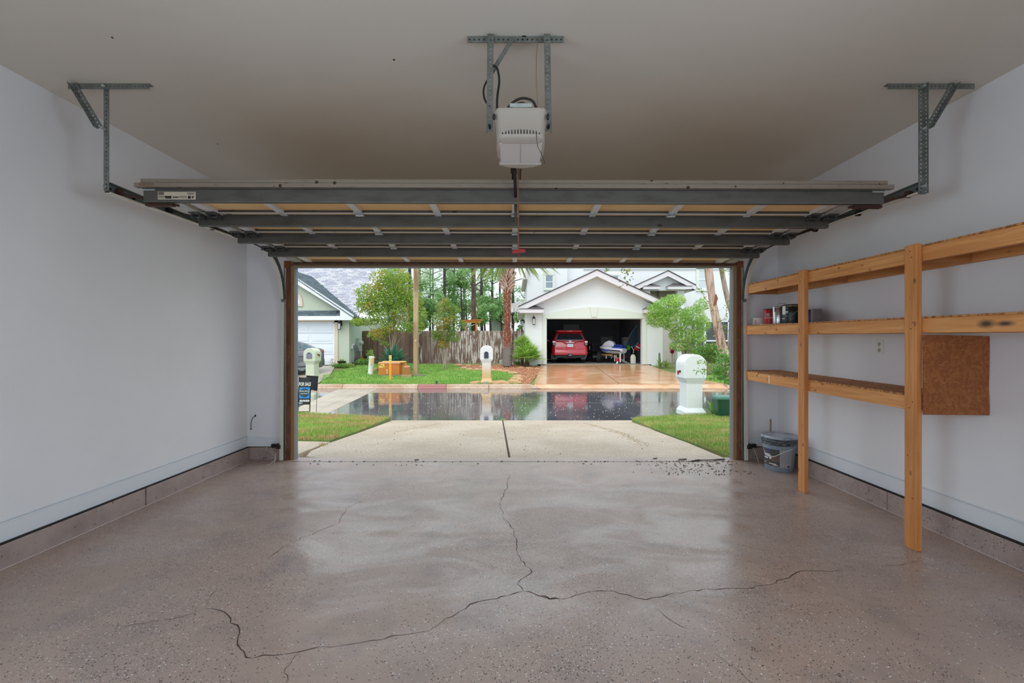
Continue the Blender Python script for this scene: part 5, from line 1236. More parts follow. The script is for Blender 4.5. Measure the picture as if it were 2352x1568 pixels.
# far neighbour roof and orange play set behind the fence
t = thing('distant_house', 'distant house with a grey roof glimpsed beyond the fence beside the palm', 'house', (-.9, 42, 0))
MB().px([(1125,757),(1126,742),(1136,733),(1148,741),(1162,750),(1162,790),(1125,790)], 42, 46).build('wall', sm('far_grey_wall', (204, 208, 212), .8), t)
MB().px([(1133,732),(1164,751),(1164,747),(1136,729.5)], 41.7, 46.5).build('roof', sm('far_roof', (112, 116, 124), .8), t)
PYL = 30.0
t = thing('play_set', 'orange wooden play set roof rising behind the fence', 'play set', (XX(1083,PYL), PYL, .2))
mb = MB(); a_, b_ = XX(1059,PYL), XX(1109,PYL)
OR = Mat('orange_timber', (206, 140, 60), .7); OR.vary(6, (184, 112, 44), .4, .65); OR = OR.m
mb.prism([(a_,PYL,ZZ(735,PYL)),(b_,PYL,ZZ(733.5,PYL)),(b_-.25,PYL+1.4,ZZ(731,PYL)),(a_+.2,PYL+1.4,ZZ(732,PYL))], (0,0,-.05)); mb.build('canopy', sm('red_orange_canopy', (206, 116, 52), .6), t)
mb = MB(); mb.box(a_+.15, b_-.15, PYL+.05, PYL+.12, ZZ(741,PYL), ZZ(735,PYL)); mb.build('beam', OR, t)
for a in (1069, 1093.5):
    MB().box(XX(a,PYL)-.05, XX(a,PYL)+.05, PYL+.05, PYL+.15, .2, ZZ(740,PYL)).build('post', OR, t)
for a in (1072, 1101): MB().tube([(XX(a,PYL), PYL+.1, ZZ(740,PYL)), (XX(a,PYL), PYL+.1, 1.5)], .025, 6).build('swing_chain', sm('chain_grey', (170, 176, 178), .5), t)
MB().tube([(XX(1072,PYL), PYL+.1, ZZ(750,PYL)), (XX(1082,PYL), PYL+.1, ZZ(748,PYL)), (XX(1090,PYL), PYL+.1, ZZ(745,PYL))], .03, 6).build('swing_bar', sm('chain_grey', (170,176,178), .5), t)
MB().ell((XX(1066,PYL), PYL+.2, ZZ(752,PYL)), .16, .12, .2, 10, 6).build('swing_seat', sm('teal_plastic', (60, 108, 116), .5), t)
# ------------------------------------------------------------------ vehicles and the far garage's contents
def rrect(hw, y0, y1, z, r=.12, k=3):
    """rounded rectangle footprint at height z (x from -hw to hw)"""
    pts = []
    for cx_, cy_, a0 in ((hw-r, y1-r, 0), (-hw+r, y1-r, 90), (-hw+r, y0+r, 180), (hw-r, y0+r, 270)):
        for i in range(k+1):
            a = math.radians(a0+90*i/k); pts.append((cx_+r*math.cos(a), cy_+r*math.sin(a), z))
    return pts
def xf(mb, M_):
    mb.v = [tuple(M_ @ Vector(v)) for v in mb.v]; return mb
m_ = Mat('red_car_paint', (186, 22, 40), .25, spec=.6); m_.b.inputs['Coat Weight'].default_value = .6; REDP = m_.m
TYRE = sm('tyre_rubber', (30, 30, 32), .8); CHROME = sm('chrome', (220, 222, 226), .2, .8); FLAP = sm('grey_mud_flap', (98, 108, 118), .6)
DGLASS = Mat('dark_car_glass', (38, 40, 46), .08, spec=.8).m; LAMPC = sm('clear_lamp', (232, 228, 232), .2); LAMPD = sm('smoked_lamp', (64, 60, 66), .25); LAMPR = sm('red_lamp', (188, 44, 56), .25)

def wheel(name, par, x, y, z, r, wd, axis, rim, hub_side=1):
    ax = Vector(axis).normalized(); c = Vector((x, y, z)); mb = MB()
    mb.cyl(c-ax*wd*.40, c+ax*wd*.40, r, n=24); mb.cyl(c-ax*wd*.5, c-ax*wd*.40, r*.93, r, n=24); mb.cyl(c+ax*wd*.40, c+ax*wd*.5, r, r*.93, n=24)
    w_ = mb.build(name, TYRE, par)
    h = MB(); e = ax*hub_side
    h.cyl(c+e*wd*.49, c+e*wd*.53, r*.62, n=20); h.cyl(c+e*wd*.53, c+e*wd*.60, r*.16, n=10)
    for k in range(5):
        o = ax.orthogonal().normalized(); o = Matrix.Rotation(2*math.pi*k/5, 3, ax) @ o
        h.beam(c+e*wd*.54+o*r*.12, c+e*wd*.54+o*r*.6, r*.14, r*.05, e)
    h.build('rim', rim, w_); return w_

CYR, CZR, CXR = 24.35, FZ, XX(1309.5, 24.35)
SUV = thing('red_suv', 'red sport utility vehicle parked nose-in inside the white house garage', 'car', (CXR, CYR+2.3, CZR))
T = Matrix.Translation((CXR, CYR, CZR))
sc_ = 24.35/F
def vz(py): return CZ-(py-CY)*sc_-CZR          # photograph row -> height above the garage floor
def vx(px_): return (px_-1309.5)*sc_
mb = MB(); rings = []
for z, hw, ya, yb in ((.46,.86,.16,4.55),(.52,.93,.06,4.65),(.80,.945,.0,4.70),(.92,.94,.02,4.70),(1.02,.92,.08,4.62),(1.18,.915,.10,4.55),(1.25,.89,.13,4.3)): rings.append(rrect(hw, ya, yb, z, .16))
xf(mb.loft(rings), T).build('body', REDP, SUV)
mb = MB(); rings = []
for z, hw, ya, yb in ((1.24,.885,.13,3.45),(1.40,.835,.22,3.1),(1.60,.745,.34,2.7),(1.72,.70,.40,2.5),(1.765,.66,.46,2.4)): rings.append(rrect(hw, ya, yb, z, .14))
xf(mb.loft(rings), T).build('cabin', REDP, SUV)
# rear glass, spoiler with high brake lamp, wiper cowl
mb = MB(); mb.prism([(-.70,.10,1.275),(.70,.10,1.275),(.575,.315,1.60),(-.575,.315,1.60)], (0,.05,.03)); rgl = xf(mb, T).build('rear_window', DGLASS, SUV, .01)
mb = MB()
for s_ in (-1, 1): mb.prism([(s_*.80,.105,1.275),(s_*.72,.095,1.275),(s_*.60,.305,1.60),(s_*.655,.325,1.60)], (0,.06,.02))
xf(mb, T).build('side_window', sm('grey_car_glass', (88, 96, 106), .12, 0, .8), SUV)
mb = MB(); mb.box(-.72,.72,.085,.13,1.235,1.262); xf(mb, T).build('window_strip', sm('grey_strip', (150, 156, 172), .3), SUV, .006)
mb = MB(); mb.loft([rrect(.66, .22, .62, 1.70, .06), rrect(.70, .18, .62, 1.74, .06), rrect(.66, .22, .62, 1.785, .06)]); xf(mb, T).build('roof_spoiler', REDP, SUV)
mb = MB(); mb.box(-.125,.125,.172,.2,1.728,1.752); xf(mb, T).build('high_brake_lamp', sm('pale_lamp', (240, 214, 214), .3), SUV, .005)
mb = MB()
for s_ in (-1, 1):
    mb.tube([(s_*.60,.5,1.76),(s_*.61,.55,1.825),(s_*.61,1.0,1.835),(s_*.61,2.0,1.83),(s_*.60,2.2,1.76)], .018, 6)
    mb.tube([(s_*.68,.5,1.70),(s_*.70,.52,1.79)], .022, 6)
xf(mb, T).build('roof_rail', CHROME, SUV)
for s_ in (-1, 1):
    x0, x1 = s_*.965, s_*.79
    mb = MB(); mb.box(x0*.985, x1, -.01, .25, 1.10, 1.205); xf(mb, T).build('tail_lamp', LAMPC, SUV, .03, 3)
    mb = MB(); mb.box(x0*.965, x1*1.0, .005, .25, .945, 1.10); xf(mb, T).build('tail_lamp', LAMPD, SUV, .02, 2)
    mb = MB(); mb.box(x0*.955, x1*1.02, -.0, .2, .985, 1.02); mb.box(x0*.955, x1*1.02, -.0, .2, 1.045, 1.075); xf(mb, T).build('lamp_bars', sm('grey_lamp_bar', (150, 148, 160), .3), SUV, .005)
# tailgate relief: shoulders that slant to the plate recess, plate, garnish, emblem
mb = MB(); mb.prism([(-.76,.02,1.215),(.76,.02,1.215),(.76,.02,1.185),(.45,.02,1.19),(.30,.02,1.12),(-.30,.02,1.12),(-.45,.02,1.19),(-.76,.02,1.185)], (0,.12,0)); xf(mb, T).build('tailgate_brow', REDP, SUV, .02)
mb = MB(); mb.prism([(-.76,-.03,.84),(-.40,-.03,.84),(-.34,-.03,.80),(-.28,-.03,.84),(-.22,-.03,.92),(.22,-.03,.92),(.28,-.03,.84),(.34,-.03,.80),(.40,-.03,.84),(.76,-.03,.84),(.76,-.03,.60),(-.76,-.03,.60)], (0,.16,0)); xf(mb, T).build('tailgate', REDP, SUV, .025)
mb = MB(); mb.prism([(-.26,.0,1.105),(-.20,-.02,1.135),(.20,-.02,1.135),(.26,.0,1.105),(.2,-.01,1.09),(-.2,-.01,1.09)], (0,.08,0)); xf(mb, T).build('chrome_garnish', CHROME, SUV, .008)
mb = MB()
for rx, rz in ((.070,.048),(.026,.044),(.062,.020)):
    pts = [(rx*math.cos(2*math.pi*k/20), -.02, 1.185+(0 if rx < .065 and rz > .03 else (.022 if rz < .03 else 0))+rz*math.sin(2*math.pi*k/20)) for k in range(21)]; mb.tube(pts, .009, 6, caps=False)
mb.ell((0,.0,1.185), .066, .02, .046, 14, 6); xf(mb, T).build('oval_emblem', CHROME, SUV)
mb = MB(); mb.box(-.155,.155,-.05,.0,.885,1.04); pl8 = xf(mb, T).build('license_plate', sm('plate_white', (226, 236, 238), .4), SUV, .008)
mb = MB()
for x0, x1, z0, z1 in ((-.10,-.08,.93,.99),(-.055,-.03,.95,.985),(-.01,.01,.955,1.0),(.02,.045,.93,.985),(.07,.09,.935,.99)): mb.box(x0, x1, -.053, -.049, z0, z1)
xf(mb, T); o = mb.build('plate_marks', sm('plate_grey', (140, 150, 152), .5)); adopt(o, pl8)
mb = MB(); mb.loft([rrect(.955, -.06, .9, .45, .18), rrect(.965, -.09, .9, .56, .18), rrect(.955, -.05, .9, .63, .18), rrect(.95, .0, .9, .86, .18)]); xf(mb, T).build('bumper', REDP, SUV)
mb = MB(); mb.box(-.16,.13,-.105,-.07,.545,.572); xf(mb, T).build('bumper_reflector', sm('pink_reflector', (224, 120, 126), .3), SUV, .004)
mb = MB(); mb.box(-.13,.11,-.115,.1,.40,.52); xf(mb, T).build('hitch_housing', BLACK, SUV, .01)
mb = MB(); mb.box(-.065,.045,-.16,.1,.405,.50); mb.box(-.12,.10,-.12,-.1,.40,.43); xf(mb, T).build('hitch_receiver', sm('hitch_grey', (120, 124, 128), .5, .4), SUV, .006)
mb = MB(); mb.box(-.8,.8,.05,4.4,.30,.50); mb.cyl((-.35,.15,.33), (.35,.15,.33), .09, n=12); xf(mb, T).build('underbody', BLACK, SUV)
for s_ in (-1, 1):
    for y in (.95, 3.75): xf_c = T @ Vector((s_*.80, y, .375)); wheel('wheel', SUV, xf_c.x, xf_c.y, xf_c.z, .385, .26, (1,0,0), sm('alloy', (150,152,156), .3, .7), s_)
    mb = MB(); mb.prism([(s_*.965,.46,.62),(s_*.985,.46,.40),(s_*.90,.46,.20),(s_*.66,.46,.20),(s_*.62,.46,.36),(s_*.78,.46,.46)], (0,.02,0)); xf(mb, T).build('mud_flap', FLAP, SUV)
    mb = MB(); mb.box(s_*.90, s_*1.12, 3.0, 3.1, 1.16, 1.32); xf(mb, T).build('door_mirror', REDP, SUV, .03)

# grey saloon on the driveway of the green house, side-on with its tail to the right
m_ = Mat('grey_car_paint', (104, 104, 110), .25, spec=.6); m_.b.inputs['Coat Weight'].default_value = .5; GREYP = m_.m
SD = thing('grey_sedan', 'dark grey saloon car parked before the green house, tail towards the lawn', 'car', (-9.4, 20.2, far_z(20.2)))
T = Matrix.Translation((XX(733,20.9), 20.9, far_z(20.6)+.01)) @ Matrix.Rotation(math.radians(38), 4, 'Z')
def side_loft(stations):
    """cross-sections along the car (x negative towards the bonnet): x, half width, bottom, shoulder z, top z, top half width"""
    rings = []
    for x, hw, zb, zs, zt, tw__ in stations:
        rings.append([(x, s_*w2, z) for s_, w2, z in ((1,hw*.9,zb),(1,hw,zb+.14),(1,hw,zs-.06),(1,hw*.965,zs),(1,tw__,zt-.015),(1,tw__*.8,zt),(-1,tw__*.8,zt),(-1,tw__,zt-.015),(-1,hw*.965,zs),(-1,hw,zs-.06),(-1,hw,zb+.14),(-1,hw*.9,zb))])
    return rings
mb = MB(); mb.loft(side_loft([(.02,.74,.38,.85,.90,.70),(-.03,.84,.28,.90,1.03,.76),(-.12,.88,.24,.93,1.09,.78),(-.42,.905,.20,.94,1.12,.76),(-.72,.91,.19,.94,1.10,.78),(-1.5,.915,.19,.93,.97,.86),(-3.2,.915,.19,.92,.95,.86),(-3.6,.91,.19,.90,.98,.78),(-4.4,.88,.22,.80,.86,.74),(-4.75,.78,.28,.66,.72,.6)]))
xf(mb, T).build('body', GREYP, SD)
mb = MB(); mb.loft(side_loft([(-.25,.78,.95,1.05,1.11,.62),(-.65,.83,.93,1.0,1.30,.60),(-1.10,.85,.93,1.0,1.425,.60),(-1.8,.86,.93,1.0,1.45,.61),(-2.5,.86,.93,1.0,1.42,.60),(-3.1,.85,.93,1.0,1.18,.60),(-3.6,.82,.92,.96,.99,.60)]))
xf(mb, T).build('cabin', GREYP, SD)
def side_pane(pts, name='side_window', mat=None):
    mb = MB(); vs = []
    for x, z in pts:
        y = -(.862 - (z-1.0)*.52) ; vs.append((x, y-.012, z))
    mb.prism(vs, (0, .02, 0)); return xf(mb, T).build(name, mat or DGLASS, SD)
TGL = Mat('teal_car_glass', (60, 92, 96), .08, spec=.9).m
side_pane([(-.56,1.07),(-.52,1.13),(-.82,1.29),(-1.02,1.06)], 'side_window', TGL); side_pane([(-1.07,1.05),(-.90,1.30),(-1.25,1.385),(-1.86,1.39),(-1.90,1.04)], 'side_window', TGL); side_pane([(-1.97,1.04),(-1.93,1.385),(-2.45,1.35),(-2.95,1.04)], 'side_window', TGL)
mb = MB(); mb.prism([(-.02,-.865,.90),(.03,-.76,.90),(.0,-.74,1.02),(-.14,-.80,1.03),(-.20,-.86,.98)], (.02,.12,.0)); xf(mb, T).build('tail_lamp', LAMPR, SD, .01)
mb = MB(); mb.box(.02,.05,-.7,.72,.34,.60); xf(mb, T).build('bumper', sm('dark_bumper', (52, 52, 56), .4), SD, .02)
mb = MB(); mb.box(-3.4,-.5,-.935,-.90,.72,.755); mb.box(-3.6,-.8,-.935,-.90,.26,.33); xf(mb, T).build('side_moulding', sm('dark_moulding', (70, 72, 78), .4), SD, .006)
mb = MB()
for x in (-1.55, -2.45): mb.box(x-.10, x+.08, -.945, -.915, .86, .89)
xf(mb, T).build('door_handle', CHROME, SD, .006)
for x in (-.95, -3.75):
    for s_ in (-1, 1):
        c = T @ Vector((x, s_*.80, .31)); ax = T.to_3x3() @ Vector((0, 1, 0)); wheel('wheel', SD, c.x, c.y, c.z, .32, .22, ax, sm('alloy', (150,152,156), .3, .7), s_)

# jet ski on its trailer
JY = 24.35
TRL = thing('boat_trailer', 'grey boat trailer with white guide posts carrying the jet ski', 'trailer', (XX(1405, JY+.8), JY+.8, FZ))
hx, hy = XX(1438, 23.75), 23.75                    # coupler
JS0 = Vector((XX(1374, 25.6)+.25, 25.7, FZ))           # axle middle region
dirv = (Vector((hx, hy, FZ)) - JS0); dirv.z = 0; L_ = dirv.length; dirv.normalize(); sid = Vector((-dirv.y, dirv.x, 0))
tip = JS0 + dirv*L_
mb = MB(); mb.beam(JS0 + Vector((0,0,.38)) - dirv*.6, JS0 + dirv*(L_*.55) + Vector((0,0,.36)), .08, .08); mb.beam(JS0 + dirv*(L_*.55) + Vector((0,0,.36)), tip + Vector((0,0,.08)), .08, .08)
mb.beam(JS0 + sid*.62 + Vector((0,0,.33)), JS0 - sid*.62 + Vector((0,0,.33)), .07, .07); mb.beam(tip + Vector((0,0,.06)) - dirv*.1, tip + dirv*.16 + Vector((0,0,.05)), .10, .07); mb.build('frame', sm('trailer_grey', (150, 146, 136), .5, .3), TRL)
mb = MB(); mb.beam(JS0 + dirv*.3 + sid*(-.30) + Vector((0,0,.46)), JS0 + dirv*1.3 + sid*(-.30) + Vector((0,0,.44)), .10, .06); mb.beam(JS0 + dirv*.3 + sid*.30 + Vector((0,0,.46)), JS0 + dirv*1.3 + sid*.30 + Vector((0,0,.44)), .10, .06); mb.build('bunk', sm('tan_bunk', (196, 160, 96), .7), TRL)
wheel('wheel', TRL, XX(1376,25.2), 25.2, FZ+.31, .31, .20, (1,-.25,0), sm('white_hub', (236,236,236), .4), -1)
wheel('wheel', TRL, XX(1404,25.75)+.35, 25.9, FZ+.27, .27, .18, (1,-.25,0), sm('white_hub', (236,236,236), .4), 1)
for a, y, b0, b1, r_ in ((1424.5,24.0,811,832,.035),(1433.2,24.6,807,827,.028),(1411.5,24.2,815,830,.016),(1415,24.2,815,827,.014),(1392.5,24.9,815,823,.028),(1404.6,24.9,815,823,.028)):
    MB().cyl((XX(a,y), y, ZZ(b1,y)), (XX(a,y), y, ZZ(b0,y)), r_, n=10).build('guide_post', sm('white_pipe', (236, 238, 238), .4), TRL)
mb = MB(); mb.ell((XX(1418.5,24.1), 24.1, ZZ(824,24.1)), .085, .09, .075, 12, 8); mb.box(XX(1413.5,24.05), XX(1420,24.05), 24.0, 24.1, ZZ(829.5,24.05), ZZ(825,24.05)); mb.tube([(XX(1427,24.5),24.5,ZZ(821.5,24.5)),(XX(1439,24.5),24.5,ZZ(820,24.5))], .014, 6); mb.build('winch', sm('winch_red', (186, 28, 46), .4), TRL)
MB().cyl((XX(1416.5,24.05), 24.05, FZ+.0), (XX(1419,24.05), 24.05, FZ+.14), .05, n=12).build('jack_wheel', sm('white_pipe', (236,238,238), .4), TRL)
for a in (1424, 1433): wheel('dolly_wheel', TRL, XX(a, 23.75), 23.75, FZ+.045, .045, .04, (1,0,0), sm('white_hub', (236,236,236), .4), -1)
JSK = thing('jet_ski', 'white jet ski with a blue seat on the trailer in the garage', 'jet ski', (XX(1405, JY+.6), JY+.6, FZ+.5))
jc = at(1404, 812, 24.75); T = Matrix.Translation(jc) @ Matrix.Rotation(math.atan2(-.62, .78), 4, 'Z') @ Matrix.Diagonal((.70, .78, 1.08, 1))   # local x = towards the blue deck end
mb = MB()
def jring(x, hw, zb, zt): return [(x, a*hw, z) for a, z in ((-.25,zb),(-.8,zb+(zt-zb)*.35),(-1,zt-.05),(-.96,zt),(0,zt+.02),(.96,zt),(1,zt-.05),(.8,zb+(zt-zb)*.35),(.25,zb))]
mb.loft([jring(-.95,.05,.30,.36), jring(-.75,.24,.12,.36), jring(-.35,.40,.03,.34), jring(.2,.46,.0,.30), jring(.95,.46,.0,.26), jring(1.12,.40,.04,.24)]); xf(mb, T).build('hull', sm('gelcoat_white', (228, 226, 236), .25), JSK)
mb = MB(); mb.loft([jring(-.72,.12,.36,.40), jring(-.45,.26,.34,.56), jring(-.10,.30,.32,.66), jring(.16,.27,.31,.60), jring(.32,.18,.30,.46)]); xf(mb, T).build('hood', sm('gelcoat_white', (228,226,236), .25), JSK)
mb = MB(); mb.box(.25,1.05,-.40,.40,.255,.36); mb.loft([jring(.30,.20,.34,.44), jring(.75,.20,.34,.46), jring(1.0,.18,.34,.42)]); xf(mb, T).build('deck_pad', sm('deck_blue', (40, 62, 150), .5), JSK, .03)
mb = MB()
for y0_ in (-.33, .07): mb.ell((1.02, y0_+.13, .20), .12, .17, .08, 12, 6)
xf(mb, T).build('sponson', sm('gelcoat_white', (228,226,236), .25), JSK)
mb = MB(); mb.tube([(-.10,0,.62),(.10,0,.86),(.14,0,.92)], .045, 8); mb.tube([(.14,-.36,.90),(.10,-.2,.94),(.14,0,.93),(.10,.2,.94),(.14,.36,.90)], .022, 6); xf(mb, T).build('handlebar', BLACK, JSK)
mb = MB(); mb.prism([(-.55,-.36,.14),(-.05,-.452,.13),(.05,-.462,.20),(-.50,-.385,.22)], (0,-.006,0)); mb.prism([(.14,-.465,.12),(.26,-.468,.12),(.26,-.468,.20),(.14,-.465,.20)], (0,-.006,0)); xf(mb, T).build('blue_lettering', sm('letter_blue', (60, 90, 180), .4), JSK)
mb = MB(); mb.loft([jring(-.74,.245,.26,.27), jring(-.35,.405,.215,.225), jring(.2,.465,.19,.20), jring(.98,.465,.16,.17)]); xf(mb, T).build('rub_rail', BLACK, JSK)

# things around the walls of that garage
by_ = GY + 6.93
def gbox(name, label, cat, px0, px1, py0, py1, Y, dpt, rgb, part=None):
    o = MB().box(XX(px0,Y), XX(px1,Y), Y, Y+dpt, ZZ(py1,Y), ZZ(py0,Y)).build(name, sm(name+'_paint', rgb, .7), None, .01); return tag(o, label, cat)
gbox('display_board', 'flat grey board on the back wall above the red vehicle', 'board', 1294, 1330, 745, 770, by_, .05, (176, 178, 176))
gbox('grey_board', 'grey board leaning at the back behind the jet ski', 'board', 1380, 1407, 773.5, 800, by_, .05, (172, 172, 168))
t = thing('white_chest', 'tall white freezer with a yellow sticker beside the green bag', 'freezer', (XX(1440,27.5), 27.8, FZ))
x0, x1 = XX(1432.5,27.5), XX(1448.5,27.5)
MB().box(x0, x1, 27.5, 28.1, FZ, ZZ(774,27.5)).build('body', sm('chest_white', (196, 200, 206), .5), t, .02)
MB().box(x0+.03, x0+.15, 27.485, 27.5, ZZ(782,27.5), ZZ(776,27.5)).build('sticker', sm('chest_sticker', (206, 160, 70), .6), t)
# paddle board on its side against the right wall
t = thing('paddle_board', 'dark paddle board with a pale rim leaning on the garage side wall', 'paddle board', (XX(1462,26), 26.2, ZZ(766,26)))
yb_ = 25.8; pts = []
for k in range(28):
    a = 2*math.pi*k/28; u, v = 1.15*math.cos(a), .36*math.sin(a)*(1.0 if math.cos(a) < .3 else 1.0)
    ca, sa = math.cos(math.radians(52)), math.sin(math.radians(52)); pts.append((XX(1470,yb_)+u*ca-v*sa+.0, yb_, ZZ(762,yb_)+u*sa+v*ca))
MB().prism(pts, (.0,.08,0)).build('deck', sm('board_slate', (58, 78, 92), .5), t, .01)
MB().tube(pts + [pts[0]], .035, 6, caps=False).build('rim', sm('board_rim', (96, 134, 142), .4), t)
# dark shapes along the side: shelf with bins under the board
t = thing('tool_rack', 'cluttered dark rack with red and orange bins under the paddle board', 'rack', (XX(1462,26.6), 26.7, FZ))
xa_, xb__ = XX(1444,26.6), XX(1474,26.6)
mb = MB()
for z in (.5, 1.05): mb.box(xa_, xb__, 26.6, 27.1, FZ+z, FZ+z+.03)
for x in (xa_, xb__-.05): mb.box(x, x+.05, 26.6, 27.1, FZ, FZ+1.08)
mb.build('rack_frame', sm('rack_black', (34, 34, 38), .6), t)
for nm_, x0, x1, z0, z1, col in (('red_bin', .02, .24, 1.08, 1.40, (150, 34, 40)), ('orange_bin', .36, .62, 1.08, 1.34, (176, 96, 48)), ('black_bin', .05, .5, .54, .96, (36, 36, 44)), ('blue_bin', .5, .72, .54, .88, (48, 66, 110))):
    o = MB().box(xa_+x0, xa_+x1, 26.62, 27.0, FZ+z0, FZ+z1).build(nm_, sm(nm_+'_plastic', col, .5), None, .02)
    tag(o, {'red_bin':'red storage bin on top of the dark rack under the paddle board','orange_bin':'orange storage bin on top of the dark rack near the doorway edge','black_bin':'black storage bin on the lower shelf of the dark rack','blue_bin':'blue storage bin low on the dark rack behind the red flag'}[nm_], 'bin')
t = thing('green_bag', 'bright green bag standing tilted by the white freezer', 'bag', (XX(1442,25), 25.1, FZ))
yg = 25.2
MB().px([(1438,803),(1444,790),(1448.5,798),(1448,802),(1443,805.5)], yg, yg+.18).build('bag_body', sm('lime_green', (72, 176, 52), .6), t, .02)
MB().px([(1436,800),(1438,797.5),(1443.5,805),(1442,806.5)], yg-.02, yg+.2).build('strap', BLACK, t)
MB().px([(1434,803),(1443,806),(1449,803),(1450,836),(1437,836)], yg+.02, yg+.3).build('stand', sm('stand_dark', (40, 38, 48), .7), t)
t = thing('dive_flag', 'red flag with a white diagonal stripe hanging inside the garage doorway', 'flag', (XX(1464,24.6), 24.6, ZZ(800,24.6)))
yf_ = 24.7; fl = MB(); W_ = 5
A_, B_, C_, D_ = at(1463.5,789.5,yf_), at(1472.5,792,yf_), at(1466.5,806,yf_), at(1456.5,802,yf_)
vs = []
for i in range(W_+1):
    for j in range(4):
        p = lerp(lerp(A_, B_, j/3), lerp(D_, C_, j/3), i/W_); p = p + Vector((0, .03*math.sin(i*1.3+j), 0)); vs.append(p)
fl.add(vs, [(i*4+j, i*4+j+1, i*4+j+5, i*4+j+4) for i in range(W_) for j in range(3)]); o = fl.build('cloth', sm('flag_red', (196, 28, 56), .7), t)
so_ = o.modifiers.new('thick', 'SOLIDIFY'); so_.thickness = .01
MB().px([(1460.3,796),(1461.3,794),(1470,798.5),(1469,800.5)], yf_-.05, yf_-.04).build('stripe', sm('flag_white', (236, 236, 238), .7), t)
MB().tube([at(1465.5,786,yf_+.03), at(1456,803,yf_+.03), at(1452,836,yf_+.03)], .014, 6).build('flag_pole', sm('pole_grey', (180,180,184), .4), t)
t = thing('water_jug', 'translucent white jug with a curved spout standing in the garage doorway', 'jug', (XX(1455.5,24.1), 24.2, FZ))
jx, jy = XX(1455.5,24.1), 24.25; zj = FZ
mb = MB(); mb.loft([rrect(.13,-.11,.11,z,.03) if z < .36 else rrect(.13-(z-.36)*.55,-.11+(z-.36)*.4,.11-(z-.36)*.4,z,.03) for z in (0,.01,.35,.42,.48)]); xf(mb, Matrix.Translation((jx,jy,zj))).build('jug_body', sm('jug_white', (216, 214, 200), .5), t)
MB().cyl((jx,jy,zj+.48), (jx,jy,zj+.55), .05, n=14).build('cap', BLACK, t)
MB().tube([(jx+.02,jy,zj+.52),(jx+.03,jy,zj+.66),(jx-.0,jy,zj+.78),(jx-.05,jy,zj+.86),(jx-.06,jy,zj+.88)], .012, 6).build('spout', sm('spout_white', (226,226,226), .4), t)
MB().ell((jx-.06,jy,zj+.885), .026, .026, .026, 10, 6).build('spout_tip', sm('spout_white', (226,226,226), .4), t)
# dark motorcycle left of the trailer
t = thing('motorcycle', 'dark motorcycle standing between the red vehicle and the jet ski', 'motorcycle', (XX(1366,26.2), 26.3, FZ))
mx, my = XX(1366,26.2), 26.2
wheel('front_wheel', t, mx, my, FZ+.31, .31, .11, (1,.45,0), sm('spoke_grey', (110,114,118), .4, .5), -1); wheel('rear_wheel', t, mx-.35, my+1.3, FZ+.31, .31, .13, (1,.45,0), sm('spoke_grey', (110,114,118), .4, .5), -1)
mb = MB(); mb.tube([(mx,my,FZ+.31),(mx-.06,my+.25,FZ+.85),(mx-.08,my+.3,FZ+1.02)], .04, 8); mb.tube([(mx-.45,my+.15,FZ+1.05),(mx-.25,my+.28,FZ+1.02),(mx+.10,my+.36,FZ+1.02),(mx+.30,my+.35,FZ+1.05)], .018, 6); mb.build('fork', sm('fork_grey', (96,98,100), .4, .5), t)
mb = MB(); mb.ell((mx-.17,my+.62,FZ+.86), .16, .32, .14, 12, 8); mb.ell((mx-.28,my+1.05,FZ+.80), .14, .36, .09, 12, 8); mb.ell((mx-.2,my+.7,FZ+.48), .17, .28, .2, 10, 8); mb.build('tank_and_seat', BLACK, t)
MB().prism([(mx-.12,my-.02,FZ+.22),(mx+.02,my-.05,FZ+.16),(mx+.10,my-.05,FZ+.55),(mx-.02,my-.02,FZ+.62)], (.02,.04,0)).build('fender', sm('fender_grey', (104,108,112), .5), t, .01)
MB().box(mx-.30, mx-.26, my+.1, my+.14, FZ+.72, FZ+.92).build('indicator', sm('indicator_white', (206,200,180), .4), t)
t = thing('yellow_bag', 'yellow cord hanging on the dark back wall above the jet ski', 'cord', (XX(1412,by_), by_, ZZ(752,by_)))
MB().tube([at(1409,745,by_-.03), at(1408,752,by_-.03), at(1411,757,by_-.04), at(1413,750,by_-.03), at(1415,745,by_-.03), at(1415,753,by_-.03)], .03, 6).build('loop', sm('cord_yellow', (150, 116, 40), .7), t)
gbox('wood_crate', 'dark wooden crate low on the garage floor left of the red vehicle', 'crate', 1257, 1266, 812, 826, 26.5, .5, (70, 52, 36))
# ------------------------------------------------------------------ plants
def leaf_mat(name, c1, c2, c3=None, amt=1.0, rough=.55):
    M_ = Mat(name, c1, rough, spec=.35); M_.island(c2, amt)
    if c3: M_.mix(M_.ramp(M_.noise(1.3), [(.52, 0.0), (.68, .85)]), c3)
    # thin leaves let part of the light through
    t_ = M_.N('ShaderNodeBsdfTranslucent'); ad = M_.N('ShaderNodeMixShader'); ad.inputs[0].default_value = .35
    M_.L(M_.col, t_.inputs['Color']); out = M_.nt.nodes['Material Output']; M_.L(M_.b.outputs[0], ad.inputs[1]); M_.L(t_.outputs[0], ad.inputs[2]); M_.L(ad.outputs[0], out.inputs['Surface'])
    return M_.m
def bark(name, c1, c2, sc=(8,8,2)):
    M_ = Mat(name, c1, .85); M_.vary(1.0, c2, .42, .6, M_.vec(sc), 5); M_.bump(M_.noise(1.0, M_.vec(sc)), .4, .03); return M_.m
MYRT = leaf_mat('myrtle_leaf', (166, 194, 86), (128, 162, 64), (206, 168, 88))
MYRT2 = leaf_mat('young_myrtle_leaf', (142, 172, 82), (110, 144, 62), (206, 156, 80))
PINE = leaf_mat('pine_needles', (166, 198, 128), (112, 152, 98), (172, 202, 138))
WOODS = leaf_mat('woodland_leaf', (158, 194, 124), (116, 158, 96), (170, 196, 144))
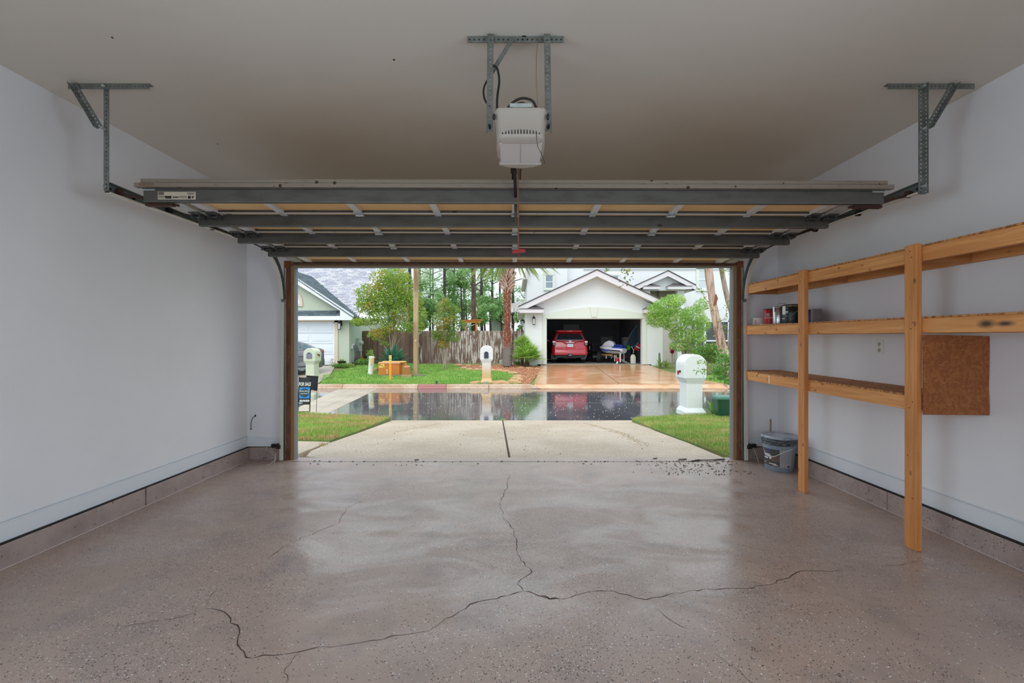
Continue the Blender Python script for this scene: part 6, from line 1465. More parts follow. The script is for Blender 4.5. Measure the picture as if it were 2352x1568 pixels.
LIME = leaf_mat('lime_bush_leaf', (178, 212, 112), (128, 174, 78), (206, 226, 136))
DEEP = leaf_mat('deep_leaf', (98, 144, 68), (122, 166, 78), (166, 180, 86))
FAN = leaf_mat('fan_palm_leaf', (164, 200, 92), (116, 166, 72), (196, 212, 116)); SAGO = leaf_mat('sago_leaf', (84, 138, 104), (60, 112, 86)); FROND = leaf_mat('palm_frond_leaf', (150, 164, 88), (120, 142, 78), (176, 180, 112))
BARKM = bark('myrtle_bark', (176, 160, 142), (140, 122, 104)); BARKP = bark('pine_bark', (112, 86, 78), (78, 60, 56)); BARKD = bark('dark_pine_bark', (76, 68, 66), (52, 46, 46))
def tree_parts(root, stems, blobs, nleaf, leafm, barkm, ll=.09, lw=.045, extra=None):
    for s_ in stems: MB().tube(s_[0], s_[1], 7).build('trunk', barkm, root)
    if extra: extra.build('branches', barkm, root)
    o = link('foliage', leaf_mesh('foliage', blob_points(blobs, nleaf, .3), leafm, ll, lw), root); o['kind'] = 'stuff'
def pxb(px_, py_, Y, rx, ry, rz): c = at(px_, py_, Y); return (c.x, c.y, c.z, rx*Y/F, ry, rz*Y/F)
def ystems(base, tops, r0=.04, r1=.012, bend=.15, n=6):
    out = []
    for tp_ in tops:
        b, t = Vector(base), Vector(tp_); pts = []
        off = Vector((random.uniform(-.07,.07), random.uniform(-.07,.07), 0)); w1 = Vector((random.uniform(-1,1), random.uniform(-1,1), 0))*bend
        for k in range(n):
            u = k/(n-1); p = b + off + (t-b-off)*u + w1*math.sin(math.pi*u); p.x += -(t.x-b.x)*.25*math.sin(math.pi*u); pts.append(p)
        out.append((pts, [r0+(r1-r0)*k/(n-1) for k in range(n)]))
    return out
# big crape myrtle left of the utility pole
Y = 22.6; t = thing('crape_myrtle', 'broad crape myrtle with many pale stems in front of the dark fence', 'tree', (XX(903,Y), Y, far_z(Y)))
base = (XX(903,Y), Y, far_z(Y)); tops = [at(a, b, Y+random.uniform(-.6,.6)) for a, b in ((850,690),(868,660),(885,640),(900,625),(915,630),(930,645),(945,690),(842,745),(870,750),(925,700),(955,740),(890,690))]
bl = [pxb(*a) for a in ((905,632,Y,34,.9,26),(878,640,Y,26,.8,22),(930,660,Y,24,.8,34),(850,672,Y,34,.8,20),(890,680,Y,46,1.0,26),(846,705,Y,28,.8,16),(840,738,Y,34,.8,9),(880,725,Y,34,.9,18),(925,715,Y,28,.9,26),(905,750,Y,30,.8,14),(868,768,Y,22,.7,14),(884,788,Y,12,.5,5),(820,742,Y,14,.5,6),(940,750,Y,16,.7,14),(876,762,Y,20,.7,10))]
bl += [pxb(*a) for a in ((826,738,Y,16,.5,8),(835,695,Y,16,.6,12),(950,690,Y,22,.7,22),(962,748,Y,14,.5,14),(955,700,Y,16,.6,24),(968,720,Y,12,.5,16),(915,690,Y,36,.8,30),(870,700,Y,36,.8,28),(900,655,Y,40,.8,26))]
tree_parts(t, ystems(base, tops, .035, .012), bl, 15000, MYRT, BARKM, .115, .06)
# young crape myrtle in the lawn
Y = 21.6; t = thing('young_crape_myrtle', 'slender young crape myrtle with reddish tips on the far lawn', 'tree', (XX(1021,Y), Y, far_z(Y)))
base = (XX(1021,Y), Y, far_z(Y)); tops = [at(a, b, Y+random.uniform(-.3,.3)) for a, b in ((1000,740),(1012,700),(1022,690),(1034,705),(1045,720),(1003,770),(1040,760))]
bl = [pxb(*a) for a in ((1022,705,Y,22,.5,14),(1016,735,Y,26,.6,22),(1040,740,Y,20,.5,24),(1003,768,Y,14,.4,16),(1020,765,Y,24,.5,20),(1040,775,Y,16,.4,12),(1018,790,Y,15,.4,10),(1026,690,Y,10,.3,8),(1045,710,Y,14,.3,10),(1062,745,Y,8,.3,10))]
tree_parts(t, ystems(base, tops, .022, .007, .08), bl, 4200, MYRT2, BARKM, .10, .05)
# pines beyond the fence: one thing each
pines = [(940,34,9,617,'dark',.20),(988,44,4,617,'dark',.12),(994,46,4,617,'dark',.12),(1021,38,7,617,'dark',.18),(1087,31,11,617,'red',.17),(1107,40,7,617,'dark',.16),(1131,44,6,617,'dark',.14),(1178,41,7,617,'dark',.16),(1209,40,9,617,'dark',.2),(1042,42,5,617,'dark',.14),(965,48,6,617,'dark',.15),(1066,46,6,617,'dark',.15),(1148,47,5,617,'dark',.14)]
words_ = ['behind the utility pole','thin, left of a close pair of trunks','thin, right of a close pair of trunks','dark and straight behind the young crape myrtle','thick with reddish bark above the orange play set','right of the reddish trunk','left of the palm above the distant roof','behind the palm crown','at the left edge of the white house','between the young tree and the reddish trunk','far back, just right of the utility pole','far back, left of the reddish trunk','far back, just left of the palm']
for i, (a, Y, wpx, ytop, kind, jit) in enumerate(pines):
    x = XX(a, Y); r = wpx*Y/F/2; t = thing('pine_tree', 'tall pine beyond the fence, '+words_[i], 'tree', (x, Y, .2), 'pines beyond the fence')
    hgt = 11 + 3*random.random(); lean = random.uniform(-.15, .15)
    pts = [(x+lean*k/6*.6+random.uniform(-.04,.04), Y, .1+hgt*k/6) for k in range(7)]
    MB().tube(pts, [r*1.15, r*1.05, r, r*.92, r*.8, r*.6, r*.2], 9).build('trunk', BARKP if kind == 'red' else BARKD, t)
    br = MB(); bl = []
    for k in range(9 if kind == 'red' else 11):
        z = random.uniform(3.2 if kind != 'red' else 4.6, 9.0); an = random.uniform(0, 6.28); L2 = random.uniform(.8, 2.4); e = Vector((x+L2*math.cos(an), Y+L2*math.sin(an)*.6, z+random.uniform(-.1,.6)))
        br.tube([(x, Y, z-.3), ((x+e.x)/2, (Y+e.y)/2, z), tuple(e)], [.05,.035,.015], 5); bl.append((e.x, e.y, e.z, random.uniform(.45,.9), .6, random.uniform(.28,.5)))
        if random.random() < .5: bl.append(((x+e.x)/2, (Y+e.y)/2, z+.1, .5, .5, .3))
    tag(br.build('branches', BARKD, t), kind='stuff')
    o = link('needles', leaf_mesh('needles', blob_points(bl, 1700, .2), PINE, .26, .045, .0), t); o['kind'] = 'stuff'
# broad-leaved trees filling in behind
under = [(985,36,66,690,28,34,'left of the young crape myrtle'),(955,33,44,745,26,24,'low, just right of the utility pole'),(1030,40,60,675,34,44,'behind the young crape myrtle'),(1058,38,46,640,26,30,'above the play set, left of the reddish trunk'),(1124,40,58,690,30,44,'between the reddish trunk and the palm'),(1112,36,44,735,26,26,'low, right of the play set'),(1150,40,44,720,22,22,'low beside the distant roof'),(1203,37,40,735,14,34,'dark, between the palm and the white house'),(1070,42,60,700,40,50,'behind the play set')]
for i, (a, Y, _, b, rx, rz, w_) in enumerate(under):
    c = at(a, b, Y); t = thing('woodland_tree', 'leafy green tree beyond the fence, '+w_, 'tree', (c.x, Y, .2), 'leafy trees beyond the fence')
    bl = [(c.x+random.gauss(0,.5)*rx*Y/F, Y+random.uniform(-.8,.8), c.z+random.gauss(0,.5)*rz*Y/F, rx*Y/F*.42, .7, rz*Y/F*.34) for _ in range(11)]
    tree_parts(t, [([(c.x, Y, .1), (c.x+.1, Y, c.z*.5), (c.x, Y, c.z+.4)], [.13, .10, .04])], bl, 2600, WOODS, BARKD, .20, .12)
# cabbage palm: fibrous trunk, cut leaf bases, drooping fronds
Y = 22.4; px0 = XX(1165, Y); t = thing('cabbage_palm', 'tall cabbage palm with criss-cross leaf bases on its upper trunk beside the white house', 'palm', (px0, Y, far_z(Y)))
m_ = Mat('palm_fibre', (150, 84, 62), .95); m_.vary(1.0, (110, 58, 44), .4, .6, m_.vec((14,14,22)), 5); m_.specks(16, (206, 180, 156), .22, .35)
xz = m_.N('ShaderNodeSeparateXYZ'); m_.L(m_.vec(), xz.inputs[0]); m_.mix(m_.ramp(m_.N('ShaderNodeMapRange').outputs[0], [(0,0.0),(1,0.0)]), (0,0,0,1))
mr2 = m_.N('ShaderNodeMapRange'); mr2.inputs[1].default_value = 1.35; mr2.inputs[2].default_value = .95; m_.L(xz.outputs[2], mr2.inputs[0]); m_.mix(mr2.outputs[0], (128, 120, 116)); m_.bump(m_.noise(18), .8, .05); FIB = m_.m
zb = far_z(Y); zt = ZZ(590, Y)
prof = [(ZZ(b,Y)-zb, r*Y/F/2) for b, r in ((840,23),(820,21),(795,19),(775,16),(750,16),(720,16),(695,17),(668,17),(640,17),(600,16),(590,12))]
MB().lathe([(r*(1+.06*((k%2)*2-1)), z) for k, (z, r) in enumerate(prof)], (px0, Y, zb), 14).build('trunk', FIB, t)
bt = MB().prism([(-.042,0,0),(.042,0,0),(.026,.03,.26),(.07,.05,.40),(-.0,.05,.29),(-.06,.05,.40),(-.024,.03,.26)], (0,.03,.0)).mesh('leaf_base', sm('leaf_base_tan', (206, 178, 160), .85))
for k in range(120):
    u = k/120; z = ZZ(668,Y)+(ZZ(606,Y)-ZZ(668,Y))*u; a = k*2.4; r = .155 + .05*min(1, u*2)
    o = link('leaf_base', bt, t, (px0+r*math.sin(a), Y-r*math.cos(a), z-.1), (math.radians(30+30*random.random()), random.uniform(-.55,.55), a), (1,1,random.uniform(.7,1.05)))
lb2 = MB()
for k in range(120):
    z = random.uniform(.75, ZZ(668,Y)); a = random.uniform(0, 6.28); r = .185; d = Vector((math.sin(a), -math.cos(a), 0)); p = Vector((px0, Y, z)) + d*r*.95
    lb2.beam(p, p + d*.04 + Vector((random.uniform(-.05,.05), 0, random.uniform(.03,.10))), .03, .012)
o = lb2.build('fibre_tufts', sm('fibre_tuft', (190, 150, 126), .9), t); o['kind'] = 'stuff'
fr = []
crown = Vector((px0, Y, ZZ(575, Y)))
def frond_fan(tip, width, n, droop, base_=None):
    base_ = base_ or crown; tip = Vector(tip); mid = base_.lerp(tip, .45) + Vector((0,0,.35)); vs = []
    ax = (tip-base_).normalized(); sd_ = ax.cross(Vector((0,0,1))).normalized()
    for i in range(n):
        u = (i/(n-1)-.5)*2; st = base_.lerp(mid, .8); e = tip + sd_*u*width + Vector((0, random.uniform(-.1,.1), -droop*abs(u)*.6 - random.uniform(0,.25))); m1 = st.lerp(e, .55) + Vector((0,0,.14))
        wv = .022; o2 = Vector((wv, 0, 0)) if abs(ax.x) < .8 else Vector((0, 0, wv))
        b = len(vs); vs += [st-o2*.4, st+o2*.4, m1-o2, m1+o2, e]
        fr.append([tuple(v) for v in (st-o2*.4, st+o2*.4, m1+o2, e, m1-o2)])
for tp_, w_ in (((1095,640),.5),((1115,636),.5),((1135,634),.4),((1080,625),.4),((1240,632),.5),((1265,626),.5),((1285,618),.5),((1225,625),.4),((1205,630),.35),((1150,628),.3),((1060,600),.6),((1300,598),.6),((1120,560),.6),((1220,555),.6)):
    e = at(tp_[0], tp_[1], Y + random.uniform(-.9, .9)); frond_fan(e, w_, 16, .3)
V = np.array(fr).reshape(-1, 3); Fc = np.arange(len(V)).reshape(-1, 5); o = link('fronds', np_mesh('fronds', V, Fc, FROND), t); o['kind'] = 'stuff'
# sago palm behind the utility box: each frond a part
def frond_mesh(name, L_, nl, ll, arch, mat, wl=.012):
    vs, fs = [], []; prev = None
    for k in range(nl):
        u = .12+.88*k/(nl-1); p = Vector((u*L_, 0, L_*arch*(1.6*u - 1.5*u*u)))
        for s_ in (-1, 1):
            q = len(vs); l2 = ll*(math.sin(math.pi*(.12+.83*u))); d = Vector((.62, s_*.75, -.12)).normalized()*l2
            vs += [p+Vector((-wl,0,0)), p+Vector((wl,0,0)), p+d]; fs.append((q, q+1, q+2))
    mb = MB(); mb.add(vs, fs); mb.tube([(u*L_, 0, L_*arch*(1.6*u-1.5*u*u)) for u in (0,.25,.5,.75,1)], [.014,.012,.010,.007,.003], 5); return mb.mesh(name, mat)
def frond_plant(root, c, meshes, n, name='frond', e0=10, e1=75, sc=1.0):
    for k in range(n):
        a = 2.39996*k; el = math.radians(e0+(e1-e0)*(k/n)); link(name, meshes[k % len(meshes)], root, tuple(c), (0, -el, a), (sc*random.uniform(.85,1.1),)*3)
Y = 20.9; c = Vector((XX(903,Y), Y, far_z(Y)+.18)); t = thing('sago_palm', 'dark green sago palm fanning out behind the orange utility box', 'sago palm', tuple(c))
MB().lathe([(.13,-.2),(.15,0),(.12,.14),(.03,.2)], tuple(c), 12).build('trunk', sm('sago_trunk', (90, 70, 54), .9), t)
frond_plant(t, c, [frond_mesh('frond', 1.0, 24, .26, .22, SAGO, .026)], 34)
dr = [frond_mesh('frond', .85, 22, .22, .10, leaf_mat('dry_sago', (206, 170, 96), (170, 150, 80)), .014)]
for a in (3.0, 3.3, .1, -.2, 2.7): link('frond', dr[0], t, tuple(c), (0, .12, a), (1,1,1))
# fan palms by the white house corner
def fan_leaf(name, R, n, mat):
    mb = MB(); mb.tube([(0,0,0),(.25*R,0,.10*R),(.5*R,0,.16*R)], .012, 5); vs, fs = [], []
    for i in range(n):
        a = math.radians(-105+210*i/(n-1)); q = len(vs); b = Vector((.5*R,0,.16*R)); d = Vector((math.cos(a), math.sin(a), .06)); s_ = Vector((-d.y, d.x, 0))*.030*R*1.4
        m1 = b+d*.32*R; vs += [b, m1+s_, b+d*R*.62+Vector((0,0,-.10*R)), m1-s_]; fs.append((q,q+1,q+2,q+3))
    mb.add(vs, fs); return mb.mesh(name, mat)
fm = [fan_leaf('fan_leaf', .95, 15, FAN)]
Y = 22.6; c = Vector((XX(1210,Y), Y, far_z(Y)+.16)); t = thing('fan_palm', 'bright green fan palm at the corner of the white house garage', 'palm', tuple(c))
MB().lathe([(.12,-.3),(.14,0),(.05,.15)], tuple(c), 10).build('trunk', sm('fan_trunk', (84, 62, 48), .9), t)
frond_plant(t, c, fm, 22, 'fan_leaf', 4, 80, 1.08)
Y = 23.0; c = Vector((XX(1200,Y), Y, far_z(Y)+.9)); t = thing('tall_fan_palm', 'taller fan palm with upright leaves behind the bright one at the fence end', 'palm', tuple(c))
MB().tube([(c.x, Y, far_z(Y)-.1), (c.x, Y, c.z)], .06, 8).build('trunk', sm('fan_trunk', (84,62,48), .9), t)
frond_plant(t, c, fm, 14, 'fan_leaf', 5, 80, .66)
# lime green bush in front of the porch and the deeper ones beside it
Y = 21.2; t = thing('lime_bush', 'large light green multi-stemmed bush before the porch of the white house', 'bush', (XX(1573,Y), Y, far_z(Y)))
base = (XX(1573,Y), Y, far_z(Y)); tops = [at(a, b, Y+random.uniform(-.5,.5)) for a, b in ((1510,720),(1530,690),(1550,690),(1570,715),(1590,720),(1610,740),(1540,760),(1600,780),(1560,750))]
bl = [pxb(*a) for a in ((1530,705,Y,30,.8,22),(1548,690,Y,24,.7,14),(1505,712,Y,18,.6,18),(1512,735,Y,26,.7,16),(1550,735,Y,36,.9,26),(1590,725,Y,26,.8,22),(1610,700,Y,14,.5,16),(1612,745,Y,18,.6,20),(1570,770,Y,32,.8,18),(1600,775,Y,20,.6,16),(1560,795,Y,22,.6,12),(1495,725,Y,10,.4,6),(1590,800,Y,18,.5,14))]
tree_parts(t, ystems(base, tops, .03, .01, .1), bl, 13000, LIME, BARKM, .105, .04)
Y = 20.2; t = thing('shade_shrub', 'low mixed green shrub under the leaning trunk by the porch', 'bush', (XX(1632,Y), Y, far_z(Y)))
bl = [pxb(*a) for a in ((1610,808,Y,16,.5,12),(1630,800,Y,18,.5,12),(1650,805,Y,14,.5,14),(1640,820,Y,24,.5,12),(1600,822,Y,10,.4,8))]
tree_parts(t, ystems((XX(1630,Y), Y, far_z(Y)), [at(a,b,Y) for a,b in ((1612,805),(1630,798),(1648,803))], .02, .008), bl, 2600, DEEP, BARKM, .10, .05)
# leaning crape myrtle trunks on the right, with a leafy shoot and overhanging twigs
Y = 19.0; b0 = Vector((XX(1672,Y), Y, far_z(Y))); t = thing('leaning_tree', 'large smooth-barked tree leaning left with peeling pinkish bark', 'tree', tuple(b0))
m_ = Mat('peeling_bark', (196, 168, 148), .8); m_.vary(1.0, (138, 106, 92), .45, .6, m_.vec((7,7,.9)), 5); m_.vary(1.0, (206, 186, 164), .55, .64, m_.vec((9,9,.7), loc=(3,1,0)), 4); m_.bump(m_.noise(1.0, m_.vec((7,7,1))), .5, .03); PEEL = m_.m
TP = [tuple(b0)] + [tuple(at(a, b, Y)) for a, b in ((1664,815),(1657,790),(1652,765),(1645,735),(1638,700),(1634,670),(1631,640),(1628,610),(1622,560),(1600,500),(1560,440))]
MB().tube(TP, [.22,.20,.19,.18,.165,.155,.15,.145,.14,.13,.11,.06], 12).build('trunk', PEEL, t)
MB().tube([at(1655,780,Y), at(1640,700,Y+.2), at(1626,660,Y+.25), at(1620,617,Y+.25), at(1612,560,Y+.3)], [.10,.07,.06,.055,.05], 8).build('second_stem', BARKM, t)
MB().tube([tuple(b0+Vector((.25,.3,0))), at(1682,720,Y+.3), at(1672,690,Y+.3), at(1665,660,Y+.3), at(1657,617,Y+.3), at(1648,560,Y+.3)], [.14,.12,.105,.10,.095,.09], 10).build('third_stem', BARKM, t)
MB().tube([at(1640,700,Y-.1), at(1646,685,Y-.2), at(1644,676,Y-.25)], [.07,.06,.03], 8).build('cut_stub', sm('cut_brown', (140, 92, 66), .8), t)
TWG = leaf_mat('twig_leaf', (132, 146, 66), (108, 128, 52), (170, 158, 80))
def sprig(par, pts, n, mat, ll=.12, lw=.055, spread=.16, r=.012):
    MB().tube(pts, [r*(1-.7*k/(len(pts)-1)) for k in range(len(pts))], 5).build('twig', BARKM, par)
    P = []
    for _ in range(n):
        k = random.randrange(len(pts)-1); u = random.random(); p = Vector(pts[k]).lerp(Vector(pts[k+1]), u); P.append(tuple(p + Vector((random.gauss(0,spread*.35), random.gauss(0,spread*.35), random.gauss(0,spread*.35)))))
    o = link('leaves', leaf_mesh('leaves', P, mat, ll, lw, .35), par); o['kind'] = 'stuff'
sprig(t, [at(1640,715,Y-.2), at(1624,690,Y-.4), at(1612,672,Y-.5), at(1600,658,Y-.5)], 46, TWG)
MB().tube([at(1600,500,Y), at(1520,520,Y-.8), at(1440,560,Y-1.2)], [.05,.035,.02], 6).build('overhanging_limb', BARKM, t)
sprig(t, [at(1450,555,Y-1.2), at(1446,600,Y-1.2), at(1440,625,Y-1.2), at(1432,652,Y-1.2)], 60, TWG, .15, .07, .30)
sprig(t, [at(1450,555,Y-1.2), at(1430,590,Y-1.2), at(1410,608,Y-1.2), at(1388,624,Y-1.2)], 46, TWG, .14, .07, .22)
sprig(t, [at(1672,690,Y), at(1668,720,Y-.2), at(1660,745,Y-.3), at(1655,790,Y-.4)], 60, TWG, .14, .06, .4)
sprig(t, [at(1672,560,Y), at(1668,620,Y-.2), at(1662,632,Y-.3)], 26, TWG, .14, .06, .3)
# leafy shrub on our side, reaching in from the right
Y = 9.3; t = thing('leafy_shrub', 'glossy leafy shrub reaching in beside the white stucco mailbox', 'bush', (XX(1715,Y), Y, lawn_z(Y)))
for s_ in ystems((XX(1712,Y), Y, lawn_z(Y)-.02), [at(a,b,Y) for a,b in ((1655,822),(1650,850),(1660,865),(1690,800),(1720,810))], .018, .006, .05): MB().tube(*s_, 6).build('stem', BARKM, t)
bl = [pxb(*a) for a in ((1662,835,Y,16,.22,24),(1655,858,Y,16,.2,12),(1690,830,Y,26,.3,34),(1668,872,Y,14,.2,10),(1645,850,Y,12,.15,10))]
o = link('foliage', leaf_mesh('foliage', blob_points(bl, 900, .2), DEEP, .075, .034), t); o['kind'] = 'stuff'
for pts in ([(1655,842),(1632,838),(1615,832),(1602,830)],[(1655,852),(1632,850),(1612,848),(1598,851)],[(1655,862),(1638,866),(1622,868)],[(1660,820),(1656,805),(1652,795)],[(1660,830),(1648,815),(1640,806)]):
    sprig(t, [at(a,b,Y-.1) for a,b in pts], 40, DEEP, .07, .03, .07, .005)
# red cordyline, yellow bromeliads, cactus and strap plants by the entry
Y = 22.3
t = thing('red_cordyline', 'crimson cordyline by the beige entry wall', 'plant', (XX(1544,Y), Y, far_z(Y)))
def strap_plant(root, c, n, L_, w_, mat, e0=30, e1=85, name='leaf'):
    me = MB().add([(0,-w_*.4,0),(0,w_*.4,0),(L_*.5,w_*.6,L_*.06),(L_*.5,-w_*.6,L_*.06),(L_,0,-L_*.12)], [(0,1,2,3),(3,2,4)]).mesh(name, mat)
    for k in range(n): link(name, me, root, tuple(c), (0, -math.radians(e0+(e1-e0)*k/n), 2.39996*k), (random.uniform(.8,1.15),)*3)
c = (XX(1544,Y), Y, ZZ(812,Y)); MB().tube([(c[0],Y,far_z(Y)-.05), c], .025, 6).build('stem', BARKM, t); strap_plant(t, c, 16, .36, .07, leaf_mat('cordyline_red', (176, 40, 76), (120, 24, 60)), 10, 80)
for a, b, lab in ((1516, 838, 'pale striped strap-leaved plant at the foot of the right garage pillar'), (1530, 832, 'yellow-green strap-leaved plant between pillar and steps')):
    c = (XX(a,Y), Y, far_z(Y)+.02); t = thing('strap_plant', lab, 'plant', c); strap_plant(t, c, 16, .5, .06, leaf_mat('strap_leaf', (186, 196, 110), (128, 160, 80)), 12, 75)
t = thing('column_cactus', 'single green columnar cactus by the right garage pillar', 'cactus', (XX(1514.5,Y-.2), Y-.2, far_z(Y)))
MB().lathe([(.045,-.05),(.05,.1),(.05,.5),(.035,.6),(.0,.64)], (XX(1514.5,Y-.2), Y-.2, far_z(Y)+.1), 8, sm=False).build('cactus_stem', sm('cactus_green', (98, 128, 84), .7), t)
Y = 19.6; c = (XX(1621,Y), Y, far_z(Y)+.05); t = thing('yellow_bromeliad', 'yellow and red bromeliad below the leaning trunk', 'plant', c); strap_plant(t, c, 14, .32, .06, leaf_mat('bromeliad', (226, 200, 84), (196, 96, 60)), 20, 80)
# little plants by the green house
def tuft(name, lab, a, b, rx, rz, n, mat, ll=.10, lw=.05):
    x, y = on_yard(a, b); t = thing(name, lab, 'plant', (x, y, far_z(y))); z = far_z(y)
    k = Y_ = y; o = link('leaves', leaf_mesh('leaves', blob_points([(x, y, z+rz*y/F, rx*y/F, .3, rz*y/F)], n, .1), mat, ll, lw), t); o['kind'] = 'stuff'
    for s_ in ystems((x, y, z-.03), [(x-rx*y/F*.5, y, z+rz*y/F), (x+rx*y/F*.5, y, z+rz*y/F*1.2), (x, y, z+rz*y/F*1.4)], .010, .004, .02): MB().tube(*s_, 5).build('stem', sm('green_stem', (96,120,60), .8), t)
tuft('ground_cover', 'green trailing ground cover at the foot of the green pillar', 790, 843, 26, 4, 700, DEEP)
tuft('ground_cover', 'leafy green clump between the red pot and the white marker post', 832, 838, 16, 7, 500, DEEP)
tuft('small_shrub', 'small pale green sapling against the fence left of the sago palm', 851, 836, 8, 18, 260, LIME, .10, .05)
tuft('pale_weed', 'wispy pale weed beside the white garage door trim', 764, 842, 6, 9, 110, leaf_mat('pale_weed_leaf', (206, 206, 180), (170, 180, 130)), .08, .03)
tuft('ground_cover', 'low green plant at the foot of the palm trunk', 1190, 838, 8, 4, 160, DEEP)
tuft('white_flower', 'small clump with white flowers at the fence left of the palm', 1152, 838, 5, 7, 120, leaf_mat('white_petals', (232, 230, 226), (170, 190, 160)), .08, .05)
# ------------------------------------------------------------------ mailboxes
m_ = Mat('white_stucco_post', (224, 227, 224), .75); m_.bump(m_.noise(14), .25, .02); MSTUC = m_.m
m_ = Mat('stained_stucco_post', (232, 226, 220), .75); xz = m_.N('ShaderNodeSeparateXYZ'); m_.L(m_.vec(), xz.inputs[0]); mr3 = m_.N('ShaderNodeMapRange'); mr3.inputs[1].default_value = .62; mr3.inputs[2].default_value = .1; m_.L(xz.outputs[2], mr3.inputs[0]); m_.mix(mr3.outputs[0], (214, 178, 128)); m_.bump(m_.noise(26), .3, .02); MSTAIN = m_.m
m_ = Mat('green_stucco_post', (204, 210, 184), .75); m_.bump(m_.noise(26), .3, .02); MGRN = m_.m
def mailbox(name, label, c, mat, hw, dp, H_, headh, pw, door=None, flag=None, base_h=.16, rz=0.0, arch_r=None):
    """stucco post with flared base and an arch-topped head; the head's arch faces -Y and +Y"""
    t = thing(name, label, 'mailbox', tuple(c)); T = Matrix.Translation(c) @ Matrix.Rotation(rz, 4, 'Z')
    zh = H_-headh
    mb = MB(); mb.loft([[(a*w2, b*d2, z) for a, b in ((-1,-1),(1,-1),(1,1),(-1,1))] for w2, d2, z in ((pw*1.32,dp*.55,-.05),(pw*1.32,dp*.55,base_h*.35),(pw*1.02,dp*.43,base_h),(pw,dp*.42,zh-.12),(pw*1.02,dp*.43,zh-.10),(hw*.97,dp*.5,zh))], sm=False); xf(mb, T).build('post', mat, t, .02)
    r = hw; spring = H_ - r*(.92); prof = [(hw, zh), (hw, spring)] + [(r*math.cos(math.pi*k/14), spring+(H_-spring)*math.sin(math.pi*k/14)) for k in range(1, 14)] + [(-hw, spring), (-hw, zh)]
    mb = MB(); mb.prism([(x, -dp/2, z) for x, z in prof], (0, dp, 0)); xf(mb, T).build('head', mat, t, .02)
    if door:
        dw, dz0, dz1, col = door; pr = [(dw, dz0), (dw, dz1-dw)] + [(dw*math.cos(math.pi*k/8), dz1-dw+dw*math.sin(math.pi*k/8)) for k in range(1, 8)] + [(-dw, dz1-dw), (-dw, dz0)]
        mb = MB(); mb.prism([(x, -dp/2-.03, z) for x, z in pr], (0, .05, 0)); dr_ = xf(mb, T).build('mailbox_door', sm(name+'_door', col, .4), t, .006)
        mb = MB(); mb.box(-.02, .02, -dp/2-.045, -dp/2-.03, dz1-.05, dz1-.03); o = xf(mb, T).build('door_pull', DARK); adopt(o, dr_)
    if flag:
        side, y0_, z0_, col = flag; x = side*hw; mb = MB(); mb.cyl((x, y0_-.06, z0_), (x+side*.02, y0_-.06, z0_), .028, n=10); xf(mb, T).build('flag_pivot', DARK, t)
        mb = MB(); mb.box(x, x+side*.012, y0_-.06, y0_+.12, z0_-.012, z0_+.012); mb.box(x, x+side*.012, y0_+.02, y0_+.06, z0_-.07, z0_); mb.box(x, x+side*.012, y0_+.09, y0_+.12, z0_-.09, z0_); xf(mb, T).build('flag', sm('flag_red_metal', col, .4), t)
    return t
Y = 10.75; mailbox('near_mailbox', 'large white stucco mailbox on our right lawn, seen from behind', Vector((XX(1596.5,10.5), Y, -.325)), MSTUC, .262, .56, 1.385, .565, .185, None, (-1, .02, .98, (176, 44, 62)), .14)
Y = 17.75; c = Vector((XX(1118,Y), Y, far_z(17.75)-.02)); t = mailbox('far_mailbox', 'white stucco mailbox with tan stains and a dark arched door on the far kerb', c, MSTAIN, .245, .55, 1.475, .56, .165, (.085, .98, 1.245, (58, 62, 76)), None, .20)
MB().box(c.x-.09, c.x+.07, c.y-.34, c.y-.28, c.z-.03, c.z+.10).build('base_chip', sm('bare_grey', (168, 164, 160), .8), t, .02)
Y = 17.9; mailbox('green_mailbox', 'pale green stucco mailbox with a grey arched door before the grey car', Vector((XX(717.5,Y), Y, far_z(Y)-.02)), MGRN, .235, .55, 1.36, .52, .165, (.105, .96, 1.20, (122, 122, 140)), (1, .0, 1.10, (196, 60, 52)), .16)

# ------------------------------------------------------------------ for sale sign (two hinged faces in a black metal frame)
SY = 10.7
t = thing('for_sale_sign', 'black and blue for sale sign on a metal frame in the left lawn', 'sign', (XX(699,SY), SY, -.31))
P0, P1 = at(684.2, 950, SY), at(711, 949.5, SY+.10)                # feet of the front face
up = Vector((.035, 0, .90)).normalized(); U = (P1-P0); wid = U.length; U.normalize(); Nn = U.cross(up).normalized()
def sp(u, v, n=0.0): return P0 + U*(u*wid) + up*v + Nn*n
mb = MB()
for u in (0, 1): mb.beam(sp(u, -.12), sp(u, .875), .022, .016, Nn)
mb.beam(sp(0, .045), sp(1, .045), .02, .016, Nn); mb.build('frame', sm('sign_frame_black', (20, 20, 22), .4), t)
SBK = sm('sign_black', (48, 52, 54), .5); SBL = sm('sign_blue', (48, 146, 226), .5); SOV = sm('sign_oval', (58, 78, 88), .5)
def panel(name, u0, u1, v0, v1, n, th, mat): return MB().prism([sp(u0,v0,n), sp(u1,v0,n), sp(u1,v1,n), sp(u0,v1,n)], Nn*th).build(name, mat, t)
panel('face', .03, .97, .215, .86, -.004, .008, SBK); panel('blue_panel', .05, .95, .365, .625, .005, .002, SBL)
MB().prism([sp(.5+.42*math.cos(2*math.pi*k/28), .495+.105*math.sin(2*math.pi*k/28), .0075) for k in range(28)], Nn*.0012).build('oval_logo', SOV, t)
def stext(s_, size, u, v, mat=None, sx_=1.0):
    M_ = Matrix((U, up, Nn)).transposed().to_4x4(); M_.translation = sp(u, v, .0095)
    o = textp('sign_lettering', s_, size, mat or INKW, M_ @ Matrix.Diagonal((sx_, 1, 1, 1)), t); o.data.offset = .0035 if size > .04 else .001; return o
stext('FOR SALE', .112, .5, .700, None, .54)
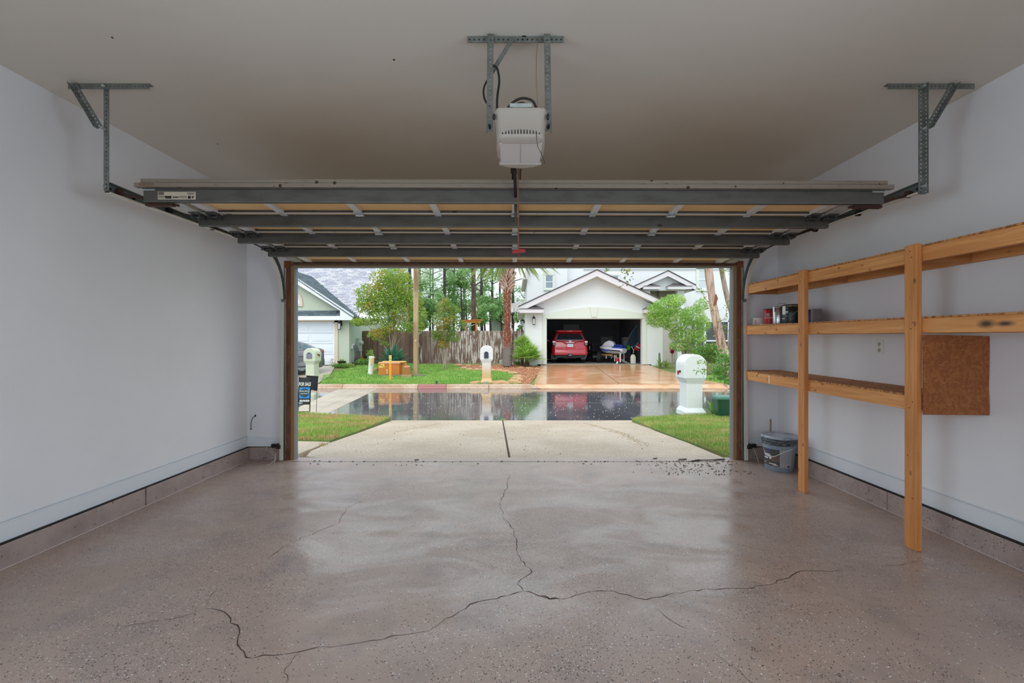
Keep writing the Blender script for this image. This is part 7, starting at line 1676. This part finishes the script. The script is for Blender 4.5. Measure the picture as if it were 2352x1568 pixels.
stext('WORLD IMPACT', .036, .47, .535, None, .80); stext('REAL ESTATE', .026, .45, .478, None, .9)
stext('850.998.8500', .062, .52, .305, None, .62)
panel('pale_mark', .80, .85, .47, .53, .009, .001, sm('sign_pale_blue', (150, 206, 240), .5))
for u0, u1, v0, v1 in ((.05,.10,.232,.272),(.13,.24,.238,.265),(.28,.33,.238,.272)): panel('small_logo', u0, u1, v0, v1, .005, .0015, sm('sign_pale_grey', (214, 218, 222), .5))
B0, B1 = at(704, 895, SY+.45), at(728, 896, SY+.45)
mb = MB(); mb.prism([at(703.5,862.8,SY+.45), at(730.2,864.5,SY+.45), at(727.8,896.5,SY+.45), at(715,895.5,SY+.45), at(703,899,SY+.45)], (0,.012,0)); mb.build('rear_face', sm('sign_navy', (30, 34, 48), .5), t)
mb = MB(); mb.tube([at(703.5,862.6,SY+.44), at(730.4,864.3,SY+.44), at(728,896.6,SY+.44), at(722,896.2,SY+.44)], .012, 6); mb.tube([at(728,896,SY+.44), at(726,948,SY+.44)], .006, 6); mb.build('rear_frame', sm('sign_frame_black', (20,20,22), .4), t)

# ------------------------------------------------------------------ utility things on the far lawn
def yz(a, b): x, y = on_yard(a, b); return x, y, far_z(y)
x, y, z = yz(955, 862); t = thing('utility_pole', 'square weathered wooden utility pole rising out of the far lawn', 'pole', (x, y, z))
m_ = Mat('weathered_pole', (176, 150, 112), .85); m_.vary(1.0, (134, 110, 80), .42, .62, m_.vec((9,9,.8)), 5); m_.vary(.7, (196, 172, 132), .5, .7); POLE = m_.m
mb = MB(); mb.beam((x, y, z-.3), (x+.02, y, z+6.2), .20, .20, (0,1,0)); mb.build('shaft', POLE, t, .02)
MB().cyl((x+.02, y-.115, ZZ(782,y)), (x+.02, y-.10, ZZ(782,y)), .022, n=10).build('white_tag', INKW, t)
tag(MB().prism([(x+.0,y-.25,z+.02),(x+.42,y-.2,z+.03),(x+.38,y-.1,z+.05),(x+.1,y-.12,z+.05)], (0,0,-.04)).build('lid_scrap', sm('scrap_grey', (120, 116, 110), .6)), 'flat grey scrap lying at the foot of the utility pole', 'scrap')
x, y, z = yz(851, 859); t = thing('marker_post', 'round white marker post with an orange label on the far lawn', 'marker post', (x, y, z))
T = Matrix.Translation((x,y,z)) @ Matrix.Rotation(math.radians(4), 4, 'Y')
mb = MB(); mb.lathe([(.13,-.05),(.13,.02),(.115,.06),(.115,.72),(.12,.73),(.12,.775),(.10,.79),(0,.79)], (0,0,0), 18); xf(mb, T).build('tube', sm('marker_white', (222, 228, 212), .5), t)
mb = MB(); mb.prism([(.01,-.118,.52),(.10,-.075,.52),(.10,-.075,.70),(.01,-.118,.70)], (.002,-.006,0)); xf(mb, T).build('orange_label', sm('label_orange', (232, 190, 100), .5), t)
mb = MB(); mb.prism([(.02,-.118,.43),(.07,-.10,.43),(.07,-.10,.47),(.02,-.118,.47)], (.002,-.006,0)); mb.prism([(.02,-.118,.36),(.05,-.105,.36),(.05,-.105,.38),(.02,-.118,.38)], (.002,-.006,0)); xf(mb, T).build('small_mark', sm('mark_red', (196, 96, 84), .5), t)
mb = MB(); mb.cyl((-.05,-.12,.02), (-.05,-.135,.02), .02, n=8); xf(mb, T).build('plug', BLACK, t)
x, y, z = yz(893, 864); t = thing('transformer_box', 'rust-orange pad-mounted transformer box on the far lawn', 'transformer', (x, y+.45, z))
m_ = Mat('orange_box_paint', (204, 128, 48), .5); m_.vary(1.2, (182, 100, 36), .4, .66); ORB = m_.m; ORL = sm('orange_box_light', (226, 178, 104), .5)
x0, x1 = XX(868.5,y), XX(917,y)
MB().box(x0+.02, x1+.12, y, y+.95, z-.06, z+.07).build('concrete_pad', sm('pad_grey', (140, 128, 104), .8), t, .01)
MB().box(x0, x1, y+.04, y+.45, z+.07, z+.55).build('cabinet', ORB, t, .012)
MB().box(x0-.01, x1+.005, y+.02, y+.30, z+.53, z+.60).build('lid_edge', sm('orange_box_pink', (222, 156, 116), .5), t, .015)
MB().prism([(x0+.05,y+.28,z+.575),(x1+.16,y+.28,z+.575),(x1+.16,y+.70,z+.60),(x0+.02,y+.70,z+.60)], (0,0,.03)).build('lid', ORL, t, .01)
mb = MB()
mb.box(x0+.02, x1+.14, y+.45, y+.70, z+.07, z+.58)
for k in range(4): mb.box(x1+.13, x1+.17, y+.46+.06*k, y+.49+.06*k, z+.10, z+.56)
mb.build('cooling_tank', ORL, t, .006)
MB().box(x0+.03, x0+.26, y+.030, y+.042, z+.36, z+.54).build('warning_label', sm('label_yellow', (238, 188, 90), .5), t)
mb = MB(); mb.box(x0+.05, x0+.09, y+.024, y+.032, z+.47, z+.51); mb.box(x0+.20, x0+.225, y+.024, y+.032, z+.38, z+.41); mb.box(x0+.11, x0+.18, y+.024, y+.032, z+.455, z+.475); mb.build('label_symbols', INKD, t)
mb = MB(); mb.box(x0+.34, x0+.42, y+.01, y+.05, z+.10, z+.29); mb.box(x0+.36, x0+.40, y-.02, y+.02, z+.20, z+.28); mb.build('latch', ORL, t, .006)
x, y, z = yz(896.5, 873.5); t = thing('pipeline_marker', 'slim orange marker post with a black cap in front of the transformer', 'marker post', (x, y, z))
MB().box(x-.045, x+.045, y-.02, y+.02, z-.06, z+.72).build('orange_post', sm('marker_orange', (236, 160, 56), .5), t, .006)
MB().box(x-.048, x+.048, y-.026, y+.024, z+.70, z+1.02).build('warning_label', sm('marker_label', (240, 206, 130), .5), t)
MB().box(x-.05, x+.05, y-.028, y+.026, z+1.02, z+1.07).build('cap', BLACK, t, .005)
mb = MB(); mb.box(x-.049, x+.049, y-.030, y-.02, z+.845, z+.862)
for k, (u0, u1, v) in enumerate(((-.02,.0,.95),(-.01,.02,.99),(-.02,.02,.90),(-.03,.01,.79),(-.01,.03,.74))): mb.box(x+u0, x+u1, y-.030, y-.026, z+v, z+v+.012)
mb.build('label_print', INKD, t)
x, y, z = yz(936, 866); t = thing('small_pedestal', 'small brown utility pedestal leaning beside the transformer', 'pedestal', (x, y, z)); T = Matrix.Translation((x, y+.1, z)) @ Matrix.Rotation(math.radians(-5), 4, 'Y')
mb = MB(); mb.loft([rrect(.155,-.1,.1,-.06,.02), rrect(.15,-.1,.1,.10,.02), rrect(.115,-.09,.09,.42,.02)]); xf(mb, T).build('shell', sm('pedestal_brown', (164, 110, 62), .5), t)
mb = MB(); mb.loft([rrect(.12,-.095,.095,.42,.02), rrect(.105,-.08,.08,.475,.02)]); xf(mb, T).build('cap', sm('pedestal_cap', (206, 140, 104), .5), t)
MB().box(x-.16, x+.16, y-.02, y+.22, z-.05, z+.10).build('base', sm('pedestal_base', (170, 150, 110), .6), t, .01)
for a, b, s_, lab in ((862, 852, .24, 'tan rock left of the transformer'), (926, 866, .2, 'pinkish rock between the transformer and the small pedestal'), (948, 862, .16, 'small pale rock right of the small pedestal')):
    x, y, z = yz(a, b); tag(link('rock', stones[1], None, (x, y+.15, z-.04), (0, 0, random.uniform(0,3)), (s_*.75, s_*.6, s_*.9)), lab, 'rock')
x, y, z = yz(1003, 883); t = thing('path_light', 'little black path light stub in the far grass near the kerb', 'path light', (x, y, z)); MB().cyl((x,y,z-.04), (x,y,z+.10), .02, n=8).build('stake', BLACK, t); MB().lathe([(.045,.09),(.05,.11),(.03,.13),(0,.135)], (x,y,z), 10).build('cap', BLACK, t)
# planters by the green house
x, y, z = yz(787, 838.5); t = thing('black_planter', 'black square planter with green leaves at the foot of the pillar', 'planter', (x, y, z)); T = Matrix.Translation((x,y,z))
mb = MB(); mb.loft([rrect(.17,-.15,.15,-.02,.03), rrect(.21,-.19,.19,.22,.03)]); xf(mb, T).build('pot', BLACK, t)
o = link('leaves', leaf_mesh('leaves', blob_points([(x,y,z+.26,.16,.14,.06)], 140, .1), LIME, .09, .05), t); o['kind'] = 'stuff'
x, y, z = yz(827, 835); t = thing('red_clay_pot', 'wide tilted terracotta pot by the hose and fence', 'pot', (x, y, z)); T = Matrix.Translation((x,y-.2,z+.12)) @ Matrix.Rotation(math.radians(14), 4, 'Y')
m_ = Mat('terracotta', (186, 84, 56), .7); m_.vary(4, (160, 66, 44), .45, .7); mb = MB(); mb.lathe([(.16,-.14),(.22,-.06),(.31,.14),(.33,.15),(.33,.20),(.29,.20),(.27,.12),(0,.10)], (0,0,0), 22); xf(mb, T).build('bowl', m_.m, t)
o = link('dry_leaves', leaf_mesh('dry_leaves', blob_points([(x,y-.2,z+.36,.24,.2,.06)], 90, .1), leaf_mat('dry_plant', (200,176,120), (150,150,90)), .10, .03), t); o['kind'] = 'stuff'
tag(MB().ell((x+.34, y-.1, z+.40), .09, .09, .09, 12, 8).build('black_ball', BLACK), 'small black ball by the rim of the terracotta pot', 'ball')
# green utility pedestal near us on the right
x, y = XX(1663, 10.2), 10.2; z = lawn_z(y); t = thing('green_pedestal', 'dark green utility pedestal standing in the right lawn by the door edge', 'utility pedestal', (x, y, z)); T = Matrix.Translation((x,y,z-.03))
GPM = Mat('dark_green_plastic', (36, 82, 60), .35).m
mb = MB(); mb.loft([rrect(.155,-.14,.14,0,.06,4), rrect(.215,-.18,.18,.42,.06,4)]); xf(mb, T).build('shell', GPM, t)
mb = MB(); mb.loft([rrect(.225,-.19,.19,.41,.06,4), rrect(.23,-.195,.195,.44,.06,4), rrect(.20,-.17,.17,.475,.06,4), rrect(.10,-.09,.09,.495,.05,4)]); xf(mb, T).build('cap', sm('green_cap', (70, 120, 100), .3), t)
c = (XX(1637,10.5), 10.5, lawn_z(10.5)); t = thing('agave_shoot', 'spiky green shoots behind the dark green pedestal', 'plant', c)
strap_plant(t, c, 9, .42, .05, DEEP, 15, 80)
# outdoor clutter: pebble white blob by transformer grass

# lettering becomes plain mesh
dg = bpy.context.evaluated_depsgraph_get()
for o in [o for o in S.objects if o.type == 'FONT']:
    me = bpy.data.meshes.new_from_object(o.evaluated_get(dg)); me.name = 'lettering'
    p = o.parent; n = bpy.data.objects.new('lettering_mesh', me); C.objects.link(n)
    n.parent = p; n.matrix_parent_inverse = o.matrix_parent_inverse.copy(); n.matrix_basis = o.matrix_basis.copy()
    bpy.data.objects.remove(o); n.name = 'lettering'
